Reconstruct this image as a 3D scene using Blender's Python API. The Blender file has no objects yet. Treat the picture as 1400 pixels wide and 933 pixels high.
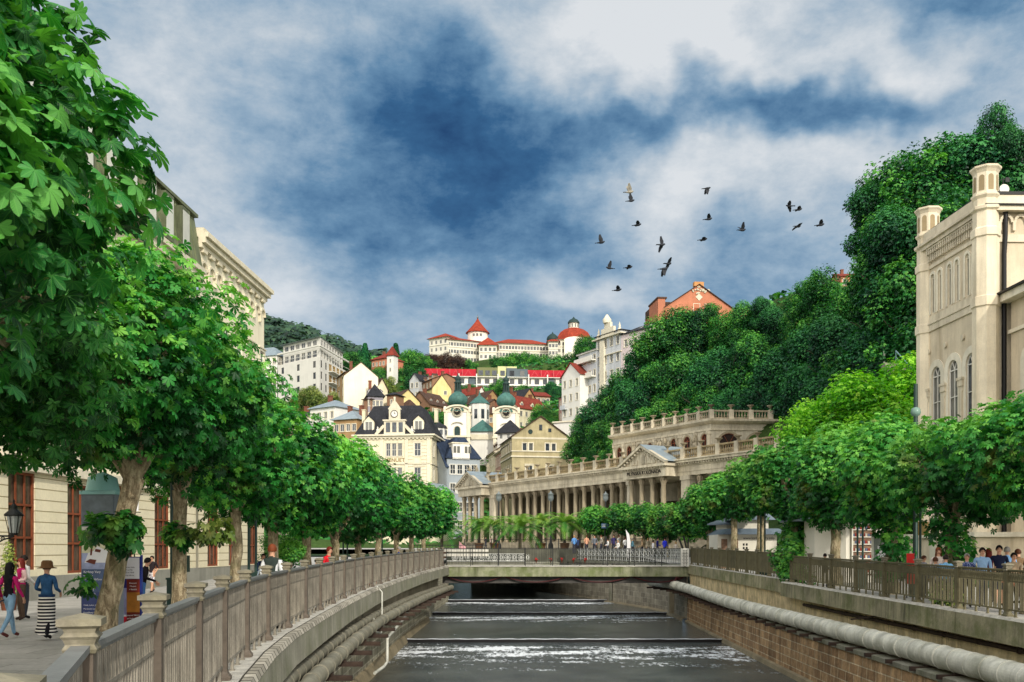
import bpy, math, random
import numpy as np
from mathutils import Vector, Matrix
R = math.radians
PI = math.pi
random.seed(7)
NP = np.random.default_rng(7)
sc = bpy.context.scene
COL = sc.collection
F, HX, HY, EYE = 1300.0, 700.0, 750.0, 1.95      # focal length in photo pixels, principal column, horizon row, eye height
def W(px, py, Y):
 return Vector(((px - HX) * Y / F, Y, EYE + (HY - py) * Y / F))
def WX(px, Y):
 return (px - HX) * Y / F
def s2l(v):
 v /= 255.0
 return v / 12.92 if v <= 0.04045 else ((v + 0.055) / 1.055) ** 2.4
def C(r, g, b):
 return (s2l(r), s2l(g), s2l(b), 1.0)
def mul(c, k):
 return (c[0] * k, c[1] * k, c[2] * k, 1.0)
# ------------------------------------------------------------------ materials
MATS = {}
def newmat(name):
 m = bpy.data.materials.new(name)
 m.use_nodes = True
 nt = m.node_tree
 for n in list(nt.nodes):
  if n.type != 'OUTPUT_MATERIAL':
   nt.nodes.remove(n)
 out = [n for n in nt.nodes if n.type == 'OUTPUT_MATERIAL'][0]
 b = nt.nodes.new('ShaderNodeBsdfPrincipled')
 nt.links.new(b.outputs[0], out.inputs[0])
 MATS[name] = m
 return m, nt, b, out
def N(nt, t, **kw):
 n = nt.nodes.new(t)
 for k, v in kw.items():
  if k.startswith('i_'):
   n.inputs[int(k[2:]) if k[2:].isdigit() else k[2:]].default_value = v
  else:
   setattr(n, k, v)
 return n
def mixc(nt, fac, a, b, mode='MIX'):
 n = nt.nodes.new('ShaderNodeMix')
 n.data_type = 'RGBA'
 n.blend_type = mode
 for sock, v in ((n.inputs[0], fac), (n.inputs[6], a), (n.inputs[7], b)):
  if hasattr(v, 'is_output') or hasattr(v, 'links'):
   nt.links.new(v, sock)
  else:
   sock.default_value = v
 return n.outputs[2]
def ramp(nt, src, pts):
 n = nt.nodes.new('ShaderNodeValToRGB')
 nt.links.new(src, n.inputs[0])
 cr = n.color_ramp
 while len(cr.elements) < len(pts):
  cr.elements.new(0.5)
 for e, (p, c) in zip(cr.elements, pts):
  e.position = p
  e.color = c if hasattr(c, '__len__') else (c, c, c, 1)
 return n.outputs[0]
def noise(nt, vec, scale, detail=4, rough=0.55, dist=0.0):
 n = N(nt, 'ShaderNodeTexNoise')
 n.inputs['Scale'].default_value = scale
 n.inputs['Detail'].default_value = detail
 n.inputs['Roughness'].default_value = rough
 n.inputs['Distortion'].default_value = dist
 if vec is not None:
  nt.links.new(vec, n.inputs['Vector'])
 return n.outputs['Fac']
def mapping(nt, vec, sc_=(1, 1, 1), rot=(0, 0, 0), loc=(0, 0, 0)):
 n = N(nt, 'ShaderNodeMapping')
 n.inputs['Scale'].default_value = sc_
 n.inputs['Rotation'].default_value = rot
 n.inputs['Location'].default_value = loc
 nt.links.new(vec, n.inputs['Vector'])
 return n.outputs[0]
def bumpit(nt, b, h, strength, dist=0.02):
 n = N(nt, 'ShaderNodeBump')
 n.inputs['Strength'].default_value = strength
 n.inputs['Distance'].default_value = dist
 nt.links.new(h, n.inputs['Height'])
 nt.links.new(n.outputs[0], b.inputs['Normal'])
def mat(name, col, rough=0.8, var=0.25, scale=1.5, fine=14, bump=0.25, bdist=0.01, streak=0.0, streakcol=None,
  metal=0.0, moss=None, mossamt=0.0, spec=0.3, sf=0.5):
 """plain weathered surface: broad and fine noise tones, rain streaks, optional moss"""
 if name in MATS:
  return MATS[name]
 m, nt, b, out = newmat(name)
 tc = N(nt, 'ShaderNodeTexCoord').outputs['Object']
 n1 = noise(nt, tc, scale, 5, 0.6)
 n2 = noise(nt, tc, fine, 4, 0.6)
 c1 = ramp(nt, n1, [(0.3, mul(col, 1 - var)), (0.7, mul(col, 1 + var * 0.6))])
 f2 = ramp(nt, n2, [(0.3, 1 - var * 0.5), (0.65, 1.0)])
 c = mixc(nt, 1.0, c1, f2, 'MULTIPLY')
 if streak:
  sv = noise(nt, mapping(nt, tc, (sf, sf, 0.09 * sf)), 3.0, 6, 0.72, 0.2)
  sm_ = noise(nt, tc, 0.35, 3, 0.6)
  sg_ = ramp(nt, sv, [(0.44, 0.0), (0.68, streak)])
  sg_ = mixc(nt, 1.0, sg_, ramp(nt, sm_, [(0.35, 0.25), (0.6, 1.0)]), 'MULTIPLY')
  c = mixc(nt, sg_, c, streakcol or mul(col, 0.35))
 if moss:
  mv = noise(nt, tc, 0.9, 6, 0.7)
  mf = ramp(nt, mv, [(0.45, 0.0), (0.62, mossamt)])
  c = mixc(nt, mf, c, moss)
 orr = N(nt, 'ShaderNodeObjectInfo').outputs['Random']
 c = mixc(nt, 1.0, c, ramp(nt, orr, [(0.0, (0.86, 0.85, 0.83, 1)), (0.5, (1.0, 1.0, 1.0, 1)), (1.0, (1.08, 1.06, 1.02, 1))]), 'MULTIPLY')
 nt.links.new(c, b.inputs['Base Color'])
 b.inputs['Roughness'].default_value = rough
 b.inputs['Metallic'].default_value = metal
 b.inputs['Specular IOR Level'].default_value = spec
 if bump:
  bumpit(nt, b, n2, bump, bdist)
 return m
def brick(name, c1, c2, mortar, bw, bh, mort=0.02, rough=0.85, bump=0.5, stain=None, stainamt=0.5, uv=True, offs=0.5, nv=1.0):
 if name in MATS:
  return MATS[name]
 m, nt, b, out = newmat(name)
 tcn = N(nt, 'ShaderNodeTexCoord')
 tc = tcn.outputs['UV']
 ob = tcn.outputs['Object']
 br = N(nt, 'ShaderNodeTexBrick')
 br.offset = offs
 nt.links.new(tc, br.inputs['Vector'])
 br.inputs['Color1'].default_value = c1
 br.inputs['Color2'].default_value = c2
 br.inputs['Mortar'].default_value = mortar
 br.inputs['Scale'].default_value = 1
 br.inputs['Mortar Size'].default_value = mort
 br.inputs['Mortar Smooth'].default_value = 0.3
 br.inputs['Brick Width'].default_value = bw
 br.inputs['Row Height'].default_value = bh
 n1 = noise(nt, ob, 0.7, 5, 0.65)
 n2 = noise(nt, ob, 9, 4, 0.6)
 c = mixc(nt, 1.0, br.outputs[0], ramp(nt, n2, [(0.3, 1 - 0.3 * nv), (0.65, 1 + 0.08 * nv)]), 'MULTIPLY')
 c = mixc(nt, 1.0, c, ramp(nt, n1, [(0.3, 1 - 0.35 * nv), (0.7, 1 + 0.15 * nv)]), 'MULTIPLY')
 if stain:
  sv = noise(nt, mapping(nt, ob, (1.2, 1.2, 0.15)), 2.0, 5, 0.7)
  c = mixc(nt, ramp(nt, sv, [(0.42, 0.0), (0.65, stainamt)]), c, stain)
 nt.links.new(c, b.inputs['Base Color'])
 b.inputs['Roughness'].default_value = rough
 b.inputs['Specular IOR Level'].default_value = 0.25
 if bump:
  inv = N(nt, 'ShaderNodeMath', operation='SUBTRACT')
  inv.inputs[0].default_value = 1.0
  nt.links.new(br.outputs['Fac'], inv.inputs[1])
  ad = N(nt, 'ShaderNodeMath', operation='ADD')
  nt.links.new(inv.outputs[0], ad.inputs[0])
  nt.links.new(n2, ad.inputs[1])
  bumpit(nt, b, ad.outputs[0], bump, 0.02)
 return m
def glassmat(name, col, rough=0.12, var=0.5):
 if name in MATS:
  return MATS[name]
 m, nt, b, out = newmat(name)
 tc = N(nt, 'ShaderNodeTexCoord').outputs['Object']
 oi = N(nt, 'ShaderNodeObjectInfo').outputs['Random']
 n1 = noise(nt, mapping(nt, tc, (1.3, 1.3, 0.8)), 1.6, 3)
 c = mixc(nt, ramp(nt, n1, [(0.4, 0.0), (0.6, var)]), col, mul(col, 3.2))
 c = mixc(nt, ramp(nt, oi, [(0.55, 0.0), (0.9, 0.4)]), c, C(150, 145, 130))
 nt.links.new(c, b.inputs['Base Color'])
 b.inputs['Roughness'].default_value = rough
 b.inputs['Specular IOR Level'].default_value = 0.8
 return m
# ------------------------------------------------------------------ mesh builder
class MB:
 def __init__(self):
  self.v, self.f, self.m, self.uv = [], [], [], {}
  self.smooth = set()
  self.mi = 0
 def add(self, verts, faces, smooth=False, uvs=None):
  o = len(self.v)
  self.v.extend([tuple(p) for p in verts])
  for i, f in enumerate(faces):
   if smooth:
    self.smooth.add(len(self.f))
   if uvs is not None:
    self.uv[len(self.f)] = uvs[i]
   self.f.append(tuple(o + k for k in f))
   self.m.append(self.mi)
 def box(self, x0, x1, y0, y1, z0, z1):
  self.add([(x0, y0, z0), (x1, y0, z0), (x1, y1, z0), (x0, y1, z0), (x0, y0, z1), (x1, y0, z1), (x1, y1, z1), (x0, y1, z1)],
                 [(3, 2, 1, 0), (4, 5, 6, 7), (0, 1, 5, 4), (1, 2, 6, 5), (2, 3, 7, 6), (3, 0, 4, 7)])
 def obox(self, c, ax, ay, az):
  c, ax, ay, az = Vector(c), Vector(ax), Vector(ay), Vector(az)
  p = [c + sx * ax + sy * ay + sz * az for sz in (-1, 1) for sx, sy in ((-1, -1), (1, -1), (1, 1), (-1, 1))]
  self.add(p, [(3, 2, 1, 0), (4, 5, 6, 7), (0, 1, 5, 4), (1, 2, 6, 5), (2, 3, 7, 6), (3, 0, 4, 7)])
 def bar(self, p0, p1, w, h=None, up=(0, 0, 1)):
  p0, p1 = Vector(p0), Vector(p1)
  d = p1 - p0
  L = d.length
  d.normalize()
  up = Vector(up)
  if abs(d.dot(up)) > 0.99:
   up = Vector((0, 1, 0))
  s = d.cross(up).normalized()
  u = s.cross(d)
  self.obox((p0 + p1) / 2, d * L / 2, s * w / 2, u * (h or w) / 2)
 def poly(self, pts, uvs=None):
  self.add(pts, [tuple(range(len(pts)))], uvs=uvs)
 def ring(self, c, ax, ay, r0, n, r1=None):
  return [Vector(c) + ax * (r0 * math.cos(2 * PI * k / n)) + ay * ((r1 or r0) * math.sin(2 * PI * k / n)) for k in range(n)]
 def tube(self, pts, rad, n=8, caps=True, smooth=True):
  pts = [Vector(p) for p in pts]
  if not hasattr(rad, '__len__'):
   rad = [rad] * len(pts)
  vs, fs, uvs = [], [], []
  prev = None
  acc = 0
  arc = []
  for i, p in enumerate(pts):
   d = (pts[min(i + 1, len(pts) - 1)] - pts[max(i - 1, 0)]).normalized()
   if i:
    acc += (p - pts[i - 1]).length
   arc.append(acc)
   if prev is None:
    a = Vector((0, 0, 1)) if abs(d.z) < 0.9 else Vector((0, 1, 0))
    ax = d.cross(a).normalized()
   else:
    ax = (prev - d * prev.dot(d)).normalized()
   prev = ax
   ay = d.cross(ax)
   vs += self.ring(p, ax, ay, rad[i], n)
  for i in range(len(pts) - 1):
   for k in range(n):
    k2 = (k + 1) % n
    fs.append((i * n + k, i * n + k2, (i + 1) * n + k2, (i + 1) * n + k))
    r = rad[i]
    uvs.append([(arc[i], k / n * 6.28 * r), (arc[i], (k + 1) / n * 6.28 * r), (arc[i + 1], (k + 1) / n * 6.28 * r), (arc[i + 1], k / n * 6.28 * r)])
  self.add(vs, fs, smooth, uvs)
  if caps:
   self.add(vs[:n], [tuple(range(n - 1, -1, -1))])
   self.add(vs[-n:], [tuple(range(n))])
 def lathe(self, prof, c=(0, 0, 0), n=12, smooth=True, a0=0.0, sx=1.0, sy=1.0):
  """prof: list of (radius, z)"""
  vs, fs = [], []
  for r, z in prof:
   for k in range(n):
    a = a0 + 2 * PI * k / n
    vs.append((c[0] + r * math.cos(a) * sx, c[1] + r * math.sin(a) * sy, c[2] + z))
  for i in range(len(prof) - 1):
   for k in range(n):
    k2 = (k + 1) % n
    fs.append((i * n + k, i * n + k2, (i + 1) * n + k2, (i + 1) * n + k))
  self.add(vs, fs, smooth)
  if prof[0][0] > 1e-4:
   self.add(vs[:n], [tuple(range(n - 1, -1, -1))])
  if prof[-1][0] > 1e-4:
   self.add(vs[-n:], [tuple(range(n))])
 def sweep(self, prof, path, closed=False, smooth=False, caps=True):
  """prof: (offset to the right of the path, z) ; path: list of (x, y, z)"""
  path = [Vector(p) for p in path]
  n = len(prof)
  vs, fs, uvs = [], [], []
  arc = [0]
  for i in range(1, len(path)):
   arc.append(arc[-1] + (path[i] - path[i - 1]).length)
  pl = [0]
  for j in range(1, n + 1):
   a, b = prof[(j - 1) % n], prof[j % n]
   pl.append(pl[-1] + math.hypot(a[0] - b[0], a[1] - b[1]))
  for i, p in enumerate(path):
   d0 = (path[i] - path[i - 1]) if i else (path[1] - path[0])
   d1 = (path[i + 1] - path[i]) if i < len(path) - 1 else d0
   d0 = Vector((d0.x, d0.y)).normalized()
   d1 = Vector((d1.x, d1.y)).normalized()
   d = (d0 + d1).normalized()
   r = Vector((d.y, -d.x)) / max(0.3, d.dot(d0))
   for o, z in prof:
    vs.append((p.x + r.x * o, p.y + r.y * o, p.z + z))
  m = n if closed else n - 1
  for i in range(len(path) - 1):
   for j in range(m):
    j2 = (j + 1) % n
    fs.append((i * n + j, (i + 1) * n + j, (i + 1) * n + j2, i * n + j2))
    uvs.append([(arc[i], pl[j]), (arc[i + 1], pl[j]), (arc[i + 1], pl[j + 1]), (arc[i], pl[j + 1])])
  self.add(vs, fs, smooth, uvs)
  if closed and caps:
   self.add(vs[:n], [tuple(range(n))])
   self.add(vs[-n:], [tuple(range(n - 1, -1, -1))])
 def mesh(self, name, mats):
  me = bpy.data.meshes.new(name)
  me.from_pydata(self.v, [], self.f)
  if not isinstance(mats, (list, tuple)):
   mats = [mats]
  for m in mats:
   me.materials.append(m)
  if len(mats) > 1:
   me.polygons.foreach_set('material_index', self.m)
  if self.smooth:
   fl = [i in self.smooth for i in range(len(self.f))]
   me.polygons.foreach_set('use_smooth', fl)
  ul = me.uv_layers.new(name='UVMap')
  data = np.zeros(len(me.loops) * 2, dtype=np.float32)
  V = self.v
  li = 0
  for fi, f in enumerate(self.f):
   u = self.uv.get(fi)
   if u is not None:
    for q in u:
     data[li] = q[0]
     data[li + 1] = q[1]
     li += 2
    continue
   a, b_, c_ = V[f[0]], V[f[1]], V[f[2]]
   e1 = (b_[0] - a[0], b_[1] - a[1], b_[2] - a[2])
   e2 = (c_[0] - a[0], c_[1] - a[1], c_[2] - a[2])
   nx, ny, nz = e1[1] * e2[2] - e1[2] * e2[1], e1[2] * e2[0] - e1[0] * e2[2], e1[0] * e2[1] - e1[1] * e2[0]
   L = math.sqrt(nx * nx + ny * ny + nz * nz) or 1
   h = math.hypot(nx, ny)
   if h / L < 0.25:
    for k in f:
     data[li] = V[k][0]
     data[li + 1] = V[k][1]
     li += 2
   else:
    tx, ty = -ny / h, nx / h
    k_ = L / h
    for k in f:
     data[li] = V[k][0] * tx + V[k][1] * ty
     data[li + 1] = V[k][2] * (k_ if h / L < 0.95 else 1)
     li += 2
  ul.data.foreach_set('uv', data)
  me.update()
  return me
 def build(self, name, mats, parent=None, loc=None):
  return link(name, self.mesh(name, mats), parent, loc)
def link(name, me, parent=None, loc=None):
 o = bpy.data.objects.new(name, me)
 COL.objects.link(o)
 if parent is not None:
  o.parent = parent
 if loc is not None:
  o.location = loc
 return o
def tag(o, label=None, cat=None, group=None, kind=None):
 if label:
  o['label'] = label
 if cat:
  o['category'] = cat
 if group:
  o['group'] = group
 if kind:
  o['kind'] = kind
 return o
def empty(name, loc, label, cat, group=None, rz=0.0):
 o = bpy.data.objects.new(name, None)
 COL.objects.link(o)
 o.location = loc
 o.rotation_euler.z = rz
 o.empty_display_size = 0.2
 return tag(o, label, cat, group)
def copy_tree(o, parent=None):
 c = o.copy()
 COL.objects.link(c)
 c.parent = parent
 for ch in [x for x in o.children]:
  copy_tree(ch, c)
 return c
def text(body, name, m, parent, loc, rot, size, extrude=0.01, align='CENTER', sx=1.0):
 cu = bpy.data.curves.new(name, 'FONT')
 cu.body = body
 cu.size = size
 cu.extrude = extrude
 cu.align_x = align
 cu.align_y = 'CENTER'
 cu.materials.append(m)
 tmp = bpy.data.objects.new('tmp', cu)
 COL.objects.link(tmp)
 dg = bpy.context.evaluated_depsgraph_get()
 me = bpy.data.meshes.new_from_object(tmp.evaluated_get(dg))
 bpy.data.objects.remove(tmp)
 o = link(name, me, parent)
 o.location = loc
 o.rotation_euler = rot
 o.scale.x = sx
 return o
def interp(tab, y):
 if y <= tab[0][0]:
  return tab[0][1]
 for (a, va), (b, vb) in zip(tab, tab[1:]):
  if y <= b:
   return va + (vb - va) * (y - a) / (b - a)
 return tab[-1][1]
m_stone = mat('pale_stone', C(212, 203, 182), var=0.3, scale=0.5, streak=0.6, streakcol=C(104, 90, 66), sf=0.9)
m_grime = mat('weathered_stone', C(172, 162, 140), var=0.35, scale=0.6, streak=0.6, streakcol=C(84, 76, 62), bump=0.5, bdist=0.03)
m_iron = mat('dark_iron', C(40, 42, 42), rough=0.55, var=0.3)
m_green = mat('green_lamp_paint', C(28, 62, 56), rough=0.45, var=0.25, spec=0.5)
m_white = mat('white_paint', C(228, 226, 218), rough=0.6, var=0.08, scale=0.8)
m_dark = mat('dark_interior', C(28, 26, 25), rough=0.9, var=0.3)
m_glass = glassmat('window_glass', C(48, 54, 60))
m_glassb = glassmat('window_glass_brown', C(70, 60, 50))
# ------------------------------------------------------------------ banks and heights
FLX = [(-30, 4.5), (-8, 1.2), (0, -0.5), (2.77, -1.45), (5.2, -2.32), (7.4, -2.76), (9.6, -3.2), (12.3, -3.72), (15, -4.15), (18, -4.5), (23, -4.85),
       (28, -5.14), (35, -5.4), (44, -5.45), (52, -5.35), (60, -5.08), (66.5, -4.8)]
def flx(y):
 return interp(FLX, y)
def lcz(y):
 return max(0.27, 0.17 + 0.0080 * y)
def rcz(y):
 return 0.24 + (min(max(y, 8), 68) - 24) * 0.0112
RX = 12.4
WATER = EYE - 5.2
def prom(y):
 return interp([(-30, 0.0), (45, 0.0), (66, 0.5), (88, 0.9), (101, 1.0)], y)
CP = [(-26, -30, 0), (-26, 0, 0), (-26, 40, 0), (-26, 70, 0.5), (-26, 100, 1.5), (-60, 40, 0), (-60, 100, 4), (-120, 80, 10), (-120, 0, 0),
      (18, -30, 0.0), (18, 0, 0), (18, 30, 0.1), (20, 60, 0.4), (19, 90, 1.2), (30, 60, 0.6), (40, 45, 0.2), (60, 30, 4), (24, 76, 1.8),
      (0, 106, 1.8), (-10, 120, 1.9), (10, 110, 1.8), (5, 130, 1.9), (-15, 150, 2), (20, 104, 1.9), (-40, 150, 4),
      (29, 74, 5), (33, 82, 10), (27, 92, 5), (36, 95, 17), (50, 82, 19), (70, 100, 33), (48, 120, 27), (34, 122, 19), (28, 140, 19), (22, 132, 10), (16, 152, 13), (12, 163, 11),
      (2, 168, 4), (-30, 172, 3), (-18, 172, 2), (0, 185, 6), (4, 200, 14), (-30, 200, 12), (-14, 205, 14), (-8, 222, 22), (10, 196, 20), (30, 172, 31), (42, 150, 29), (58, 150, 36),
      (18, 218, 27), (30, 215, 38), (44, 232, 54), (70, 220, 60), (-60, 225, 26), (-62, 262, 34), (-42, 250, 38), (-28, 262, 38), (-14, 290, 44), (10, 290, 44), (-30, 300, 46),
      (-70, 320, 50), (-50, 335, 62), (-10, 340, 57), (20, 340, 58), (-20, 400, 74), (20, 400, 78), (0, 450, 90), (40, 450, 90), (-60, 400, 80), (60, 300, 66),
      (100, 200, 60), (150, 300, 90), (-150, 300, 50), (-200, 200, 20), (200, 100, 60), (0, 600, 80), (-200, 600, 90), (200, 600, 100), (-110, 260, 34)]
CPA = np.array(CP, dtype=float)
def tzv(x, y):
 x, y = np.asarray(x, float), np.asarray(y, float)
 d2 = (x[..., None] - CPA[:, 0]) ** 2 + (y[..., None] - CPA[:, 1]) ** 2 + 9.0
 w = 1.0 / d2 ** 2
 return (w * CPA[:, 2]).sum(-1) / w.sum(-1)
def tz(x, y):
 return float(tzv(np.array([x]), np.array([y]))[0])
# ------------------------------------------------------------------ world
def build_world():
 w = bpy.data.worlds.new("World")
 sc.world = w
 w.use_nodes = True
 nt = w.node_tree
 nt.nodes.clear()
 out = N(nt, 'ShaderNodeOutputWorld')
 bg = N(nt, 'ShaderNodeBackground')
 nt.links.new(bg.outputs[0], out.inputs[0])
 d = N(nt, 'ShaderNodeTexCoord').outputs['Generated']
 sky = N(nt, 'ShaderNodeTexSky')
 sky.sky_type = 'NISHITA'
 sky.sun_disc = False
 sky.sun_elevation = R(SUN_EL)
 sky.sun_rotation = R(SUN_AZ)
 skyc = mixc(nt, 1.0, sky.outputs[0], (0.07, 0.075, 0.085, 1), 'MULTIPLY')
 sep = N(nt, 'ShaderNodeSeparateXYZ')
 nt.links.new(d, sep.inputs[0])
 def M(op, a, b=None, c=None, clamp=False):
  n = N(nt, 'ShaderNodeMath', operation=op)
  n.use_clamp = clamp
  for i, v in enumerate((a, b, c)):
   if v is None:
    continue
   if isinstance(v, (int, float)):
    n.inputs[i].default_value = v
   else:
    nt.links.new(v, n.inputs[i])
  return n.outputs[0]
 zz = M('ADD', M('MAXIMUM', sep.outputs[2], 0.0), 0.16)
 cx = M('DIVIDE', sep.outputs[0], zz)
 cy = M('DIVIDE', sep.outputs[1], zz)
 cmb = N(nt, 'ShaderNodeCombineXYZ')
 nt.links.new(cx, cmb.inputs[0])
 nt.links.new(cy, cmb.inputs[1])
 flat = mapping(nt, cmb.outputs[0], (1.0, 0.75, 1.0), (0, 0, R(18)))
 n1 = noise(nt, flat, 1.1, 10, 0.62, 0.15)
 dirv = mapping(nt, d, (1, 1, 1.9))
 n2 = noise(nt, dirv, 4.6, 14, 0.63, 0.1)
 n3 = noise(nt, dirv, 11.0, 12, 0.68, 0.15)
 n4 = noise(nt, mapping(nt, d, (1, 1, 1.3), loc=(3, 1, 2)), 38.0, 5, 0.6, 0.2)
 val = M('ADD', M('MULTIPLY', n1, 0.30), M('MULTIPLY', n2, 0.46))
 val = M('ADD', val, M('MULTIPLY', n3, 0.42))
 val = M('ADD', val, M('MULTIPLY', n4, 0.12))
 val = M('SUBTRACT', val, 0.10)
 up_ = noise(nt, mapping(nt, d, (1, 1, 1.9), loc=(0.012, 0, 0.055)), 4.6, 14, 0.63, 0.1)
 val = M('ADD', val, M('MULTIPLY', M('SUBTRACT', up_, n2), 0.42))  # cloud edges lightened as if lit, put into the sky colour
 wob = N(nt, 'ShaderNodeTexNoise')
 wob.inputs['Scale'].default_value = 5.0
 wob.inputs['Detail'].default_value = 5
 nt.links.new(d, wob.inputs['Vector'])
 sub = N(nt, 'ShaderNodeVectorMath', operation='SUBTRACT')
 nt.links.new(wob.outputs['Color'], sub.inputs[0])
 sub.inputs[1].default_value = (0.5, 0.5, 0.5)
 scl = N(nt, 'ShaderNodeVectorMath', operation='SCALE')
 nt.links.new(sub.outputs[0], scl.inputs[0])
 scl.inputs['Scale'].default_value = 0.3
 dw = N(nt, 'ShaderNodeVectorMath', operation='ADD')
 nt.links.new(d, dw.inputs[0])
 nt.links.new(scl.outputs[0], dw.inputs[1])
 blobs = [(590, 225, 340, 115, 0.27), (560, 90, 230, 110, 0.02), (760, 170, 190, 90, 0.10), (1060, 195, 210, 50, 0.2), (1330, 15, 190, 60, 0.22),
             (640, 330, 300, 60, 0.08), (1130, 190, 130, 60, 0.10), (560, 430, 220, 60, 0.10), (1010, 370, 160, 40, 0.04),
             (1000, 60, 340, 95, -0.26), (960, 290, 240, 75, -0.16), (260, 90, 160, 110, -0.11), (330, 390, 140, 90, -0.06), (790, 375, 100, 45, -0.2), (480, 440, 200, 40, -0.08), (700, 395, 200, 30, -0.06),
             (1090, 300, 200, 90, -0.10), (320, 250, 150, 60, -0.03), (420, 420, 110, 40, -0.10), (1180, 130, 140, 40, -0.06), (1270, 90, 140, 40, -0.12)]
 for px, py, rx, ry, a in blobs:
  v = Vector(((px - HX) / F, 1, (HY - py) / F)).normalized()
  k = rx / F / 1.02
  el = rx / ry
  s_ = N(nt, 'ShaderNodeVectorMath', operation='SUBTRACT')
  nt.links.new(dw.outputs[0], s_.inputs[0])
  s_.inputs[1].default_value = v
  t_ = N(nt, 'ShaderNodeVectorMath', operation='MULTIPLY')
  nt.links.new(s_.outputs[0], t_.inputs[0])
  t_.inputs[1].default_value = (1, 1, el)
  l_ = N(nt, 'ShaderNodeVectorMath', operation='LENGTH')
  nt.links.new(t_.outputs[0], l_.inputs[0])
  mr = N(nt, 'ShaderNodeMapRange')
  mr.interpolation_type = 'SMOOTHERSTEP'
  nt.links.new(l_.outputs['Value'], mr.inputs[0])
  mr.inputs[1].default_value = 0.0
  mr.inputs[2].default_value = k * 1.5
  mr.inputs[3].default_value = a
  mr.inputs[4].default_value = 0.0
  val = M('ADD', val, mr.outputs[0])
 cc = ramp(nt, val, [(0.34, C(238, 242, 245)), (0.47, C(204, 216, 226)), (0.59, C(160, 186, 208)), (0.71, C(108, 148, 182)),
      (0.84, C(54, 102, 146)), (0.98, C(26, 66, 112))])
 hv = M('MULTIPLY', M('SUBTRACT', 0.30, sep.outputs[2], clamp=True), 1.2, clamp=True)
 cc = mixc(nt, hv, cc, C(150, 182, 210))
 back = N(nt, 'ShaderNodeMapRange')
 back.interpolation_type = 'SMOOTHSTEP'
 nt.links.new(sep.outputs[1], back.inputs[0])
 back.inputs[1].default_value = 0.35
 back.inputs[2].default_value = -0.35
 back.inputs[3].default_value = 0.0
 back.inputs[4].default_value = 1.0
 cc = mixc(nt, back.outputs[0], cc, (2.3, 2.2, 2.05, 1))  # brighter out-of-view sky added behind the camera to fill shaded sides
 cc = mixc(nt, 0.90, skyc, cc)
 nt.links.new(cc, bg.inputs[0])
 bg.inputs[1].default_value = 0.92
SUN_EL, SUN_AZ = 29.0, 159.0     # azimuth clockwise from +Y (south-east of the view: over the right shoulder)
build_world()
sl = bpy.data.lights.new('sun', 'SUN')
sl.energy = 2.7
sl.angle = R(1.5)
sl.color = (1.0, 0.93, 0.80)
so = bpy.data.objects.new('sun', sl)
COL.objects.link(so)
az = R(SUN_AZ)
sd = Vector((math.sin(az) * math.cos(R(SUN_EL)), math.cos(az) * math.cos(R(SUN_EL)), math.sin(R(SUN_EL))))
so.rotation_euler = sd.to_track_quat('Z', 'Y').to_euler()
so.location = (0, -20, 60)
cam = bpy.data.cameras.new('camera')
cam.sensor_width = 36
cam.lens = 36 * F / 1400
cam.shift_y = (HY - 466.5) / 1400
cam.clip_end = 9000
cam.clip_start = 0.1
co = bpy.data.objects.new('camera', cam)
COL.objects.link(co)
co.location = (0, 0, EYE)
co.rotation_euler = (R(90), 0, 0)
sc.camera = co
sc.view_settings.view_transform = 'Standard'
sc.view_settings.look = 'None'
sc.view_settings.exposure = 0
sc.render.engine = 'CYCLES'
sc.cycles.max_bounces = 5
sc.cycles.diffuse_bounces = 2
sc.cycles.glossy_bounces = 2
sc.cycles.transmission_bounces = 3
sc.cycles.transparent_max_bounces = 6
sc.cycles.use_denoising = True
# ------------------------------------------------------------------ ground sheets
m_terrain = mat('hillside_grass', C(58, 84, 34), var=0.5, scale=0.12, fine=1.5, bump=0.8, bdist=0.4, rough=1.0)
m_asph = brick('promenade_slabs', C(188, 185, 180), C(170, 168, 162), C(128, 126, 120), 1.2, 0.8, 0.012, bump=0.4, nv=0.55)
m_cobble = brick('cobble_strip', C(176, 170, 158), C(140, 134, 124), C(88, 84, 76), 0.14, 0.12, 0.02, bump=0.7)
m_conc = mat('mossy_coping_concrete', C(166, 160, 132), var=0.35, scale=1.0, fine=18, streak=0.8, streakcol=C(52, 52, 40), sf=1.6, moss=C(84, 96, 42), mossamt=0.65, bump=0.6, bdist=0.02)
m_concl = mat('stained_coping_concrete', C(150, 148, 134), var=0.3, scale=1.0, fine=18, streak=0.6, streakcol=C(78, 76, 64), sf=1.6, moss=C(96, 102, 66), mossamt=0.4, bump=0.6, bdist=0.02)
m_rubble = brick('coping_rubble', C(205, 198, 182), C(150, 144, 130), C(70, 66, 56), 0.33, 0.5, 0.03, bump=0.9)
m_chalk = mat('chalky_stone_edge', C(206, 202, 192), var=0.35, scale=3.5, fine=22, bump=1.0, bdist=0.03)
m_ochre = mat('flaking_ochre_render', C(240, 220, 176), var=0.45, scale=1.2, fine=10, streak=0.6, streakcol=C(88, 66, 42), sf=1.5, bump=0.6, bdist=0.02)
m_brickR = brick('river_wall_brown_blocks', C(208, 172, 130), C(164, 130, 96), C(228, 212, 180), 0.8, 0.34, 0.02, bump=0.8, stain=C(70, 56, 42), stainamt=0.6)
m_brickL = brick('river_wall_grey_blocks', C(190, 184, 160), C(150, 144, 124), C(222, 216, 196), 0.8, 0.34, 0.02, bump=0.8, stain=C(70, 66, 52), stainamt=0.6)
m_plinth = mat('wet_concrete_footing', C(150, 138, 112), var=0.35, scale=0.8, streak=0.5, bump=0.3)
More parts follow.
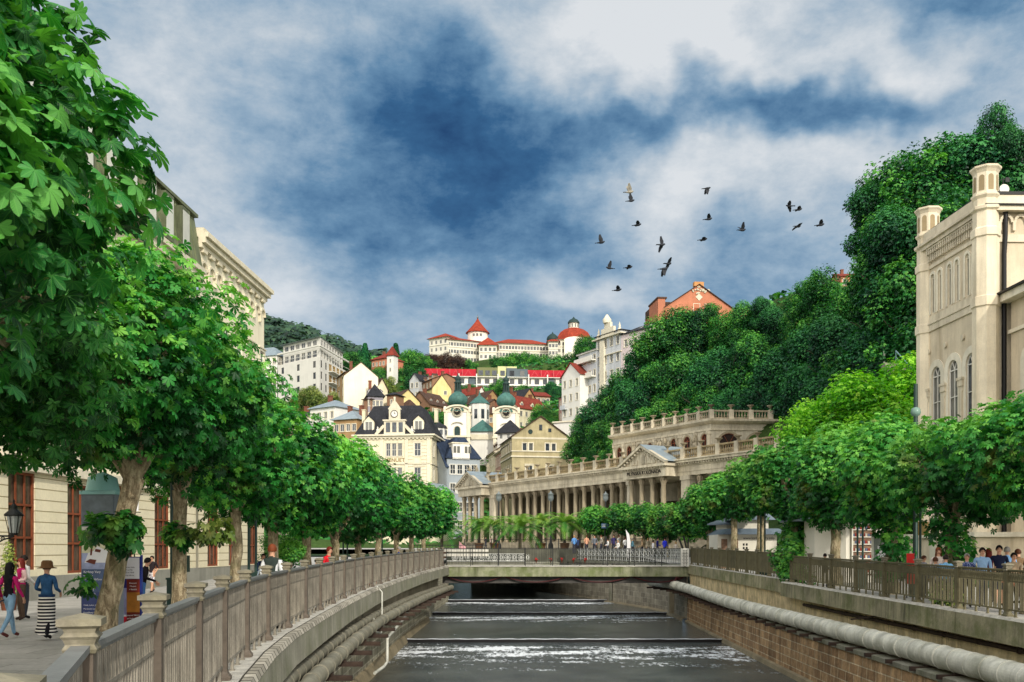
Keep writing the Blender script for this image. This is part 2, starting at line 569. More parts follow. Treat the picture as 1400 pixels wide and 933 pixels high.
def grid_sheet(name, xs_of_y, ys, zf, m, kind='structure'):
 mb = MB()
 vs, fs = [], []
 n = None
 for y in ys:
  row = xs_of_y(y)
  n = len(row)
  for x in row:
   vs.append((x, y, zf(x, y)))
 for i in range(len(ys) - 1):
  for j in range(n - 1):
   fs.append((i * n + j, i * n + j + 1, (i + 1) * n + j + 1, (i + 1) * n + j))
 mb.add(vs, fs)
 return tag(mb.build(name, m), kind=kind)
b = MB()
b.poly([(-6000, -3000, -8), (6000, -3000, -8), (6000, 9000, -8), (-6000, 9000, -8)])
tag(b.build('ground', m_terrain), kind='structure')
xs = np.arange(-252, 253, 4.0)
ys = np.arange(-32, 605, 4.0)
GX, GY = np.meshgrid(xs, ys)
GZ = tzv(GX, GY)
zone = (GX > -38) & (GX < 22 + (GY - 104) * -0.1) & (GY > 100) & (GY < 160)
GZ = np.where(zone, np.minimum(GZ, 1.3), GZ)
b = MB()
idx = np.arange(GX.size).reshape(GX.shape)
fs = []
for i in range(len(ys) - 1):
 for j in range(len(xs) - 1):
  x, y = xs[j] + 2, ys[i] + 2
  if -24 < x < 20 and y < 104:
   continue
  fs.append((idx[i, j], idx[i, j + 1], idx[i + 1, j + 1], idx[i + 1, j]))
b.add(np.stack([GX.ravel(), GY.ravel(), GZ.ravel()], 1).tolist(), [tuple(int(q) for q in f) for f in fs], smooth=True)
tag(b.build('terrain', m_terrain), kind='structure')
ysL = [-32, -20, -8, 0, 3, 6, 9, 12, 15, 18, 23, 28, 35, 44, 52, 60, 66.5, 72, 84, 92, 101, 108]
grid_sheet('promenade', lambda y: [-26, -18, -12, flx(y) - 1.2 if y < 70 else -6.2], ysL, lambda x, y: prom(y), m_asph)
b = MB()
path = [(flx(y), y, 0) for y in ysL if y < 67]
vsL = []
for i, (x, y, z) in enumerate(path):
 vsL.append([(x - 1.2, y, prom(y) + 0.004), (x - 0.12, y, prom(y) + 0.02)])
for a, c_ in zip(vsL, vsL[1:]):
 b.poly([a[0], a[1], c_[1], c_[0]])
tag(b.build('cobbled_strip', m_cobble), kind='structure')
grid_sheet('pavement', lambda y: [RX + 0.1, 16, 21, 26], [-32, 0, 10, 24, 40, 55, 68, 80, 92, 104], lambda x, y: rcz(y) - 0.14 if y < 70 else rcz(68) - 0.14 + (y - 68) * 0.02, m_asph)
b = MB()
pz = 1.85
b.poly([(-26, 108, pz), (-6, 103, pz), (5, 101.5, pz), (13, 94, pz), (26, 90, pz), (40, 130, pz), (10, 170, pz + .2), (-40, 170, pz + .2)])
tag(b.build('plaza', m_asph), kind='structure')
# ------------------------------------------------------------------ water
def watermat(name, foam_glint=0.0, fy0=0.0, fy1=1.0):
 """dark rippled stream; foam: broken white water and painted sky glints of the ripples between the rows fy0..fy1 (world Y, the sheets sit at the origin)"""
 m, nt, b, out = newmat(name)
 ob = N(nt, 'ShaderNodeTexCoord').outputs['Object']
 sp = N(nt, 'ShaderNodeSeparateXYZ')
 nt.links.new(ob, sp.inputs[0])
 rip = noise(nt, mapping(nt, ob, (1.0, 0.45, 1)), 2.6, 6, 0.7, 0.4)
 rip2 = noise(nt, mapping(nt, ob, (1.0, 0.4, 1)), 8, 4, 0.65)
 ad = N(nt, 'ShaderNodeMath', operation='ADD')
 nt.links.new(rip, ad.inputs[0])
 nt.links.new(rip2, ad.inputs[1])
 n1 = noise(nt, ob, 0.5, 4)
 base = ramp(nt, n1, [(0.35, C(52, 60, 62)), (0.7, C(88, 94, 92))])
 if foam_glint:
  mr = N(nt, 'ShaderNodeMapRange')
  nt.links.new(sp.outputs[1], mr.inputs[0])
  mr.inputs[1].default_value = fy0
  mr.inputs[2].default_value = fy1
  mr.inputs[3].default_value = 0.0
  mr.inputs[4].default_value = 1.0
  f1 = noise(nt, mapping(nt, ob, (0.22, 0.5, 1), loc=(fy0, 0, 0)), 1.3, 4, 0.6)
  f2 = noise(nt, mapping(nt, ob, (1.0, 0.32, 1)), 4.2, 8, 0.85, 0.2)
  env = ramp(nt, mr.outputs[0], [(0.0, 0.0), (0.35, 0.16), (0.62, 0.34), (0.84, 0.31), (0.93, 0.05), (1.0, 0.0)])
  mm = N(nt, 'ShaderNodeMath', operation='MULTIPLY_ADD')
  nt.links.new(env, mm.inputs[0])
  mm.inputs[1].default_value = 0.9
  mm.inputs[2].default_value = -0.62
  m2 = N(nt, 'ShaderNodeMath', operation='ADD')
  nt.links.new(mm.outputs[0], m2.inputs[0])
  nt.links.new(f1, m2.inputs[1])
  m3 = N(nt, 'ShaderNodeMath', operation='MULTIPLY_ADD')
  nt.links.new(f2, m3.inputs[0])
  m3.inputs[1].default_value = 1.25
  nt.links.new(m2.outputs[0], m3.inputs[2])
  ff = ramp(nt, m3.outputs[0], [(0.80, 0.0), (0.88, foam_glint)])
  base = mixc(nt, ff, base, C(244, 248, 252))
  rgh = ramp(nt, m3.outputs[0], [(0.72, 0.10), (0.9, 0.6)])
  nt.links.new(rgh, b.inputs['Roughness'])
 else:
  b.inputs['Roughness'].default_value = 0.1
 nt.links.new(base, b.inputs['Base Color'])
 b.inputs['Specular IOR Level'].default_value = 0.5
 b.inputs['IOR'].default_value = 1.33
 bumpit(nt, b, ad.outputs[0], 0.8, 0.05)
 return m
weirs = [(-30, 0.0), (52.8, 0.10), (73.4, 0.20), (89.5, 0.30), (150, 0.0)]
for i in range(4):
 y0, y1 = weirs[i][0], weirs[i + 1][0]
 z = WATER + weirs[i][1] - (0.0 if i else 0)
 b = MB()
 ny = 30
 b.poly([(-14, y0, z), (14, y0, z), (14, y1, z), (-14, y1, z)])
 span = y1 - y0
 f = 0.95 if i < 3 else 0.6
 tag(b.build('water', watermat('river_water_%d' % i, f, y1 - [16, 11, 9, 9][i], y1)), kind='structure')
m_weir = mat('wet_weir_beam', C(30, 28, 30), rough=0.35, var=0.3)
m_weirtop = mat('pale_weir_lip', C(190, 196, 205), rough=0.5, var=0.35, scale=2.0, fine=9)
for (y, dz), lab in zip(weirs[1:4], ('low weir beam across the river, the one farthest from the bridge', 'low weir beam across the river just before the footbridge',
                                     'low weir beam across the river in the shade under the footbridge')):
 t = empty('weir', (3, y, WATER + dz), lab, 'weir', 'low weirs across the river')
 b = MB()
 b.box(-12, 12, -0.16, 0.1, -0.35, 0.045)
 b.build('beam', m_weir, t)
 b = MB()
 pts = []
 k = 120
 for q in range(k + 1):
  x = -12 + 24 * q / k
  pts.append((x, -0.02 + 0.03 * math.sin(q * 1.7), 0.062 + 0.012 * math.sin(q * 0.9)))
 b.tube(pts, 0.035, 6)
 b.build('overflow', m_weirtop, t)  # pale wavy lip along the top of the beam
b = MB()
b.poly([(-14, -30, WATER - 0.8), (14, -30, WATER - 0.8), (14, 150, WATER - 0.8), (-14, 150, WATER - 0.8)])
tag(b.build('riverbed', m_plinth), kind='structure')
# ------------------------------------------------------------------ river walls
pathL = [(flx(y), y, 0) for y in (-30, -8, 0, 2.77, 5.2, 7.4, 9.6, 12.3, 15, 18, 20.5, 23, 25.5, 28, 31.5, 35, 39, 44, 48, 52, 56, 60, 63, 66.5)]
pathLz = [(x, y, lcz(y)) for x, y, _ in pathL]
YR = [-30, -10, 0, 8, 14, 20, 25, 30, 35, 39, 42.4]
pathR1 = [(RX, y, rcz(y)) for y in YR]
pathR2 = [(RX, y, rcz(y) + 0.1) for y in (42.4, 46, 50, 54, 58, 62, 66.5)]
def wall_thing(name, label, profs, path, cat='retaining wall'):
 e = empty(name, (0, 0, 0), label, cat)
 for pn, prof, m in profs:
  b = MB()
  b.sweep(prof, path)
  b.build(pn, m, e)
 return e
wall_thing('river_wall', 'grey coping slab and recessed wall under the weathered brown iron fence', [
 ('coping', [(0.40, -0.06), (0.42, -0.58), (0.20, -0.60)], m_concl),
 ('coping_top', [(-0.16, -0.3), (-0.16, 0.0), (0.22, 0.01)], m_chalk),
 ('edge_stones', [(0.22, 0.02), (0.37, 0.02), (0.41, -0.07)], m_rubble),
 ('upper_face', [(0.20, -0.60), (-0.35, -0.60), (-0.4, -1.6)], m_grime)], pathLz)
wall_thing('river_wall', 'grey stone block wall under the twin pipes, its footing in the water', [
 ('ledge', [(-0.5, -1.18), (0.0, -1.2), (0.01, -1.3)], m_concl),
 ('block_face', [(0.01, -1.3), (0.06, -3.15)], m_brickL),
 ('footing', [(0.06, -3.15), (0.18, -3.2), (0.52, -4.2)], m_plinth)], [(flx(y) + interp([(0, -.15), (28, -.42), (44, -.5), (60, -.95), (66.5, -1.2)], y), y, 0.33) for x, y, _ in pathL])
wall_thing('river_wall', 'brown block river wall with flaking ochre render above it, beneath the mossy coping', [
 ('coping', [(-0.42, -0.02), (-0.44, -0.60), (-0.2, -0.62)], m_conc),
 ('coping_top', [(0.2, -0.2), (0.2, 0.0), (-0.36, 0.03), (-0.42, -0.02)], m_chalk),
 ('upper_face', [(-0.2, -0.62), (0.0, -0.62), (0.02, -2.0)], m_ochre)], pathR1)
wall_thing('river_wall', 'river wall with plain coping between the leafy bush and the footbridge', [
 ('coping', [(-0.12, -0.02), (-0.14, -0.62), (0.02, -0.62)], m_conc),
 ('coping_top', [(0.3, -0.2), (0.3, 0.0), (-0.1, 0.02), (-0.12, -0.02)], m_chalk),
 ('upper_face', [(0.02, -0.62), (0.10, -2.15)], m_ochre)], pathR2)
b = MB()
b.box(RX - 0.43, RX + 0.1, 42.36, 42.42, rcz(42) - 0.6, rcz(42) + 0.0)
tag(b.build('coping_end_stone', m_conc), 'end face of the coping where the wall steps back by the bush', 'stone')
def rlow(y):          # face of the lower right wall
 return interp([(-30, 10.7), (20, 11.0), (32, 11.25), (46, 11.65), (58, 12.0), (66.5, 12.3), (74.3, 12.3), (79, 11.6), (88, 9.4), (97, 6.9), (107, 4.3), (123, 0.5), (140, -6)], y)
YW = [-30, -10, 0, 8, 14, 20, 26, 32, 39, 46, 52, 58, 64.5, 66.5]
ledge_z = -1.33
e = wall_thing('river_wall', 'low brown block wall along the water beneath the big pipe', [
 ('ledge', [(1.6, 0.05), (0.06, 0.0), (-0.06, -0.02), (-0.06, -0.16), (0.0, -0.17)], m_concl),
 ('block_face', [(0.0, -0.17), (-0.06, -1.7)], m_brickR),
 ('footing', [(-0.06, -1.7), (-0.2, -1.74), (-0.5, -2.9)], m_plinth)], [(rlow(y), y, ledge_z) for y in YW])
YX = [66.5, 70, 74.3, 76.5, 79, 82, 88, 97, 107, 123, 140]
m_brickG = brick('shaded_grey_blocks', C(176, 168, 148), C(140, 132, 116), C(190, 184, 168), 0.9, 0.42, 0.014, bump=0.6, stain=C(90, 84, 70), stainamt=0.5)
e = wall_thing('river_wall', 'grey block wall curving away beneath the footbridge and the plaza', [
 ('block_face', [(0.0, 2.06), (-0.06, -1.6)], m_brickG),
 ('coping', [(0.4, 2.08), (-0.1, 2.08), (-0.1, 1.85), (0.0, 1.84)], m_concl),
 ('footing', [(-0.06, -1.6), (-0.35, -1.64), (-0.8, -2.9)], m_plinth)], [(rlow(y), y, ledge_z) for y in YX])
b = MB()
b.sweep([(0, 0.6), (0, -4.2)], [(-6.0, 66.5, 0), (-6.2, 76, 0), (-6, 90, 0), (-9, 110, 0), (-18, 125, 0)])
tag(b.build('river_wall', m_brickL), 'shaded stone wall beneath the plaza beyond the footbridge', 'retaining wall')
b = MB()
b.box(11.9, 12.35, 71.9, 72.5, WATER - 0.5, ledge_z)
tag(b.build('buttress', m_grime), 'narrow dark buttress where the river wall bends by the footbridge', 'buttress')
b = MB()
b.box(9.0, 9.25, 88.0, 88.2, WATER - 0.2, 0.55)
tag(b.build('drain_pipe', m_concl), 'pale vertical drain pipe on the curved wall beneath the footbridge', 'pipe')
# ------------------------------------------------------------------ iron fences on the copings
m_rail = mat('fence_rail_grey', C(128, 130, 130), rough=0.5, var=0.25, scale=3, fine=30, bump=0.3, metal=0.2)
m_pale = mat('fence_pale_brown', C(146, 140, 128), rough=0.65, var=0.45, scale=2.2, fine=24, streak=0.8, streakcol=C(74, 64, 56), sf=2.5, bump=0.4)
m_post = mat('fence_post_brown', C(108, 98, 88), rough=0.6, var=0.35, scale=2.5, streak=0.6, streakcol=C(70, 60, 52), bump=0.4)
m_cap = mat('fence_cap_lichen', C(138, 132, 116), rough=0.7, var=0.4, scale=6, fine=30, moss=C(110, 108, 66), mossamt=0.5, bump=0.5)
m_olive = mat('fence_olive_paint', C(112, 106, 80), rough=0.6, var=0.35, scale=2.2, streak=0.5, streakcol=C(62, 58, 42), bump=0.3)
def post_mesh(name, shaft, h=1.35):
 b = MB()
 s = math.sqrt(2)
 a0 = PI / 4
 b.lathe([(0.105 * s, 0), (0.105 * s, 0.05), (0.075 * s, 0.09), (0.062 * s, 0.12), (0.062 * s, h - 0.2)], n=4, a0=a0, smooth=False)
 b.mi = 1
 b.lathe([(0.075 * s, h - 0.2), (0.082 * s, h - 0.18), (0.068 * s, h - 0.155), (0.078 * s, h - 0.13), (0.09 * s, h - 0.115), (0.072 * s, h - 0.095),
             (0.078 * s, h - 0.075), (0.105 * s, h - 0.06), (0.105 * s, h - 0.025), (0.001, h)], n=4, a0=a0, smooth=False)
 me = b.mesh(name, [shaft, m_cap])
 return me
def panel_mesh(name, L, mr, mp, h=1.19, sp=0.105, gothic=True, low=False):
 b = MB()
 b.mi = 0
 b.box(0, L, -0.045, 0.045, h - 0.035, h)
 b.box(0, L, -0.028, 0.028, h - 0.06, h - 0.035)
 b.mi = 1
 b.box(0, L, -0.014, 0.014, 0.16, 0.20)
 b.box(0, L, -0.012, 0.012, h - 0.30, h - 0.275)
 n = int(L / sp)
 st = L / n
 for k in range(n):
  x = st * (k + 0.5)
  b.box(x - 0.017, x + 0.017, -0.008, 0.008, 0.20, h - 0.06)
  if gothic:
   for s in (-1, 1):
    b.bar((x + s * st * 0.5, 0, h - 0.085), (x + s * 0.012, 0, h - 0.29), 0.012, 0.018, up=(0, 1, 0))
   b.bar((x + st * 0.5, 0, h - 0.33), (x + st * 0.5, 0, h - 0.16), 0.012, 0.012, up=(0, 1, 0))
  if k % 2 == 0:
   b.box(x + st * .5 - 0.008, x + st * .5 + 0.008, -0.006, 0.006, 0.2, h - 0.3)
 for x in [L * (q + 0.5) / 4 for q in range(4)]:
  b.box(x - 0.03, x + 0.03, -0.02, 0.02, 0.0, 0.16)
  b.box(x - 0.05, x + 0.05, -0.035, 0.035, 0.0, 0.02)
 return b.mesh(name, [mr, mp])
def fence(name, label, path, zf, pm, pan, step, L0):
 """posts every `step` metres along the path and one panel between each two posts"""
 pts = [Vector((x, y, 0)) for x, y in path]
 arc = [0]
 for a, c_ in zip(pts, pts[1:]):
  arc.append(arc[-1] + (c_ - a).length)
 n = max(1, round(arc[-1] / step))
 ps = []
 for k in range(n + 1):
  s = arc[-1] * k / n
  i = max(0, min(len(arc) - 2, sum(1 for a in arc if a < s - 1e-9) - 1))
  t = (s - arc[i]) / (arc[i + 1] - arc[i])
  p = pts[i].lerp(pts[i + 1], t)
  p.z = zf(p.y)
  ps.append(p)
 e = empty(name, ps[0], label, 'fence')
 o0 = ps[0]
 for k, p in enumerate(ps):
  d = ps[min(k + 1, n)] - ps[max(k - 1, 0)]
  o = link('post', pm, e, p - o0)
  o.rotation_euler.z = math.atan2(d.y, d.x)
 for a, c_ in zip(ps, ps[1:]):
  d = c_ - a
  u = d.normalized()
  L = d.length
  o = link('panel', pan, e, a - o0 + u * 0.06)
  o.rotation_euler = (0, -math.asin(d.z / L), math.atan2(d.y, d.x))
  o.scale.x = (L - 0.12) / L0
 return e
pmL = post_mesh('post_brown', m_post)
pmR = post_mesh('post_olive', m_olive)
fence('iron_fence', 'long weathered brown iron fence with capped posts beside the tree lined promenade', [(flx(y), y) for y in np.arange(0.2, 66.6, 0.6)],
      lcz, pmL, panel_mesh('panel_brown', 2.3, m_rail, m_pale), 2.42, 2.3)
fence('iron_fence', 'olive iron fence on the mossy coping in front of the crowd of people', [(RX, y) for y in (8, 20, 30, 42.2)], rcz, pmR,
      panel_mesh('panel_olive', 2.4, m_olive, m_olive), 2.55, 2.4)
pmR2 = post_mesh('post_olive_slim', m_olive, 1.3)
b = MB()
b.mi = 0
b.box(0, 2.0, -0.03, 0.03, 1.14, 1.18)
b.box(0, 2.0, -0.014, 0.014, 0.16, 0.19)
nn = 36
for k in range(nn):
 x = 2.0 * (k + 0.5) / nn
 b.box(x - 0.015, x + 0.015, -0.006, 0.006, 0.19, 1.14)
for k in range(4):
 x = 2.0 * (k + 0.5) / 4
 b.box(x - 0.025, x + 0.025, -0.02, 0.02, 0, 0.16)
fence('iron_fence', 'close barred olive fence between the leafy bush and the footbridge', [(RX + 0.1, y) for y in (44, 55, 66.2)], lambda y: rcz(y) + 0.1, pmR2,
      b.mesh('panel_close', m_olive), 2.2, 2.0)
# ------------------------------------------------------------------ pipes
m_pipe = mat('lagged_pipe_grey', C(222, 222, 212), rough=0.55, var=0.3, scale=1.6, fine=12, streak=0.55, streakcol=C(96, 96, 84), moss=C(108, 112, 84), mossamt=0.35, bump=0.5, metal=0.0)
m_pipe2 = mat('lagged_pipe_dull', C(134, 130, 114), rough=0.6, var=0.35, scale=1.6, fine=12, streak=0.6, streakcol=C(74, 70, 56), bump=0.5)
m_band = mat('pipe_band', C(138, 140, 132), rough=0.5, var=0.3, bump=0.3)
m_rust = mat('rusty_bracket', C(66, 52, 44), rough=0.8, var=0.4, scale=4, bump=0.5)
def pipe_thing(label, path, r, m, bands, bracket=None, n=18):
 e = empty('pipe', (0, 0, 0), label, 'pipe')
 pts = [Vector(p) for p in path]
 arc = [0]
 for a, c_ in zip(pts, pts[1:]):
  arc.append(arc[-1] + (c_ - a).length)
 def at(s):
  i = max(0, min(len(arc) - 2, sum(1 for a in arc if a < s) - 1))
  d = (pts[i + 1] - pts[i]).normalized()
  return pts[i] + d * (s - arc[i]), d
 P_, R_, j = [pts[0]], [r], 0
 s = bands * 0.5
 while s < arc[-1] - .1:
  g = 0.010 + 0.005 * (j % 3)
  for ds, rr in ((-.035, r), (-.03, r + g), (.03, r + g), (.035, r)):
   P_.append(at(s + ds)[0])
   R_.append(rr)
  if bracket and j % 2 == 0:
   p = at(s)[0]
   if not hasattr(pipe_thing, 'bm'):
    c2 = MB()
    c2.box(-.75, .55, -.06, .06, -.12, 0)
    c2.box(-.12, .12, -.09, .09, 0, .08)
    pipe_thing.bm = c2.mesh('bracket', m_rust)
   link('bracket', pipe_thing.bm, e, (p.x, p.y, p.z - r - .04)).scale.x = -1 if bracket[0] < -1 else 1
  s += bands
  j += 1
 P_.append(pts[-1])
 R_.append(r)
 b = MB()
 b.tube(P_, R_, 30, smooth=False)
 b.build('pipe_run', m, e)
 return e
yy = [-10, 0, 8, 16, 22, 28, 34, 40, 46, 52, 58, 63, 68, 73]
pipe_thing('thick pale grey lagged pipe running along the brown river wall', [(interp([(-10, 11.3), (22, 11.45), (45, 11.6), (63, 11.75), (68, 11.3), (73, 10.6)], y), y, interp([(-10, -0.92), (50, -0.96), (60, -0.82), (68, -0.6)], y)) for y in yy], 0.31, m_pipe, 0.85, (-2, 0.6))
yy = [-10, 0, 5, 9, 13, 18, 23, 28, 35, 44, 52, 60, 66]
pipe_thing('grey pipe nearest the water of the two hung below the left fence', [(flx(y) + 0.62, y, -0.62 - 0.002 * y) for y in yy], 0.17, m_pipe2, 1.3, (-0.75, 0.22))
pipe_thing('dull brown pipe close to the wall below the left fence', [(flx(y) + 0.26, y, -0.50 - 0.002 * y) for y in yy], 0.14, m_pipe2, 0.9)
yy = [0, 10, 20, 30, 40]
pipe_thing('thin dark pipe along the flaking ochre wall', [(RX - 0.12, y, -0.42 - 0.004 * (40 - y) * 1.5) for y in yy], 0.065, m_rust, 2.0)
b = MB()
x_ = flx(40)
b.tube([(x_ + 0.25, 47, -1.25), (x_ + 0.42, 44, -1.3), (x_ + 0.5, 38.2, -1.55), (x_ + 0.52, 37.4, -1.62), (x_ + 0.54, 37.2, -2.5), (x_ + 0.5, 36.6, -2.6), (x_ + 0.4, 34.8, -2.62)], 0.06, 8)
tag(b.build('outlet_pipe', m_pipe), 'thin bent pale pipe fixed to the grey block wall', 'pipe')
b = MB()
b.tube([(flx(36) + 0.3, 36, 0.5), (flx(36) + 0.5, 35.9, 0.3), (flx(36) + 0.55, 35.5, -0.5), (flx(36) + 0.62, 34.8, -1.15), (flx(36) + 0.6, 33.6, -1.0), (flx(36) + 0.55, 33.4, -0.5)], 0.025, 6)
tag(b.build('cable', m_pipe), 'loose pale cable looping over the coping and the pipes', 'cable')
b = MB()
b.bar((RX - 0.45, 33.5, -0.55), (RX - 0.1, 30.5, -0.15), 0.05)
tag(b.build('bracket_rod', m_rust), 'long rusty rod braced on the flaking ochre wall above the big pipe', 'rod')
# ------------------------------------------------------------------ footbridge
t = empty('footbridge', (3.8, 66.5, 0.0), 'low concrete footbridge with mossy fascia and thin iron railing across the river', 'bridge')
m_fascia = mat('bridge_fascia_moss', C(158, 160, 132), var=0.3, scale=1.6, fine=12, streak=0.9, streakcol=C(62, 66, 40), moss=C(98, 112, 58), mossamt=0.7, bump=0.5)
b = MB()
b.box(-8.9, 8.6, 0, 0.25, -0.02, 0.66)
b.build('fascia', m_fascia, t)
b = MB()
b.box(-9.0, 8.7, -0.05, 3.4, 0.66, 0.72)
b.build('deck', m_chalk, t)
b = MB()
b.box(-8.9, 8.6, 0.26, 3.3, 0.0, 0.655)
b.box(-8.7, 8.6, 0.5, 2.9, -0.5, 0.0)
b.build('girder', mat('bridge_girder', C(88, 86, 84), var=0.3, bump=0.2), t)
b = MB()
for k in range(10):
 x = -8.6 + 17.2 * k / 9
 b.bar((x, 0.1, 0.72), (x, 0.1, 1.98), 0.05)
b.box(-8.6, 8.6, 0.06, 0.14, 1.9, 1.95)
b.box(-8.6, 8.6, 0.08, 0.12, 0.86, 0.89)
for k in range(172):
 x = -8.55 + 17.1 * k / 171
 b.box(x - 0.006, x + 0.006, 0.094, 0.106, 0.89, 1.9)
b.build('railing', m_iron, t)
b = MB()
for k in range(10):
 x = -8.6 + 17.2 * k / 9
 b.bar((x, 3.1, 0.72), (x, 3.1, 1.98), 0.05)
b.box(-8.6, 8.6, 3.06, 3.14, 1.9, 1.95)
for k in range(100):
 x = -8.55 + 17.1 * k / 99
 b.box(x - 0.006, x + 0.006, 3.094, 3.106, 0.8, 1.9)
b.build('railing', m_iron, t)
m_maroon = mat('maroon_hose', C(84, 34, 38), rough=0.6, var=0.3)
segs = [(-8.6, -6.9), (-6.9, -0.4), (-4.6, 0.1), (0.1, 5.0), (4.8, 8.4)]
segs = [(-8.5, -4.4), (-4.4, 0.1), (0.1, 4.6), (4.6, 8.4)]
b = MB()
for x0, x1 in segs:
 b.tube([(x0 + (x1 - x0) * q / 14, 0.3, 0.0 - 0.42 * (1 - (2 * q / 14 - 1) ** 2)) for q in range(15)], 0.045, 6)
b.tube([(8.2, 0.2, 0.1), (7.7, 0.1, -0.1), (7.6, 0.0, -0.4), (7.9, 0.0, -0.75), (8.3, 0.1, -0.6)], 0.07, 8)
tag(b.build('hose', m_maroon, None, (3.8, 66.5, 0.0)), 'maroon hose hanging in swags beneath the footbridge', 'hose')
t = empty('marker_post', (11.95, 65.7, 0.7), 'white patterned panel and dark fitting on the fence corner at the end of the footbridge', 'post')
b = MB()
b.box(-0.28, 0.28, -0.05, 0.05, 0.0, 1.25)
b.build('panel', m_white, t)
b = MB()
for k in range(5):
 z = 0.15 + 0.22 * k
 b.lathe([(0.08, -0.011), (0.10, 0), (0.08, 0.011)], (0, -0.05, 0), 10)
 for q in range(4):
  a = q * PI / 2 + PI / 4
  b.box(0.12 * math.cos(a) - 0.03, 0.12 * math.cos(a) + 0.03, -0.075, -0.052, z + 0.07 * math.sin(a) - 0.02, z + 0.07 * math.sin(a) + 0.02)
 b.box(-0.2, 0.2, -0.07, -0.052, z + 0.1, z + 0.115)
b.build('pattern', m_iron, t)
b = MB()
b.bar((-0.15, 0, 1.25), (-0.4, 0, 1.9), 0.12)
b.bar((0.1, 0, 1.25), (-0.1, 0, 2.1), 0.1)
b.bar((0.2, 0, 1.25), (0.25, 0, 1.95), 0.09)
b.build('fitting', m_iron, t)
# ------------------------------------------------------------------ second bridge / edge of the plaza with its ornate railing
m_edge = mat('dim_grey_edge', C(98, 98, 86), var=0.4, scale=0.8, streak=0.6, streakcol=C(50, 52, 44))
m_wiron = mat('white_cast_railing', C(206, 208, 204), rough=0.5, var=0.2)
t = empty('ornate_bridge', (-6.0, 90.0, 0.0), 'second bridge with ornate white cast railing behind the footbridge', 'bridge')
b = MB()
b.box(-0.2, 10.5, 0, 13.5, -0.15, 0.62)
b.build('deck', m_concl, t)
b = MB()
b.box(-0.2, 7.2, -0.06, 0.06, 1.40, 1.46)
b.box(-0.2, 7.2, -0.05, 0.05, 0.72, 0.80)
for k in range(6):
 cx = 0.6 + 1.25 * k
 for q in range(8):
  a = q * PI / 4
  b.bar((cx, 0, 1.1), (cx + 0.27 * math.cos(a), 0, 1.1 + 0.27 * math.sin(a)), 0.05, 0.05, up=(0, 1, 0))
 b.tube([(cx + 0.3 * math.cos(a * PI / 8), 0, 1.1 + 0.3 * math.sin(a * PI / 8)) for a in range(17)], 0.025, 5)
 for s in (0.42, 0.55, 0.70, 0.83):
  b.box(cx + s - 0.02, cx + s + 0.02, -0.02, 0.02, 0.8, 1.4)
 b.tube([(cx + 0.625 + 0.13 * math.cos(a * PI / 6), 0, 1.1 + 0.16 * math.sin(a * PI / 6)) for a in range(13)], 0.03, 5)
b.build('railing', m_wiron, t)
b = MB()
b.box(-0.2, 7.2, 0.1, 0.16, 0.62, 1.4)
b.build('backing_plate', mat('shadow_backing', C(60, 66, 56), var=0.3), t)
b = MB()
b.box(-0.4, 10.5, 5.0, 5.6, 0.6, 1.88)
b.build('step_wall', m_edge, t)
def bar_fence(label, pts, h, sp, m, posts=3.0, name='railing_fence'):
 e = empty(name, pts[0], label, 'fence')
 o0 = Vector(pts[0])
 b = MB()
 bp = MB()
 for a, c_ in zip(pts, pts[1:]):
  a, c_ = Vector(a) - o0, Vector(c_) - o0
  d = c_ - a
  L = d.length
  u = d / L
  b.bar(a + Vector((0, 0, h)), c_ + Vector((0, 0, h)), 0.06, 0.05)
  b.bar(a + Vector((0, 0, 0.15)), c_ + Vector((0, 0, 0.15)), 0.04, 0.04)
  for k in range(int(L / sp)):
   p = a + u * (k + 0.5) * sp
   b.bar(p + Vector((0, 0, 0.15)), p + Vector((0, 0, h)), 0.022)
  for k in range(int(L / posts) + 1):
   p = a + u * k * posts
   bp.bar(p, p + Vector((0, 0, h + 0.1)), 0.09)
 b.build('bars', m, e)
 bp.build('posts', m, e)
 return e
wl = [(rlow(y) + 0.1, y, 0.78) for y in (69.9, 74.3, 79, 84, 90, 98)]
e = empty('railing_fence', wl[0], 'ornate grey railing on the curved wall beyond the footbridge', 'fence')
b = MB()
o0 = Vector(wl[0])
for a, c_ in zip(wl, wl[1:]):
 a, c_ = Vector(a) - o0, Vector(c_) - o0
 L = (c_ - a).length
 n_ = max(1, round(L / 1.1))
 for z in (0.1, 0.45, 1.1):
  b.bar(a + Vector((0, 0, z)), c_ + Vector((0, 0, z)), 0.05, 0.05)
 for k in range(n_):
  p, q = a.lerp(c_, k / n_), a.lerp(c_, (k + 1) / n_)
  b.bar(p + Vector((0, 0, 0)), p + Vector((0, 0, 1.2)), 0.07)
  b.bar(p + Vector((0, 0, 0.45)), q + Vector((0, 0, 1.1)), 0.035)
  b.bar(p + Vector((0, 0, 1.1)), q + Vector((0, 0, 0.45)), 0.035)
  m_ = (p + q) / 2
  b.bar(m_ + Vector((0, 0, 0.1)), m_ + Vector((0, 0, 1.1)), 0.03)
b.build('lattice', m_wiron, e)
bar_fence('dark barred fence along the river edge of the plaza', [(-5.2, 103.6, 1.85), (5, 102, 1.85), (13.2, 94, 1.85)], 1.05, 0.16, m_iron)
b = MB()
b.sweep([(0, 0), (0, -1.9)], [(-5.6, 103.2, 1.86), (5, 101.4, 1.86), (13.4, 93.6, 1.86), (20, 91.5, 1.86)])
tag(b.build('plaza_edge_wall', m_edge), 'low stone wall holding the plaza above the river', 'wall')
b = MB()
b.sweep([(0, 0), (0.5, 0.02), (0.5, 0.12)], [(-5.6, 103.1, 1.8), (1, 102, 1.8)])
m_red = mat('red_geraniums', C(200, 40, 36), rough=0.7, var=0.4, scale=8)
m_pot = mat('terracotta_pot', C(120, 70, 50), var=0.3)
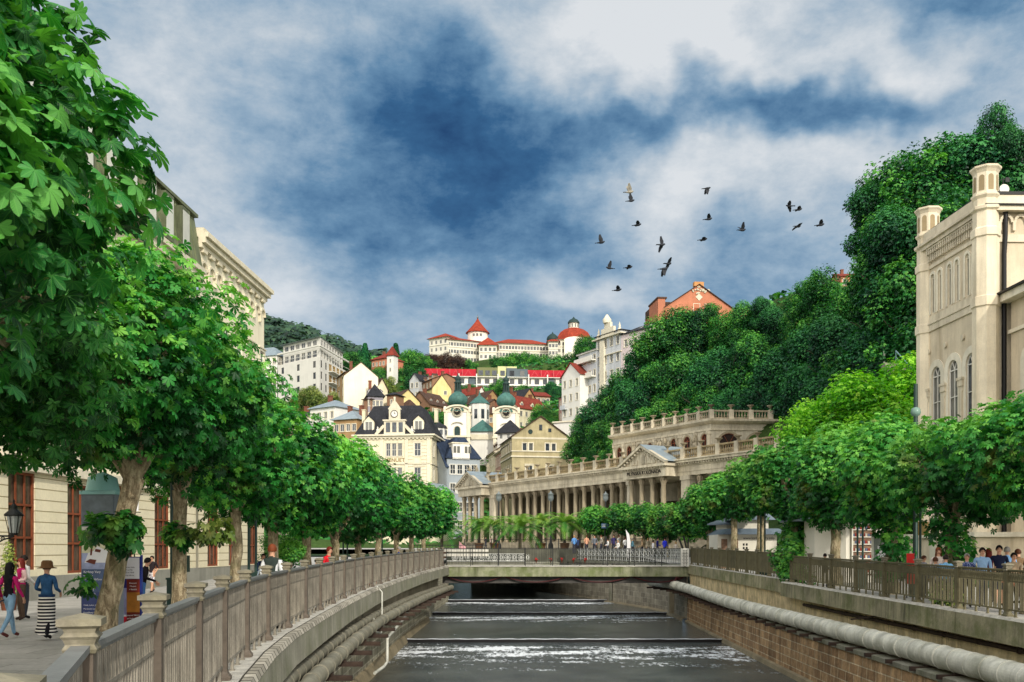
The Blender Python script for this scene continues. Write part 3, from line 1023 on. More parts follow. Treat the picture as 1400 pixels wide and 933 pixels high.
for k, (px, lab) in enumerate([(733, 'first red flower bowl from the left end of the row'), (753, 'second red flower bowl from the left end of the row'),
                               (768, 'middle red flower bowl of the row beyond the footbridge'), (784, 'fourth red flower bowl from the left end of the row'),
                               (800, 'fifth red flower bowl, beside the taller red stand')]):
 p = W(px, 770, 88.5)
 t = empty('flower_bowl', (p.x, 88.5, 0.62), lab, 'flower bowl', 'red flower bowls on the bridge')
 b = MB()
 b.lathe([(0.05, 0.0), (0.06, 0.08), (0.16, 0.2), (0.19, 0.22)], n=8)
 b.build('bowl', m_pot, t)
 b = MB()
 for q in range(16):
  a = random.random() * 6.28
  r = 0.16 * random.random()
  b.lathe([(0.001, 0.0), (0.06, 0.04), (0.001, 0.09)], (r * math.cos(a), r * math.sin(a), 0.2 + 0.18 * random.random()), 5)
 b.build('blossoms', m_red, t)
b = MB()
b.sweep([(0, 0.62), (0, -0.15), (0.3, -0.16)], [(1.1, 90.1, 0), (8.6, 82.6, 0)])
# ------------------------------------------------------------------ buildings
WINCACHE = {}
def window_mesh(w, h, fr, gl, cols=2, rows=1, arch=False, trim=None, tw=0.12, sill=True, ft=0.07, tproud=0.05):
 key = (round(w, 2), round(h, 2), fr.name, gl.name, cols, rows, arch, trim.name if trim else None, round(tw, 2), sill)
 if key in WINCACHE:
  return WINCACHE[key]
 f = MB()
 r = w / 2
 zt = h - r if arch else h
 f.mi = 0
 f.box(-w / 2, -w / 2 + ft, 0.05, 0.12, 0, zt)
 f.box(w / 2 - ft, w / 2, 0.05, 0.12, 0, zt)
 f.box(-w / 2 + ft, w / 2 - ft, 0.05, 0.12, 0, ft)
 f.box(-w / 2 + ft, w / 2 - ft, 0.05, 0.12, zt - ft, zt)
 for k in range(1, cols):
  x = -w / 2 + w * k / cols
  f.box(x - ft * .4, x + ft * .4, 0.06, 0.11, ft, zt - ft)
 for k in range(1, rows):
  z = zt * k / rows
  f.box(-w / 2 + ft, w / 2 - ft, 0.055, 0.115, z - ft * .4, z + ft * .4)
 if arch:
  n = 10
  for k in range(n):
   a0, a1 = PI * k / n, PI * (k + 1) / n
   f.bar(((r - ft / 2) * math.cos(a0), 0.085, zt + (r - ft / 2) * math.sin(a0)), ((r - ft / 2) * math.cos(a1), 0.085, zt + (r - ft / 2) * math.sin(a1)), ft, 0.07, up=(0, 1, 0))
  for a in (PI / 3, 2 * PI / 3):
   f.bar((0, 0.085, zt), (r * .9 * math.cos(a), 0.085, zt + r * .9 * math.sin(a)), ft * .6, 0.05, up=(0, 1, 0))
 if trim:
  f.mi = 2
  p = -tproud
  f.box(-w / 2 - tw, -w / 2, p, 0.0, -0.02, zt)
  f.box(w / 2, w / 2 + tw, p, 0.0, -0.02, zt)
  if arch:
   n = 12
   ri, ro = r, r + tw
   for k in range(n):
    a0, a1 = PI * k / n, PI * (k + 1) / n
    q = [(ri * math.cos(a0), zt + ri * math.sin(a0)), (ro * math.cos(a0), zt + ro * math.sin(a0)), (ro * math.cos(a1), zt + ro * math.sin(a1)), (ri * math.cos(a1), zt + ri * math.sin(a1))]
    f.add([(x, p, z) for x, z in q] + [(x, 0.0, z) for x, z in q], [(0, 3, 2, 1)[::-1], (1, 2, 6, 5), (0, 4, 7, 3)])
  else:
   f.box(-w / 2 - tw, w / 2 + tw, p, 0.0, zt, zt + tw)
   if tw > 0.15:
    f.box(-w / 2 - tw * 1.4, w / 2 + tw * 1.4, p * 2.2, 0.0, zt + tw, zt + tw * 1.5)
  if sill:
   f.box(-w / 2 - tw * 1.2, w / 2 + tw * 1.2, p * 2, 0.05, -0.12, -0.02)
 g = MB()
 g.poly([(-w / 2, 0.14, 0), (w / 2, 0.14, 0), (w / 2, 0.14, zt), (-w / 2, 0.14, zt)])
 if arch:
  g.poly([(-r, 0.14, zt)] + [(r * math.cos(PI * (1 - k / 10)), 0.14, zt + r * math.sin(PI * (1 - k / 10))) for k in range(1, 10)] + [(r, 0.14, zt)])
 f.mi = 1
 res = (f, g)
 WINCACHE[key] = res
 return res
MESHCACHE = {}
class Bld:
 def __init__(self, name, label, cat, origin, group=None, wall=None, sub=False):
  self.o = Vector(origin)
  self.e = empty(name, self.o, label, cat, group)
  self.wall = wall
  self.w = MB()
  self.sub = sub
 def L(self, x, y, z):
  return (x - self.o.x, y - self.o.y, z - self.o.z)
 def face(self, P0, P1, z0, z1, wins=(), rec=0.2, mb=None):
  """vertical wall P0 -> P1 (left to right seen from outside); wins: dicts s, z, w, h, fr, gl, ..."""
  mb = mb or self.w
  P0, P1 = Vector((P0[0], P0[1])), Vector((P1[0], P1[1]))
  d = P1 - P0
  Lw = d.length
  d.normalize()
  nrm = Vector((d.y, -d.x))
  def pt(s, z, dep=0.0):
   q = P0 + d * s - nrm * dep
   return self.L(q.x, q.y, z)
  ss = sorted(set([0.0, Lw] + [round(w['s'] - w['w'] / 2, 4) for w in wins] + [round(w['s'] + w['w'] / 2, 4) for w in wins]))
  zz = sorted(set([z0, z1] + [round(w['z'], 4) for w in wins] + [round(w['z'] + w['h'], 4) for w in wins]))
  ss = [s for s in ss if -1e-6 <= s <= Lw + 1e-6]
  zz = [z for z in zz if z0 - 1e-6 <= z <= z1 + 1e-6]
  for i in range(len(ss) - 1):
   sm = (ss[i] + ss[i + 1]) / 2
   for j in range(len(zz) - 1):
    zm = (zz[j] + zz[j + 1]) / 2
    if any(abs(sm - w['s']) < w['w'] / 2 - 1e-5 and w['z'] < zm < w['z'] + w['h'] for w in wins):
     continue
    mb.add([pt(ss[i], zz[j]), pt(ss[i + 1], zz[j]), pt(ss[i + 1], zz[j + 1]), pt(ss[i], zz[j + 1])], [(0, 1, 2, 3)],
                       uvs=[[(ss[i], zz[j]), (ss[i + 1], zz[j]), (ss[i + 1], zz[j + 1]), (ss[i], zz[j + 1])]])
  for w in wins:
   a, c, e, f = w['s'] - w['w'] / 2, w['s'] + w['w'] / 2, w['z'], w['z'] + w['h']
   for q in (((a, e), (a, f)), ((c, f), (c, e)), ((a, f), (c, f)), ((c, e), (a, e))):
    (s0, q0), (s1, q1) = q
    mb.poly([pt(s0, q0), pt(s1, q1), pt(s1, q1, rec), pt(s0, q0, rec)])
   if w.get('arch'):
    r = w['w'] / 2
    zc = f - r
    n = 8
    for sgn in (-1, 1):
     arc = [(w['s'] + sgn * r * math.cos(PI / 2 * k / n), zc + r * math.sin(PI / 2 * k / n)) for k in range(n + 1)]
     for k in range(n):
      tri = [(w['s'] + sgn * r, f), arc[k], arc[k + 1]]
      if sgn > 0:
       tri = [tri[0], tri[2], tri[1]]
      mb.poly([pt(s, z, 0.001) for s, z in tri])
      mb.poly([pt(arc[k][0], arc[k][1]), pt(arc[k + 1][0], arc[k + 1][1]), pt(arc[k + 1][0], arc[k + 1][1], rec), pt(arc[k][0], arc[k][1], rec)])
   fr, gl = w.get('fr', m_white), w.get('gl', m_glass)
   args = dict(w=w['w'], h=w['h'], fr=fr, gl=gl, cols=w.get('cols', 2), rows=w.get('rows', 1), arch=w.get('arch', False), trim=w.get('trim'), tw=w.get('tw', 0.12),
      sill=w.get('sill', True), ft=w.get('ft', 0.07))
   fm, gm = window_mesh(**args)
   key = (id(fm), self.sub)
   if key not in MESHCACHE:
    mats = [fr, gl, w.get('trim') or fr]
    if self.sub:
     MESHCACHE[key] = (fm.mesh('window', mats), gm.mesh('pane', gl))
    else:
     t = MB()
     t.v, t.f, t.m = list(fm.v), list(fm.f), list(fm.m)
     o = len(t.v)
     t.v += gm.v
     for q in gm.f:
      t.f.append(tuple(o + k for k in q))
      t.m.append(1)
     MESHCACHE[key] = (t.mesh('window', mats), None)
   me, pm = MESHCACHE[key]
   p = pt(w['s'], w['z'])
   o = link(w.get('name', 'window'), me, self.e, p)
   o.rotation_euler.z = math.atan2(d.y, d.x)
   if pm:
    link('pane', pm, o)
  return self
 def rect(self, A, B, depth, z0, z1, wf=(), wr=(), wl=(), back=True):
  A, B = Vector(A[:2]), Vector(B[:2])
  d = (B - A).normalized()
  n = Vector((-d.y, d.x))
  Cc, D = B + n * depth, A + n * depth
  self.face(A, B, z0, z1, wf)
  self.face(B, Cc, z0, z1, wr)
  self.face(D, A, z0, z1, wl)
  if back:
   self.face(Cc, D, z0, z1)
  self.A, self.B, self.Cc, self.D, self.d, self.n = A, B, Cc, D, d, n
  self.W, self.dep = (B - A).length, depth
  return self
 def P(self, u, v, z):
  q = self.A + self.d * u + self.n * v
  return self.L(q.x, q.y, z)
 def band(self, z0, z1, proud, m, name='cornice', faces='fr', mb=None, dent=None):
  """string course / cornice around the front and sides"""
  b = mb or MB()
  W_, D_ = self.W, self.dep
  q = proud
  ring = [(-q, -q), (W_ + q, -q), (W_ + q, D_ + q), (-q, D_ + q)]
  b.add([self.P(u, v, z) for z in (z0, z1) for u, v in ring], [(0, 1, 5, 4), (1, 2, 6, 5), (2, 3, 7, 6), (3, 0, 4, 7), (3, 2, 1, 0), (4, 5, 6, 7)])
  if dent:
   k = int(W_ / dent)
   for i in range(k):
    u = (i + .5) * W_ / k
    b.add([self.P(u + a, v, z) for z in (z0 - 0.25, z0) for a, v in ((-dent * .22, -q * .8), (dent * .22, -q * .8), (dent * .22, 0), (-dent * .22, 0))],
                      [(0, 1, 5, 4), (1, 2, 6, 5), (3, 0, 4, 7), (3, 2, 1, 0)])
  if mb is None:
   b.build(name, m, self.e)
 def gable(self, z, h, m, axis='u', over=0.35, th=0.16, name='roof', gm=None):
  """axis 'u': ridge parallel to the front; 'v': ridge runs away from the front (gable end in front)"""
  W_, D_ = self.W, self.dep
  b = MB()
  if axis == 'v':
   f = lambda a, c, zz: self.P(a, c, zz)
   a1, c1 = W_, D_
  else:
   f = lambda a, c, zz: self.P(c, a, zz)
   a1, c1 = D_, W_
  for c in (0, c1):
   self.w.poly([f(0, c, z), f(a1, c, z), f(a1 / 2, c, z + h)])
  sl_ = h / (a1 / 2)
  for s in (0, 1):
   def q(a, c, dz):
    aa = a if s == 0 else a1 - a
    return f(aa, c, z + a * sl_ + dz)
   lo, hi = -over, a1 / 2
   p = [q(lo, -over, 0.02), q(hi, -over, 0.02), q(hi, c1 + over, 0.02), q(lo, c1 + over, 0.02)]
   p2 = [q(lo, -over, 0.02 + th), q(hi, -over, 0.02 + th), q(hi, c1 + over, 0.02 + th), q(lo, c1 + over, 0.02 + th)]
   b.add(p + p2, [(0, 1, 2, 3), (7, 6, 5, 4), (0, 4, 5, 1), (2, 6, 7, 3), (0, 3, 7, 4)])
  return b.build(name, m, self.e)
 def hip(self, z, h, m, over=0.5, top=None, name='roof', inset=None):
  """hipped roof; inset: run of the slope (frustum when smaller than half the depth)"""
  W_, D_ = self.W, self.dep
  b = MB()
  i = inset if inset is not None else min(W_, D_) / 2
  o = over
  ring0 = [(-o, -o), (W_ + o, -o), (W_ + o, D_ + o), (-o, D_ + o)]
  i = min(i, W_ / 2 - 0.01, D_ / 2 - 0.01)
  ring1 = [(i, i), (W_ - i, i), (W_ - i, D_ - i), (i, D_ - i)]
  vs = [self.P(u, v, z - 0.1) for u, v in ring0] + [self.P(u, v, z) for u, v in ring0] + [self.P(u, v, z + h) for u, v in ring1]
  b.add(vs, [(3, 2, 1, 0), (0, 1, 5, 4), (1, 2, 6, 5), (2, 3, 7, 6), (3, 0, 4, 7), (4, 5, 9, 8), (5, 6, 10, 9), (6, 7, 11, 10), (7, 4, 8, 11), (8, 9, 10, 11)])
  return b.build(name, m, self.e)
 def boxuv(self, u0, u1, v0, v1, z0, z1, b):
  b.add([self.P(u, v, z) for z in (z0, z1) for u, v in ((u0, v0), (u1, v0), (u1, v1), (u0, v1))],
              [(3, 2, 1, 0), (4, 5, 6, 7), (0, 1, 5, 4), (1, 2, 6, 5), (2, 3, 7, 6), (3, 0, 4, 7)])
 def chimney(self, u, v, z, w=0.8, h=1.6, m=None, parent=None):
  b = MB()
  self.boxuv(u - w / 2, u + w / 2, v - .4, v + .4, z - 1.5, z + h, b)
  self.boxuv(u - w / 2 - .08, u + w / 2 + .08, v - .48, v + .48, z + h, z + h + .15, b)
  return b.build('chimney', m or m_brickred, parent or self.e)
 def dormer(self, u, v, z, w=1.3, h=1.5, dep=2.0, wm=None, rm=None, fr=None):
  """gabled dormer whose face stands at v"""
  b = MB()
  b.mi = 0
  self.boxuv(u - w / 2, u + w / 2, v, v + dep, z, z + h, b)
  b.poly([self.P(u - w / 2, v, z + h), self.P(u + w / 2, v, z + h), self.P(u, v, z + h + w * .45)])
  b.mi = 1
  for s in (-1, 1):
   b.add([self.P(u + s * (w / 2 + .15), v - .15, z + h - .08), self.P(u, v - .15, z + h + w * .5), self.P(u, v + dep, z + h + w * .5), self.P(u + s * (w / 2 + .15), v + dep, z + h - .08)],
                  [(0, 1, 2, 3) if s < 0 else (3, 2, 1, 0)])
  b.mi = 2
  self.boxuv(u - w * .32, u + w * .32, v - .02, v + .02, z + .25, z + h - .12, b)
  b.mi = 3
  self.boxuv(u - .04, u + .04, v - .05, v - .02, z + .25, z + h - .12, b)
  self.boxuv(u - w * .38, u - w * .32, v - .06, v - .0, z + .2, z + h - .06, b)
  self.boxuv(u + w * .32, u + w * .38, v - .06, v - .0, z + .2, z + h - .06, b)
  self.boxuv(u - w * .38, u + w * .38, v - .06, v - .0, z + h - .12, z + h - .04, b)
  return b.build('dormer', [wm or self.wall, rm or m_slate, m_glass, fr or m_white], self.e)
 def done(self):
  self.w.build('wall', self.wall, self.e)
  return self.e
def wgrid(Lw, n, zs, w, h, margin=None, **kw):
 """regular rows of windows"""
 out = []
 mg = margin if margin is not None else Lw / n / 2
 for k in range(n):
  s = mg + (Lw - 2 * mg) * (k / (n - 1) if n > 1 else 0.5)
  for z in zs:
   out.append(dict(s=s, z=z, w=w, h=h, **kw))
 return out
def tilemat(name, c, c2=None, th=0.35):
 if name in MATS:
  return MATS[name]
 return brick(name, c, c2 or mul(c, 0.75), mul(c, 0.45), 0.25, th, 0.03, bump=0.6)
m_slate = tilemat('dark_slate', C(58, 60, 66), C(46, 48, 54))
m_slateb = tilemat('blue_slate', C(56, 72, 98), C(46, 58, 80))
m_redtile = tilemat('red_tile', C(156, 68, 52), C(128, 54, 42))
m_browntile = tilemat('brown_tile', C(104, 80, 68), C(80, 62, 54))
m_redmetal = mat('crimson_roof', C(178, 24, 38), rough=0.5, var=0.15, bump=0.1)
m_zinc = mat('zinc_sheet', C(150, 164, 172), rough=0.45, var=0.2, scale=1.2, streak=0.4, streakcol=C(96, 108, 116), metal=0.2)
m_copper = mat('green_copper', C(74, 118, 112), rough=0.6, var=0.35, scale=1.4, streak=0.6, streakcol=C(40, 78, 72), bump=0.3)
m_copperdk = mat('dark_copper', C(38, 62, 60), rough=0.6, var=0.3)
m_brickred = mat('chimney_brick', C(132, 84, 66), var=0.4, scale=3)
m_cream = mat('cream_render', C(228, 220, 192), var=0.16, scale=0.5, streak=0.35, streakcol=C(160, 140, 100), bump=0.15)
m_creamlit = mat('pale_cream_render', C(248, 240, 214), var=0.08, scale=0.5, streak=0.25, streakcol=C(180, 165, 130), bump=0.12)
m_whitew = mat('white_render', C(232, 230, 224), var=0.07, scale=0.5, streak=0.25, streakcol=C(170, 170, 165), bump=0.1)
m_greyw = mat('grey_white_render', C(206, 210, 214), var=0.12, scale=0.5, streak=0.45, streakcol=C(130, 132, 136), bump=0.12)
m_bluegrey = mat('blue_grey_render', C(168, 178, 186), var=0.10, scale=0.4, streak=0.2, bump=0.1)
m_yellow = mat('soft_yellow_render', C(230, 212, 152), var=0.12, scale=0.5, streak=0.35, streakcol=C(170, 130, 70), bump=0.12)
m_tan = mat('tan_render', C(176, 142, 100), var=0.25, scale=0.5, streak=0.5, streakcol=C(110, 80, 50), bump=0.15)
m_pinkw = mat('dusty_pink_render', C(196, 152, 140), var=0.15, scale=0.5, streak=0.35, bump=0.1)
m_orangew = mat('salmon_orange_render', C(192, 124, 96), var=0.12, scale=0.5, streak=0.3, bump=0.1)
m_brownw = mat('brown_render', C(150, 116, 92), var=0.2, scale=0.5, streak=0.45, bump=0.15)
m_gstone = mat('gable_stone', C(196, 184, 146), var=0.25, scale=0.7, fine=5, streak=0.5, streakcol=C(120, 106, 74), bump=0.4)
m_trim = mat('light_trim', C(226, 218, 196), var=0.12, scale=2, streak=0.3, bump=0.1)
m_wood = mat('red_brown_joinery', C(140, 74, 46), rough=0.5, var=0.25, scale=3, spec=0.4)
# ============ left spa-front building: ground floor shops, green mansard, arcaded cornice further on
m_shop = brick('banded_cream_rustication', C(240, 230, 200), C(236, 226, 194), C(170, 156, 120), 30.0, 0.42, 0.022, bump=0.8, nv=0.25)
m_greenroof = mat('verdigris_mansard', C(118, 126, 96), rough=0.6, var=0.35, scale=1.0, streak=0.8, streakcol=C(64, 70, 52), bump=0.3)
def lf(y):
 return -18.0 + 0.05 * (y - 34)
Y0, Y1, Y2 = -6.0, 51.5, 63.0
bl = Bld('corner_building', 'long cream building with banded ground floor, brown shop windows and green mansard', 'building', (lf(30), 30, 0), wall=m_creamlit, sub=True)
A, B_ = (lf(Y1), Y1), (lf(Y0), Y0)
P0, P1 = (lf(Y0), Y0), (lf(Y1), Y1)
shop = MB()
wins = []
for k in range(13):
 y = 4.0 + 4.1 * k
 if y > Y1 - Y0 - 1.5:
  break
 wins.append(dict(s=y, z=1.15 if k % 2 else 0.35, w=1.75, h=3.7 if k % 2 else 4.3, fr=m_wood, gl=m_glassb, cols=3, rows=3, sill=False, ft=0.10))
bl.face(P0, P1, 0.9, 4.9, [dict(w, z=max(w['z'], 0.95), h=3.6) for w in wins], mb=shop, rec=0.3)
shop.build('ground_floor', m_shop, bl.e)
b = MB()
for s in [0]:
 pass
dvec = (Vector(P1) - Vector(P0)).normalized()
nv = Vector((dvec.y, -dvec.x))
Lb = (Vector(P1) - Vector(P0)).length
def LP(s, out, z):
 q = Vector(P0) + dvec * s + nv * out
 return bl.L(q.x, q.y, z)
def lbox(b, s0, s1, o0, o1, z0, z1):
 b.add([LP(s, o, z) for z in (z0, z1) for s, o in ((s0, o1), (s1, o1), (s1, o0), (s0, o0))],
          [(3, 2, 1, 0), (4, 5, 6, 7), (0, 1, 5, 4), (1, 2, 6, 5), (2, 3, 7, 6), (3, 0, 4, 7)])
b = MB()
lbox(b, 0, Lb + 13, -0.2, 0.09, -0.3, 0.9)
b.build('plinth', mat('grey_plinth', C(150, 150, 142), var=0.2, scale=0.8, streak=0.4), bl.e)
up = []
for k in range(13):
 s = 4.0 + 4.1 * k
 if s > Lb - 1.5:
  break
 for z, h, ar in ((5.9, 2.3, False), (9.5, 2.2, False), (13.0, 1.8, False)):
  up.append(dict(s=s, z=z, w=1.3, h=h, fr=m_white, gl=m_glass, trim=m_trim, tw=0.2, cols=2, rows=2))
bl.face(P0, P1, 4.9, 16.7, up)
b = MB()
lbox(b, 0, Lb, 0.0, 0.25, 4.8, 5.15)
lbox(b, 0, Lb, 0.0, 0.45, 16.35, 16.75)
lbox(b, 0, Lb, 0.0, 0.6, 16.75, 17.0)
lbox(b, 0, Lb, 0.0, 0.12, 8.7, 8.9)
b.build('cornice', m_trim, bl.e)
b = MB()
b.poly([LP(0, 0.4, 17.0), LP(Lb, 0.4, 17.0), LP(Lb, -0.1, 19.9), LP(0, -0.1, 19.9)])
b.poly([LP(0, -0.1, 19.9), LP(Lb, -0.1, 19.9), LP(Lb, -9, 20.9), LP(0, -9, 20.9)])
b.poly([LP(Lb, 0.4, 17.0), LP(Lb, -9, 17.0), LP(Lb, -9, 20.9), LP(Lb, -0.1, 19.9)])
lbox(b, 0, Lb + .05, -0.2, 0.12, 19.85, 20.02)
for k in range(int(Lb / 0.62)):
 s = 0.3 + k * 0.62
 b.bar(LP(s, 0.42, 17.02), LP(s, -0.07, 19.9), 0.05, 0.05)
b.build('roof', m_greenroof, bl.e)
for k in range(int(Lb / 2.05) - 1):
 s = 1.9 + 2.05 * k
 b = MB()
 b.mi = 0
 lbox(b, s - 0.5, s + 0.5, -0.3, 0.42, 17.2, 19.5)
 b.mi = 1
 lbox(b, s - 0.42, s + 0.42, 0.42, 0.435, 17.4, 19.3)
 b.build('dormer', [m_greenroof, mat('pale_blind', C(214, 216, 208), var=0.1)], bl.e)
for s in (12, 26, 40, 52):
 b = MB()
 lbox(b, s - 1.3, s + 1.3, -4.2, -1.6, 19.9, 20.9)
 lbox(b, s - 1.4, s + 1.4, -4.3, -1.5, 20.9, 21.0)
 b.build('roof_light', m_zinc, bl.e)
bl.face((lf(Y0) - 14, Y0), P0, -0.3, 16.2)
bl.face((lf(Y1), Y1), (lf(Y1) - 14, Y1), 4.9, 19.2)
sg = MB()
q = Vector(P0) + dvec * 35.6 + nv * 0.25
e_ = link('shop_sign', (lambda bb: (bb.box(-1.3, 1.3, -0.06, 0.06, -0.22, 0.22), bb.mesh('shop_sign', m_trim))[1])(MB()), bl.e, bl.L(q.x, q.y, 4.55))
e_.rotation_euler.z = math.atan2(dvec.y, dvec.x)
text('kavárna', 'lettering', m_dark, e_, (0, -0.07, 0.0), (R(90), 0, 0), 0.42)
bl.done()
bl = Bld('arcaded_building', 'tall cream building with round arched frieze beneath its heavy cornice', 'building', (lf(Y1), Y1, 0), wall=m_creamlit, sub=True)
P0, P1 = (lf(Y1) + 0.12, Y1 + 0.05), (lf(Y2) + 0.12, Y2)
dvec = (Vector(P1) - Vector(P0)).normalized()
nv = Vector((dvec.y, -dvec.x))
Lb = (Vector(P1) - Vector(P0)).length
shop = MB()
bl.face(P0, P1, 0.9, 4.9, [dict(s=2.2 + 3.4 * k, z=0.95, w=1.7, h=3.6, fr=m_wood, gl=m_glassb, cols=3, rows=3, sill=False, ft=0.1) for k in range(3)], mb=shop, rec=0.3)
shop.build('ground_floor', m_shop, bl.e)
bl.face(P0, P1, 4.9, 19.1, [dict(s=2.2 + 2.2 * k, z=z, w=0.95, h=h, fr=m_white, gl=m_glass, trim=m_trim, tw=0.16) for k in range(5) for z, h in ((6.0, 2.3), (9.6, 2.3), (13.0, 1.9))])
b = MB()
lbox(b, 0, Lb, 0.0, 0.2, 4.8, 5.1)
lbox(b, 0, Lb + .1, 0.0, 0.2, 18.3, 18.55)
lbox(b, 0, Lb + .25, 0.0, 0.4, 18.55, 18.85)
lbox(b, 0, Lb + .4, -0.4, 0.55, 18.85, 19.1)
lbox(b, 0, Lb + .2, -0.4, 0.3, 19.1, 19.35)
n = int(Lb / 1.1)
for k in range(n):
 s0 = Lb * (k + 0.5) / n
 r = 0.46
 for q in range(8):
  a0, a1 = PI * q / 8, PI * (q + 1) / 8
  b.bar(LP(s0 + r * math.cos(a0), 0.09, 17.2 + r * math.sin(a0)), LP(s0 + r * math.cos(a1), 0.09, 17.2 + r * math.sin(a1)), 0.14, 0.14)
 lbox(b, s0 - r - 0.12, s0 - r + 0.04, 0.0, 0.18, 16.7, 17.25)
 lbox(b, s0 - 0.3, s0 + 0.3, 0.02, 0.2, 18.1, 18.3)
b.build('cornice', m_trim, bl.e)
bl.face((lf(Y2) + .12, Y2), (lf(Y2) - 14, Y2 + 0.5), -0.3, 19.1)
b = MB()
b.poly([LP(0, 0, 19.36), LP(Lb, 0, 19.36), LP(Lb, -14, 19.36), LP(0, -14, 19.36)])
b.build('roof', m_zinc, bl.e)
bl.done()
# ============ spa building at the right
m_spa = mat('beige_spa_render', C(228, 213, 186), var=0.2, scale=0.5, streak=0.5, streakcol=C(150, 130, 98), bump=0.15)
m_spat = mat('light_spa_stone', C(236, 228, 208), var=0.12, scale=1.5, streak=0.35, streakcol=C(150, 134, 104), bump=0.2)
m_black = mat('black_gutter', C(24, 24, 26), rough=0.5, var=0.2)
SL, SC = (25.5, 58.6), (25.8, 52.0)
sp = Bld('spa_building', 'beige neo-gothic spa building with octagonal corner turrets and arched windows', 'building', (25.8, 52, 0), wall=m_spa, sub=True)
wins = []
LW = (Vector(SL) - Vector(SC)).length
for k in range(3):
 wins.append(dict(s=1.35 + 2.0 * k, z=7.6, w=1.12, h=5.3, arch=True, fr=m_white, gl=m_glass, trim=m_spat, tw=0.42, cols=2, rows=3, ft=0.06, sill=False))
for k in range(3):
 for q in (-0.43, 0.43):
  wins.append(dict(s=1.35 + 2.0 * k + q, z=16.2, w=0.44, h=2.4, arch=True, fr=m_spat, gl=mat('pale_window_glass', C(170, 164, 150), rough=.4, var=.2), trim=m_spat, tw=0.16, cols=1, rows=1, ft=0.05, sill=False))  # pale grey glass in the narrow paired arches
for k in range(3):
 wins.append(dict(s=1.35 + 2.0 * k, z=3.6, w=1.0, h=2.4, arch=True, fr=m_white, gl=m_glass, trim=m_spat, tw=0.2, cols=2, rows=2))
sp.face(SL, SC, -0.5, 21.3, wins, rec=0.35)
fw = []
for k in range(5):
 fw.append(dict(s=2.9 + 2.6 * k, z=16.2, w=0.7, h=2.6, arch=True, fr=m_spat, gl=m_glass, trim=m_spat, tw=0.2, cols=1, sill=False))
sp.face(SC, (41, 52.4), -0.5, 21.3, fw, rec=0.35)
P0, P1 = SL, SC
dvec = (Vector(P1) - Vector(P0)).normalized()
nv = Vector((dvec.y, -dvec.x))
bl = sp
Lb = LW
m_ = MB()
lbox(m_, 0, Lb, 0.0, 0.10, 15.15, 15.55)
lbox(m_, 0, Lb, 0.0, 0.16, 15.55, 15.65)
lbox(m_, 0.3, Lb - .3, 0.0, 0.06, 15.65, 16.05)
lbox(m_, 0, Lb, 0.0, 0.10, 18.95, 19.15)
lbox(m_, 0, Lb, 0.0, 0.40, 20.15, 20.4)
lbox(m_, 0, Lb, 0.0, 0.55, 20.4, 20.55)
lbox(m_, 0, Lb, 0.0, 0.3, 20.55, 21.2)
n = 22
for k in range(n):
 s0 = 0.6 + (Lb - 1.2) * (k + .5) / n
 lbox(m_, s0 - .05, s0 + .05, 0.0, 0.32, 19.75, 20.15)
 lbox(m_, s0 - .05, s0 + .05, 0.0, 0.2, 19.35, 19.75)
 for q in range(4):
  a0, a1 = PI * q / 4, PI * (q + 1) / 4
  m_.bar(LP(s0 + .13 + .1 * math.cos(a0), 0.3, 20.0 + .1 * math.sin(a0)), LP(s0 + .13 + .1 * math.cos(a1), 0.3, 20.0 + .1 * math.sin(a1)), 0.06, 0.06)
for k in range(4):
 s0 = 0.35 + 2.0 * k
 lbox(m_, s0 - .32, s0 + .32, 0.0, 0.22, 11.55, 11.7)
 lbox(m_, s0 - .26, s0 + .26, 0.0, 0.18, 11.2, 11.55)
 lbox(m_, s0 - .22, s0 + .22, 0.0, 0.12, 10.9, 11.2)
 lbox(m_, s0 - .16, s0 + .16, 0.0, 0.14, 7.6, 10.9)
for k in range(3):
 q = LP(0.5 + 2.0 * k, 0.05, 13.95)
 m_.tube([(q[0] + .02, q[1], q[2]), (q[0] - .06, q[1], q[2])], 0.17, 10)
m_.build('stonework', MATS['turret_render'] if 'turret_render' in MATS else mat('turret_render', C(236, 224, 200), var=0.2, scale=0.6, streak=0.5, streakcol=C(150, 134, 104), bump=0.2), sp.e)
P0, P1 = SC, (41, 52.4)
dvec = (Vector(P1) - Vector(P0)).normalized()
nv = Vector((dvec.y, -dvec.x))
Lf = (Vector(P1) - Vector(P0)).length
m_ = MB()
lbox(m_, 0, Lf, 0.0, 0.10, 18.7, 19.1)
lbox(m_, 0, Lf, 0.0, 0.5, 20.3, 20.55)
lbox(m_, 0, Lf, 0.0, 0.3, 20.55, 21.2)
for k in range(17):
 s0 = 1.2 + 0.8 * k
 for q in range(8):
  a0, a1 = PI * q / 8, PI * (q + 1) / 8
  m_.bar(LP(s0 + .33 * math.cos(a0), 0.08, 19.75 + .4 * math.sin(a0)), LP(s0 + .33 * math.cos(a1), 0.08, 19.75 + .4 * math.sin(a1)), 0.12, 0.14)
 lbox(m_, s0 - .46, s0 - .3, 0, .16, 19.3, 19.8)
m_.build('front_frieze', MATS['turret_render'], sp.e)
m_ = MB()
lbox(m_, -0.2, Lf, -0.2, 0.62, 20.55, 20.62)
lbox(m_, -0.2, Lf, -6.8, 0.35, 21.2, 21.36)
m_.tube([LP(1.15, 0.12, 20.6), LP(1.1, 0.16, 18.9), LP(1.05, 0.14, 18.0), LP(1.05, 0.14, 0)], 0.13, 8)
m_.build('gutter', m_black, sp.e)
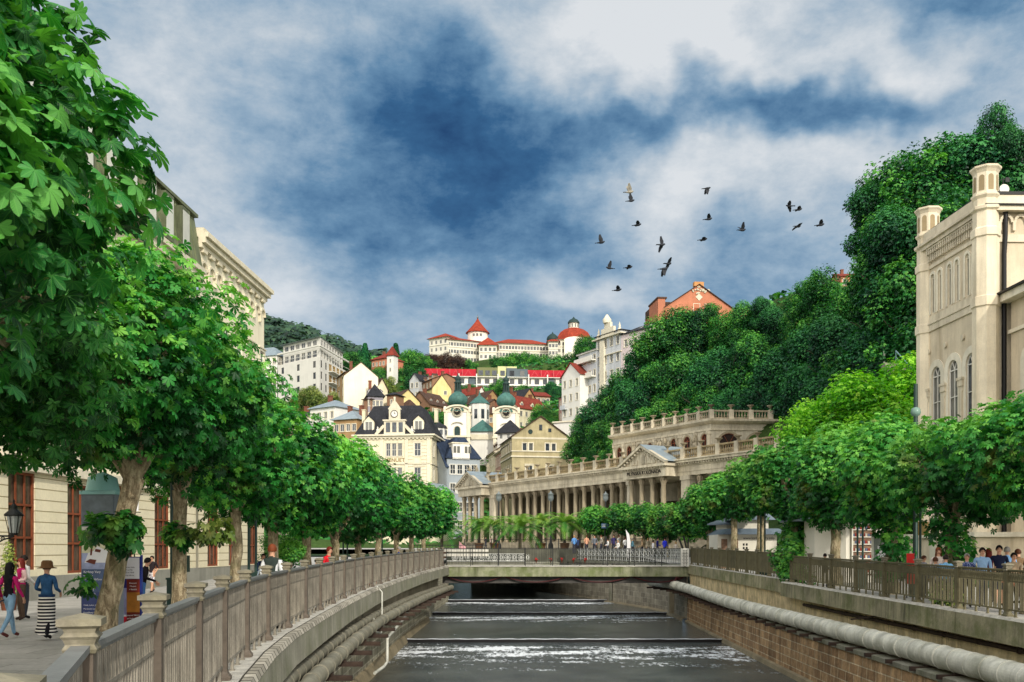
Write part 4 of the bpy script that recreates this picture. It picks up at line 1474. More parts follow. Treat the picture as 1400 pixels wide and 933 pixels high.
def turret(cx, cy, ztop, label_parent):
 b = MB()
 o = sp.o
 c = (cx - o.x, cy - o.y, 0)
 b.lathe([(0.68, -0.5), (0.68, 15.1), (0.76, 15.15), (0.76, 15.65), (0.68, 15.7), (0.68, 18.9), (0.76, 18.95), (0.76, 19.35), (0.66, 19.45), (0.66, 20.3), (0.80, 20.4),
             (0.82, 20.55), (0.60, 20.65), (0.62, 21.0), (0.74, 21.15), (0.74, 21.25), (0.64, 21.3), (0.64, ztop - .35), (0.72, ztop - .2), (0.80, ztop - .1), (0.80, ztop), (0.0, ztop)], c, 8, smooth=False, a0=PI / 8)
 t = b.build('turret', mat('turret_render', C(236, 224, 200), var=0.2, scale=0.6, streak=0.5, streakcol=C(150, 134, 104), bump=0.2), sp.e)
 b = MB()
 for k in range(8):
  a = k * PI / 4
  r0 = 0.64 * math.cos(PI / 8) + 0.012
  for q in range(1):
   cxp, cyp = c[0] + r0 * math.cos(a), c[1] + r0 * math.sin(a)
   tx, ty = -math.sin(a), math.cos(a)
   pts = [(-.14, 21.42), (.14, 21.42), (.14, ztop - .62)] + [(.14 * math.cos(PI * j / 6), ztop - .62 + .14 * math.sin(PI * j / 6)) for j in range(1, 6)] + [(-.14, ztop - .62)]
   b.poly([(cxp + tx * u, cyp + ty * u, z) for u, z in pts])
 b.build('niches', mat('niche_shade', C(160, 142, 110), var=0.15), t)
turret(25.95, 52.1, 22.75, None)
turret(25.7, 58.7, 22.85, None)
b = MB()
b.box(-1.6, 4.5, -2.4, 8.0, -0.5, 2.55)
b.mi = 1
b.box(-1.75, 4.6, -2.55, 8.1, 2.55, 2.8)
b.box(-1.68, 4.55, -2.48, 8.05, 0.9, 1.05)
for k in range(5):
 b.box(-1.66, -1.6, -2.0 + 2.1 * k, -1.2 + 2.1 * k, 1.05, 2.55)
b.build('podium', [m_spa, m_spat], sp.e)
sp.done()
wg = Bld('spa_wing', 'beige wing of the spa building with black eaves projecting towards the river', 'building', (27.4, 45, 0), wall=m_spa, sub=True)
wg.rect((27.4, 52.0 - 12), (42, 40.4), 11.6, -0.5, 15.6,
  wl=[dict(s=1.9 + 2.6 * k, z=7.4, w=1.1, h=5.0, arch=True, fr=m_white, gl=m_glass, trim=m_spat, tw=0.4, cols=2, rows=3, sill=False) for k in range(4)])
wg.band(15.3, 15.75, 0.6, m_spat, dent=0.5)
wg.band(13.6, 13.8, 0.12, m_spat)
wg.hip(15.8, 1.4, m_black, over=0.8)
wg.done()
t = empty('aerial', (26.95, 52.2, 21.2), 'white round dish aerial on a short mast beside the nearer turret', 'aerial')
b = MB()
b.tube([(0, 0, 0), (0, 0, 1.15)], 0.035, 6)
b.bar((-.25, 0, .95), (.3, 0, 1.05), 0.03)
b.box(0.12, 0.34, -.05, .05, 0.85, 1.1)
b.build('mast', m_iron, t)
b = MB()
b.tube([(0, -0.1, 0.42), (0, -0.16, 0.42)], 0.27, 16)
b.build('dish', m_white, t)
# ============ colonnade
CA, CD = Vector((-6.6, 154.0)), Vector((0.4985, -0.8669))
CN = Vector((-0.8669, -0.4985))      # outward, towards the river
CL = 77.0
t = empty('colonnade', (CA.x, CA.y, 0), 'long stone colonnade with balustrade, urns and two pediments', 'colonnade')
def cp(s, o, z):
 q = CA + CD * s + CN * o
 return (q.x - CA.x, q.y - CA.y, z)
def cbox(b, s0, s1, o0, o1, z0, z1):
 b.add([cp(s, o, z) for z in (z0, z1) for s, o in ((s0, o1), (s1, o1), (s1, o0), (s0, o0))],
          [(3, 2, 1, 0), (4, 5, 6, 7), (0, 1, 5, 4), (1, 2, 6, 5), (2, 3, 7, 6), (3, 0, 4, 7)])
CZ = 1.9
b = MB()
cbox(b, -1, CL, -9, 1.4, CZ - 1, CZ + 0.5)
cbox(b, -1, CL, -9, 0.9, CZ + 0.5, CZ + 0.95)
b.build('stylobate', m_grime, t)
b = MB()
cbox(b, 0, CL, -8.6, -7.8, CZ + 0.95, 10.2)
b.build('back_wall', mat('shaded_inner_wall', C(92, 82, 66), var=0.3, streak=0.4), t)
b = MB()
H = 10.2 - (CZ + 0.95)
b.box(-.42, .42, -.42, .42, 0, .12)
b.lathe([(.42, .12), (.44, .2), (.36, .28), (.40, .34), (.33, .42), (.325, H * .5), (.28, H - .95), (.31, H - .9), (.27, H - .84), (.30, H - .55), (.27, H - .52), (.38, H - .2), (.30, H - .18), (.42, H - .08)], n=12)
for k in range(8):
 a = k * PI / 4
 b.bar((.27 * math.cos(a), .27 * math.sin(a), H - .8), (.42 * math.cos(a), .42 * math.sin(a), H - .25), .12, .05)
b.box(-.43, .43, -.43, .43, H - .09, H)
m_col = mat('column_sandstone', C(168, 156, 132), var=0.3, scale=1.0, streak=0.6, streakcol=C(80, 70, 54), bump=0.4)
cm = b.mesh('column', m_col)
ang = math.atan2(CD.y, CD.x)
def column(s, o):
 ob = link('column', cm, t, cp(s, o, CZ + 0.95))
 ob.rotation_euler.z = ang
for k in range(36):
 s = 9.6 + 2.08 * k
 if s > CL - .5 or 43.5 < s < 53.2:
  continue
 column(s, 0)
for s0 in (0.7, 44.9):
 for k in range(4):
  column(s0 + 2.0 * k, 1.6)
for k in range(16):
 column(3 + 4.3 * k + .5, -4.5)
for s in (7.8, 43.2, 53.4, 76):
 b = MB()
 cbox(b, s - .75, s + .75, -.5, .5, CZ + .95, 9.7)
 cbox(b, s - .85, s + .85, -.6, .6, 9.7, 10.2)
 b.build('pier', m_stone, t)
b = MB()
cbox(b, -.3, CL, -8.8, .45, 10.2, 11.3)
cbox(b, -.4, CL, -8.8, .52, 10.62, 10.7)
cbox(b, -.4, CL, -8.8, .60, 11.3, 11.42)
cbox(b, -.8, CL, -8.8, 1.05, 11.62, 11.9)
cbox(b, -.9, CL, -8.8, 1.2, 11.9, 12.05)
for k in range(int(CL / .42)):
 s = .2 + .42 * k
 cbox(b, s - .1, s + .1, .5, .9, 11.42, 11.62)
cbox(b, -.3, CL, -8.8, .5, 11.42, 11.62)
b.build('entablature', m_stone, t)
b = MB()
cbox(b, 0, CL, .0, .4, 12.05, 12.32)
cbox(b, 0, CL, -.03, .43, 13.12, 13.3)
for k in range(int(CL / .36)):
 s = .3 + .36 * k
 q = cp(s, .2, 12.32)
 b.lathe([(.06, 0), (.13, .22), (.06, .5), (.09, .8)], q, 6, smooth=False)
b.build('balustrade', mat('balustrade_sandstone', C(160, 144, 112), var=0.35, scale=1.2, streak=0.5, streakcol=C(84, 72, 52), bump=0.3), t)
ped = MB()
ped.box(-.3, .3, -.29, .29, 12.05, 13.34)
pm_ = ped.mesh('pedestal', m_stone)
urn = MB()
urn.lathe([(.16, 0), (.1, .1), (.08, .2), (.3, .45), (.42, .5), (.44, .58), (.3, .6), (.001, .62)], n=10)
um = urn.mesh('urn', m_col)
for k in range(27):
 s = .6 + 2.9 * k
 if s > CL:
  break
 ob = link('pedestal', pm_, t, cp(s, .21, 0))
 ob.rotation_euler.z = ang
 link('urn', um, ob, (0, 0, 13.34))
for s0, s1, nm in ((-.3, 7.6, 'a'), (43.9, 52.0, 'b')):
 b = MB()
 cbox(b, s0, s1, .4, 2.2, 10.2, 11.35)
 cbox(b, s0 - .3, s1 + .3, .4, 2.6, 11.35, 11.65)
 mid, ap = (s0 + s1) / 2, 13.9
 for s_a, s_b in ((s0 - .4, mid), (s1 + .4, mid)):
  b.bar(cp(s_a, 2.45, 11.8), cp(s_b, 2.45, ap), .5, .3)
 b.add([cp(s0, 2.2, 11.6), cp(s1, 2.2, 11.6), cp(mid, 2.2, ap - .1)], [(0, 1, 2)])
 n = 16
 for k in range(n):
  u = (k + .5) / n
  s = s0 + (s1 - s0) * u
  z = 11.75 + (ap - 11.9) * (1 - abs(2 * u - 1))
  cbox(b, s - .1, s + .1, 2.2, 2.55, z - .28, z - .08)
  cbox(b, s - .1, s + .1, 2.2, 2.45, 11.2, 11.35)
 for k in range(14):
  u = random.uniform(.2, .8)
  s = s0 + (s1 - s0) * u
  hh = (ap - 12.4) * (1 - abs(2 * u - 1)) * random.uniform(.3, .8)
  cbox(b, s - .15, s + .15, 2.2, 2.32, 11.8, 11.85 + hh)
 b.build('pediment', m_stone, t)
 b = MB()
 for s_a in (s0 - .5, s1 + .5):
  b.add([cp(s_a, 2.75, 11.85), cp(mid, 2.75, ap + .2), cp(mid, -3.5, ap + .2), cp(s_a, -3.5, 11.85)], [(0, 1, 2, 3)])
 b.build('pediment_roof', m_zinc, t)
b = MB()
cbox(b, 45.2, 50.8, 2.2, 2.24, 10.4, 11.15)
b.build('inscription_panel', m_grime, t)
q = cp(48.0, 2.26, 10.78)
text('MLÝNSKÁ KOLONÁDA', 'inscription', m_dark, t, q, (R(90), 0, ang), 0.62, 0.02)
b = MB()
b.lathe([(.28, 0), (.3, .1), (.2, .5), (.24, .9), (.2, 1.2), (.27, 1.45), (.1, 1.6), (.13, 1.72), (.12, 1.85), (.02, 1.95)], n=9)
b.bar((.2, 0, 1.35), (.42, .05, .9), .09)
b.bar((-.2, 0, 1.35), (-.35, -.2, 1.75), .09)
stm = b.mesh('statue', m_grime)
for s, lab in ((-0.2, 'stone statue on the balustrade at the far end of the colonnade'), (2.2, 'stone statue second from the far end of the colonnade'),
               (6.0, 'stone statue beside the end pediment, nearest the urns'), (4.0, 'stone statue on the roof just behind the end pediment')):
 q = Vector(cp(s, .2 if s != 4.0 else -1, 13.34)) + Vector((CA.x, CA.y, 0))
 tag(link('statue', stm, None, q), lab, 'statue', 'statues on the colonnade')
# ============ arcaded pavilion above the colonnade
C1, C2, C3 = (14.0, 132.0), (24.1, 115.0), (31.4, 115.6)
C4 = (29.5, 134)
pv = Bld('hillside_pavilion', 'grimy stone pavilion with arched openings and urn topped balustrade above the colonnade', 'pavilion', (24.1, 115, 0), wall=m_stone)
Lp = (Vector(C2) - Vector(C1)).length
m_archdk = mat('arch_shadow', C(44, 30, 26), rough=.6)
aw = [dict(s=1.5 + 2.2 * k, z=13.3, w=1.0, h=2.5, arch=True, fr=m_wood, gl=m_archdk, trim=m_col, tw=0.16, cols=2, rows=2) for k in range(4)]
aw += [dict(s=s, z=13.0, w=1.15, h=2.9, arch=True, fr=m_wood, gl=m_archdk, trim=m_col, tw=0.2, cols=2, rows=2) for s in (12.9, 15.4, 18.6)]
pv.face(C1, C2, 8.0, 17.3, aw, rec=0.4)
pv.face(C2, C3, 8.0, 17.3, [dict(s=2.2, z=13.3, w=2.6, h=2.6, arch=True, fr=m_wood, gl=m_archdk, trim=m_col, tw=0.25, cols=3, rows=2),
                           dict(s=5.6, z=13.3, w=2.4, h=2.5, arch=True, fr=m_wood, gl=m_archdk, trim=m_col, tw=0.25, cols=3, rows=2)], rec=0.4)
pv.face(C3, C4, 8.0, 17.3)
pv.face(C4, C1, 8.0, 17.3)
b = MB()
rp = [(C1[0] - 24.1, C1[1] - 115, 0), (0, 0, 0), (C3[0] - 24.1, C3[1] - 115, 0), (C4[0] - 24.1, C4[1] - 115, 0)]
b.sweep([(-.1, 16.2), (.15, 16.25), (.15, 16.5), (-.1, 16.55)], rp)
b.sweep([(-.1, 17.0), (.5, 17.1), (.85, 17.3), (.9, 17.55), (-.2, 17.6)], rp)
b.build('cornice', m_stone, pv.e)
b = MB()
b.poly([rp[0][:2] + (17.58,), rp[1][:2] + (17.58,), rp[2][:2] + (17.58,), rp[3][:2] + (17.58,)])
b.build('roof', m_zinc, pv.e)
bb = MB()
for (xa, ya, _), (xb, yb, _) in zip(rp, rp[1:3]):
 a, c_ = Vector((xa, ya, 17.6)), Vector((xb, yb, 17.6))
 d = c_ - a
 L_ = d.length
 u = d / L_
 bb.bar(a + Vector((0, 0, .12)), c_ + Vector((0, 0, .12)), .35, .2)
 bb.bar(a + Vector((0, 0, 1.0)), c_ + Vector((0, 0, 1.0)), .38, .18)
 for k in range(int(L_ / .36)):
  bb.lathe([(.06, 0), (.12, .2), (.06, .45), (.09, .7)], a + u * (.2 + .36 * k) + Vector((0, 0, .2)), 6, smooth=False)
 n = max(2, round(L_ / 2.2))
 for k in range(n + 1):
  p = a + u * L_ * k / n
  ob = link('pedestal', pm_, pv.e, (p.x, p.y, 5.4))
  link('urn', um, ob, (0, 0, 13.34))
bb.build('balustrade', m_col, pv.e)
d = (Vector(C2) - Vector(C1)).normalized()
nn_ = Vector((d.y, -d.x))
rel = MB()
for s in (.5, 2.6, 4.8, 7.0, 9.2, 11.0, 14.2, 17.0, 19.4):
 q = Vector(C1) + d * s + nn_ * .12 - Vector((24.1, 115))
 pil = MB()
 pil.bar((q.x, q.y, 12.3), (q.x, q.y, 15.8), .38, .38)
 pil.bar((q.x, q.y, 15.8), (q.x, q.y, 16.2), .55, .55)
 pil.build('pilaster', m_stone, pv.e)
for s in (9.9, 10.6, 12.0, 14.0, 16.9, 17.3):
 for k in range(9):
  q = Vector(C1) + d * (s + random.uniform(-.35, .35)) + nn_ * random.uniform(.1, .45) - Vector((24.1, 115))
  rel.lathe([(.001, 0), (.2, .18), (.26, .4), (.16, .7), (.001, .85)], (q.x, q.y, 12.6 + .33 * k), 7)
rel.build('carved_groups', m_grime, pv.e)
pv.done()
t2 = empty('terrace_wall', (28, 92, 0), 'stone terrace wall with balustrade and big urns beside the pale green bush', 'wall')
b = MB()
q0, q1 = Vector((30.6, 93.4, 0)) - Vector((28, 92, 0)), Vector((37, 92.4, 0)) - Vector((28, 92, 0))
b.bar(q0 + Vector((0, 0, 7)), q1 + Vector((0, 0, 7)), .6, 12)
b.bar(q0 + Vector((0, 0, 14)), q1 + Vector((0, 0, 14)), .4, .18)
for k in range(16):
 p = q0.lerp(q1, k / 16)
 b.lathe([(.07, 0), (.13, .25), (.07, .55), (.1, .9)], p + Vector((0, 0, 13.05)), 6, smooth=False)
b.build('wall_face', m_stone, t2)
for k in range(4):
 p = q0.lerp(q1, (k + .3) / 4)
 b = MB()
 b.box(p.x - .35, p.x + .35, p.y - .35, p.y + .35, 12.9, 14.3)
 b.lathe([(.2, 0), (.12, .15), (.1, .3), (.4, .6), (.55, .7), (.5, .8), (.001, .82)], (p.x, p.y, 14.3), 10)
 b.build('urn', m_stone, t2)
b = MB()
b.sweep([(0.3, 0), (0.3, 12), (-0.3, 12)], [(19, 128, 2), (22.5, 121, 2), (28, 110, 2), (32, 99, 2), (34, 96, 2)])
tag(b.build('retaining_wall', m_grime), 'dark stone retaining wall behind the colonnade roof', 'wall')
# ============ town houses
def zpx(py, Y):
 return EYE + (HY - py) * Y / F
def pw(px, Y):
 return (WX(px, Y), Y)
Y = 170.0
A, B_ = pw(487, Y), pw(590, Y - 1.5)
zb, ze = 1.5, zpx(596, Y)
mn = Bld('town_house', 'cream town house with dark mansard roof, clock gable and MENUET lettering', 'house', (A[0], A[1], 0), wall=m_cream, sub=True)
Wm = (Vector(B_) - Vector(A)).length
k_ = Wm / 103.0
kw = dict(fr=m_white, gl=m_glass, trim=m_trim, tw=0.22, sill=True)
wf = []
for zt in (607, 640, 672):
 h = 2.3
 z = zpx(zt, Y) - h
 for px in (500, 571):
  wf.append(dict(s=(px - 487) * k_, z=z, w=1.15, h=h, cols=2, rows=2, **kw))
 for px in (531, 539, 547):
  wf.append(dict(s=(px - 487) * k_, z=z, w=0.78, h=h, cols=2, rows=2, fr=m_white, gl=m_glass, trim=m_trim, tw=0.13, sill=True))
mn.rect(A, B_, 12, zb, ze, wf=wf, wr=wgrid(12, 3, [z - 2.3 for z in (zpx(607, Y), zpx(640, Y))], 1.1, 2.2, **kw))
mn.band(ze - .5, ze - .15, .35, m_trim, dent=.7)
mn.band(ze - .15, ze + .12, .7, m_trim)
mn.band(zpx(636, Y), zpx(634, Y), .16, m_trim)
b = MB()
for px in (492, 522, 556, 586):
 mn.boxuv((px - 487) * k_ - .3, (px - 487) * k_ + .3, -.16, 0.0, zb, ze - .5, b)
for j in range(24):
 z = 6 + j * .62
 for px in (562, 580):
  mn.boxuv((px - 487) * k_ - .55, (px - 487) * k_ + .45, -.07, 0.0, z, z + .3, b)
b.build('pilasters', m_trim, mn.e)
mn.hip(ze + .15, zpx(554, Y) - ze, m_slate, over=0.3, inset=2.6)
for px in (504, 572):
 mn.dormer((px - 487) * k_, .2, ze + .3, w=1.9, h=2.3, dep=3, wm=m_trim, rm=m_slate)
u0 = (540 - 487) * k_
b = MB()
mn.boxuv(u0 - 1.9, u0 + 1.9, -.35, .35, ze + .1, ze + 2.6, b)
mn.boxuv(u0 - 1.0, u0 + 1.0, -.35, .35, ze + 2.6, ze + 4.6, b)
b.poly([mn.P(u0 - 1.2, -.36, ze + 4.6), mn.P(u0 + 1.2, -.36, ze + 4.6), mn.P(u0, -.36, ze + 6.3)])
b.poly([mn.P(u0 - 1.2, .3, ze + 4.6), mn.P(u0 + 1.2, .3, ze + 4.6), mn.P(u0, .3, ze + 6.3)])
for s in (-1, 1):
 for q in range(8):
  a0, a1 = PI / 2 * q / 8, PI / 2 * (q + 1) / 8
  b.bar(mn.P(u0 + s * (1.9 + 1.5 * (1 - math.sin(a0))), -.1, ze + .1 + 1.5 * (1 - math.cos(a0)) * 0 + 1.6 * math.sin(a0) * 1.0), mn.P(u0 + s * (1.9 + 1.5 * (1 - math.sin(a1))), -.1, ze + .1 + 1.6 * math.sin(a1)), .6, .5)
mn.boxuv(u0 - 2.1, u0 + 2.1, -.5, .4, ze + 2.5, ze + 2.75, b)
mn.boxuv(u0 - .15, u0 + .15, -.3, .2, ze + 6.1, ze + 6.8, b)
g = b.build('gable', m_trim, mn.e)
b = MB()
for q in (-1.15, 0, 1.15):
 mn.boxuv(u0 + q - .38, u0 + q + .38, -.38, -.34, ze + .5, ze + 2.25, b)
b.build('gable_windows', m_glass, g)
b = MB()
c_ = mn.P(u0, -.38, ze + 3.75)
b.lathe([(.62, -.05), (.62, .05)], (0, 0, 0), 18)
ck = b.build('clock', m_white, mn.e, c_)
ck.rotation_euler.x = R(90)
b = MB()
b.lathe([(.66, -.07), (.55, -.07), (.55, .07), (.66, .07), (.66, -.07)], (0, 0, 0), 18)
b.bar((0, 0, .06), (0, .4, .06), .07, .03)
b.bar((0, 0, .06), (.25, 0, .06), .07, .03)
b.build('dial', m_dark, ck)
for px, m__ in ((0, 0),):
 pass
b = MB()
for u in (u0 - 3.1, u0 + 3.1):
 b.lathe([(.3, 0), (.25, .5), (.28, .9), (.1, 1.1), (.16, 1.25), (.02, 1.45)], mn.P(u, 0, ze + .15), 8)
 b.bar(mn.P(u, 0, ze + 1.0), mn.P(u + .6, 0, ze + .5), .14)
b.build('roof_figures', m_white, mn.e)
for u in (.1, Wm - .1):
 mn.chimney(u, 5, ze + 4.3, .6, .9, m_cream)
text('MENUET', 'lettering', mat('gold_brown_letters', C(150, 120, 70), var=0.1), mn.e, mn.P(u0, -.04, zpx(630, Y)), (R(90), 0, math.atan2(mn.d.y, mn.d.x)), 0.95, 0.03)
mn.done()
A, B_ = pw(574, 166), pw(603, 164.5)
an = Bld('gabled_annex', 'small cream gabled annex with two windows and hanging flower bowls', 'house', (A[0], A[1], 0), wall=m_cream)
Wa = (Vector(B_) - Vector(A)).length
za = zpx(672, 166)
an.rect(A, B_, 5, 1.5, za, wf=[dict(s=Wa * .52, z=za - 1.9, w=.7, h=1.3, cols=2, rows=1, fr=m_white), dict(s=Wa * .80, z=za - 1.9, w=.7, h=1.3, cols=2, rows=1, fr=m_white), dict(s=Wa * .2, z=za - 1.9, w=.6, h=1.3, fr=m_white)])
an.gable(za, 1.3, m_zinc, 'v', over=.3)
b = MB()
an.boxuv(-.3, Wa * .45, -.3, .2, za + .0, za + 1.2, b)
b.build('parapet', m_trim, an.e)
b = MB()
for u in (.52, .80):
 q = an.P(Wa * u, -.25, za - 2.2)
 b.lathe([(.001, -.2), (.3, -.05), (.33, .15), (.001, .35)], q, 8)
b.build('flower_bowls', mat('dark_red_flowers', C(120, 30, 34), var=0.5, scale=6), an.e)
an.done()
A, B_ = pw(611, 171), pw(656, 173)
bh = Bld('blue_roofed_house', 'grey white house with steep blue slate roof and stacked white bay', 'house', (A[0], A[1], 0), wall=m_bluegrey)
Wa = (Vector(B_) - Vector(A)).length
zr = zpx(626, 171)
bh.rect(A, B_, 9, 1.5, zr, wf=wgrid(Wa, 4, [zr - 2.9, zr - 6.3, zr - 9.7, zr - 13], 1.0, 1.7, 1.1, cols=2, rows=2, trim=m_white, tw=.12))
bh.hip(zr, zpx(598, 174) - zr, m_slateb, over=.3, inset=2.2)
b = MB()
b.mi = 0
bh.boxuv(1.0, Wa - 2.0, -.3, 2, zr - .2, zr + 2.6, b)
b.mi = 1
for u in (.33, .67):
 bh.boxuv(Wa * u - .9, Wa * u - .38, -.33, -.29, zr + .9, zr + 2.1, b)
 bh.boxuv(Wa * u - .22, Wa * u + .3, -.33, -.29, zr + .9, zr + 2.1, b)
b.mi = 2
bh.boxuv(.8, Wa - 1.8, -.45, 2, zr + 2.6, zr + 2.8, b)
b.build('bay', [m_whitew, m_glass, m_trim], bh.e)
bh.done()
A, B_ = pw(590.5, 176), pw(611, 170.2)
b = Bld('plain_side_house', 'plain grey windowless side wall under a blue slate slope beside the cream house', 'house', (A[0], A[1], 0), wall=m_bluegrey)
zr2 = zpx(640, 171)
b.w.poly([b.L(A[0], A[1], 1.5), b.L(B_[0], B_[1], 1.5), b.L(B_[0], B_[1], zr2), b.L(*pw(594, 174.5), zpx(598, 175)), b.L(A[0], A[1], zpx(598, 176))])
b.w.poly([b.L(A[0], A[1], 1.5), b.L(A[0], A[1], zpx(598, 176)), b.L(A[0] + 3, A[1] + 8, zpx(598, 176)), b.L(A[0] + 3, A[1] + 8, 1.5)])
q = MB()
q.bar(b.L(*pw(594, 174.3), zpx(597.5, 175)), b.L(*pw(611.4, 170), zr2), .5, .15)
q.poly([b.L(*pw(594, 174.5), zpx(598, 175)), b.L(B_[0], B_[1], zr2), b.L(B_[0] + 3.5, B_[1] + 8, zr2 + 1.5), b.L(A[0] + 4, A[1] + 8, zpx(596, 176))])
q.build('roof', m_slateb, b.e)
b.done()
A, B_ = pw(700, 180), pw(778, 181.8)
gh = Bld('gable_house', 'weathered stone coloured house with broad plain gable and paired windows', 'house', (A[0], A[1], 0), wall=m_gstone)
Wa = (Vector(B_) - Vector(A)).length
zg = zpx(597, 180)
wf = []
for u in (.22, .33, .62, .73):
 wf.append(dict(s=Wa * u, z=zpx(616, 180), w=.85, h=1.45, cols=1, trim=m_trim, tw=.14, rows=1))
for u in (.30, .66):
 wf.append(dict(s=Wa * u, z=zpx(650, 180), w=1.3, h=1.9, cols=2, rows=2, trim=m_trim, tw=.2))
 wf.append(dict(s=Wa * u, z=zpx(675, 180), w=1.3, h=1.9, cols=2, rows=2, trim=m_trim, tw=.2))
gh.rect(A, B_, 14, 1.5, zg, wf=wf, wl=wgrid(14, 5, [zpx(616, 180), zpx(648, 180)], .9, 1.8, trim=m_trim, tw=.14))
gh.gable(zg, zpx(569, 180) - zg, m_browntile, 'v', over=.4)
gh.band(zpx(617.5, 180), zpx(616, 180), .14, m_trim)
gh.band(zpx(600, 180), zpx(597.5, 180), .05, m_trim)
gh.band(zpx(625, 180), zpx(623, 180), .18, m_trim)
b = MB()
gh.boxuv(Wa * .5 - .3, Wa * .5 + .3, -.06, -.01, zpx(588, 180), zpx(580, 180), b)
gh.boxuv(Wa * .66 - .3, Wa * .66 + .3, -.06, -.01, zpx(590, 180), zpx(585, 180), b)
b.build('attic_windows', m_glass, gh.e)
b = MB()
b.lathe([(.45, -.04), (.45, .04)], (0, 0, 0), 14)
o = b.build('roundel', m_copperdk, gh.e, gh.P(Wa * .32, -.06, zpx(590, 180)))
o.rotation_euler.x = R(90)
gh.done()
row = [(700, 194, m_bluegrey, m_slate, 'grey rendered house directly behind the stone gable'), (687, 204, m_pinkw, m_browntile, 'dusty pink house in the row running away to the towers'),
       (675, 214, m_cream, m_browntile, 'cream house with brown roof in the row running away to the towers'), (664, 224, m_whitew, m_slate, 'white house at the far end of the row by the church')]
for k, (px, Yf, wm, rm, lab) in enumerate(row):
 xA = -9.0 * (Yf - 180) / 53 + 0.5
 xB = -9.0 * (Yf - 10 - 180) / 53 + 0.5
 o = Bld('row_house', lab, 'house', (xB, Yf - 10, 0), wall=wm, group='houses of the receding street row')
 zt = zg - .8 - .5 * (k % 2) + .3 * k
 o.rect((xA, Yf), (xB, Yf - 10), 7, 1.5, zt, wf=wgrid(10, 4, [zt - 3.0, zt - 6.4, zt - 9.8], 1.0, 1.9, trim=m_trim, tw=.16))
 o.band(zt - .4, zt, .4, m_trim)
 o.gable(zt, 2.4, rm, 'u', over=.5)
 for u in (2.2, 5, 7.8):
  o.dormer(u, .9, zt + .3, 1.0, 1.2, 1.5, wm=wm, rm=rm)
 o.chimney(3.5, 3.5, zt + 2.4, .7, 1.2)
 o.done()
o = Bld('flat_white_block', 'low white flat roofed block squeezed between the stone gable and the wooded slope', 'house', (*pw(757, 196), 0), wall=m_whitew)
o.rect(pw(757, 196), pw(781, 194), 8, 6, zpx(578, 195), wf=wgrid(3.5, 1, [16], .9, 1.3))
o.band(zpx(578, 195), zpx(577, 195) + .15, .25, m_trim, name='roof')
o.done()
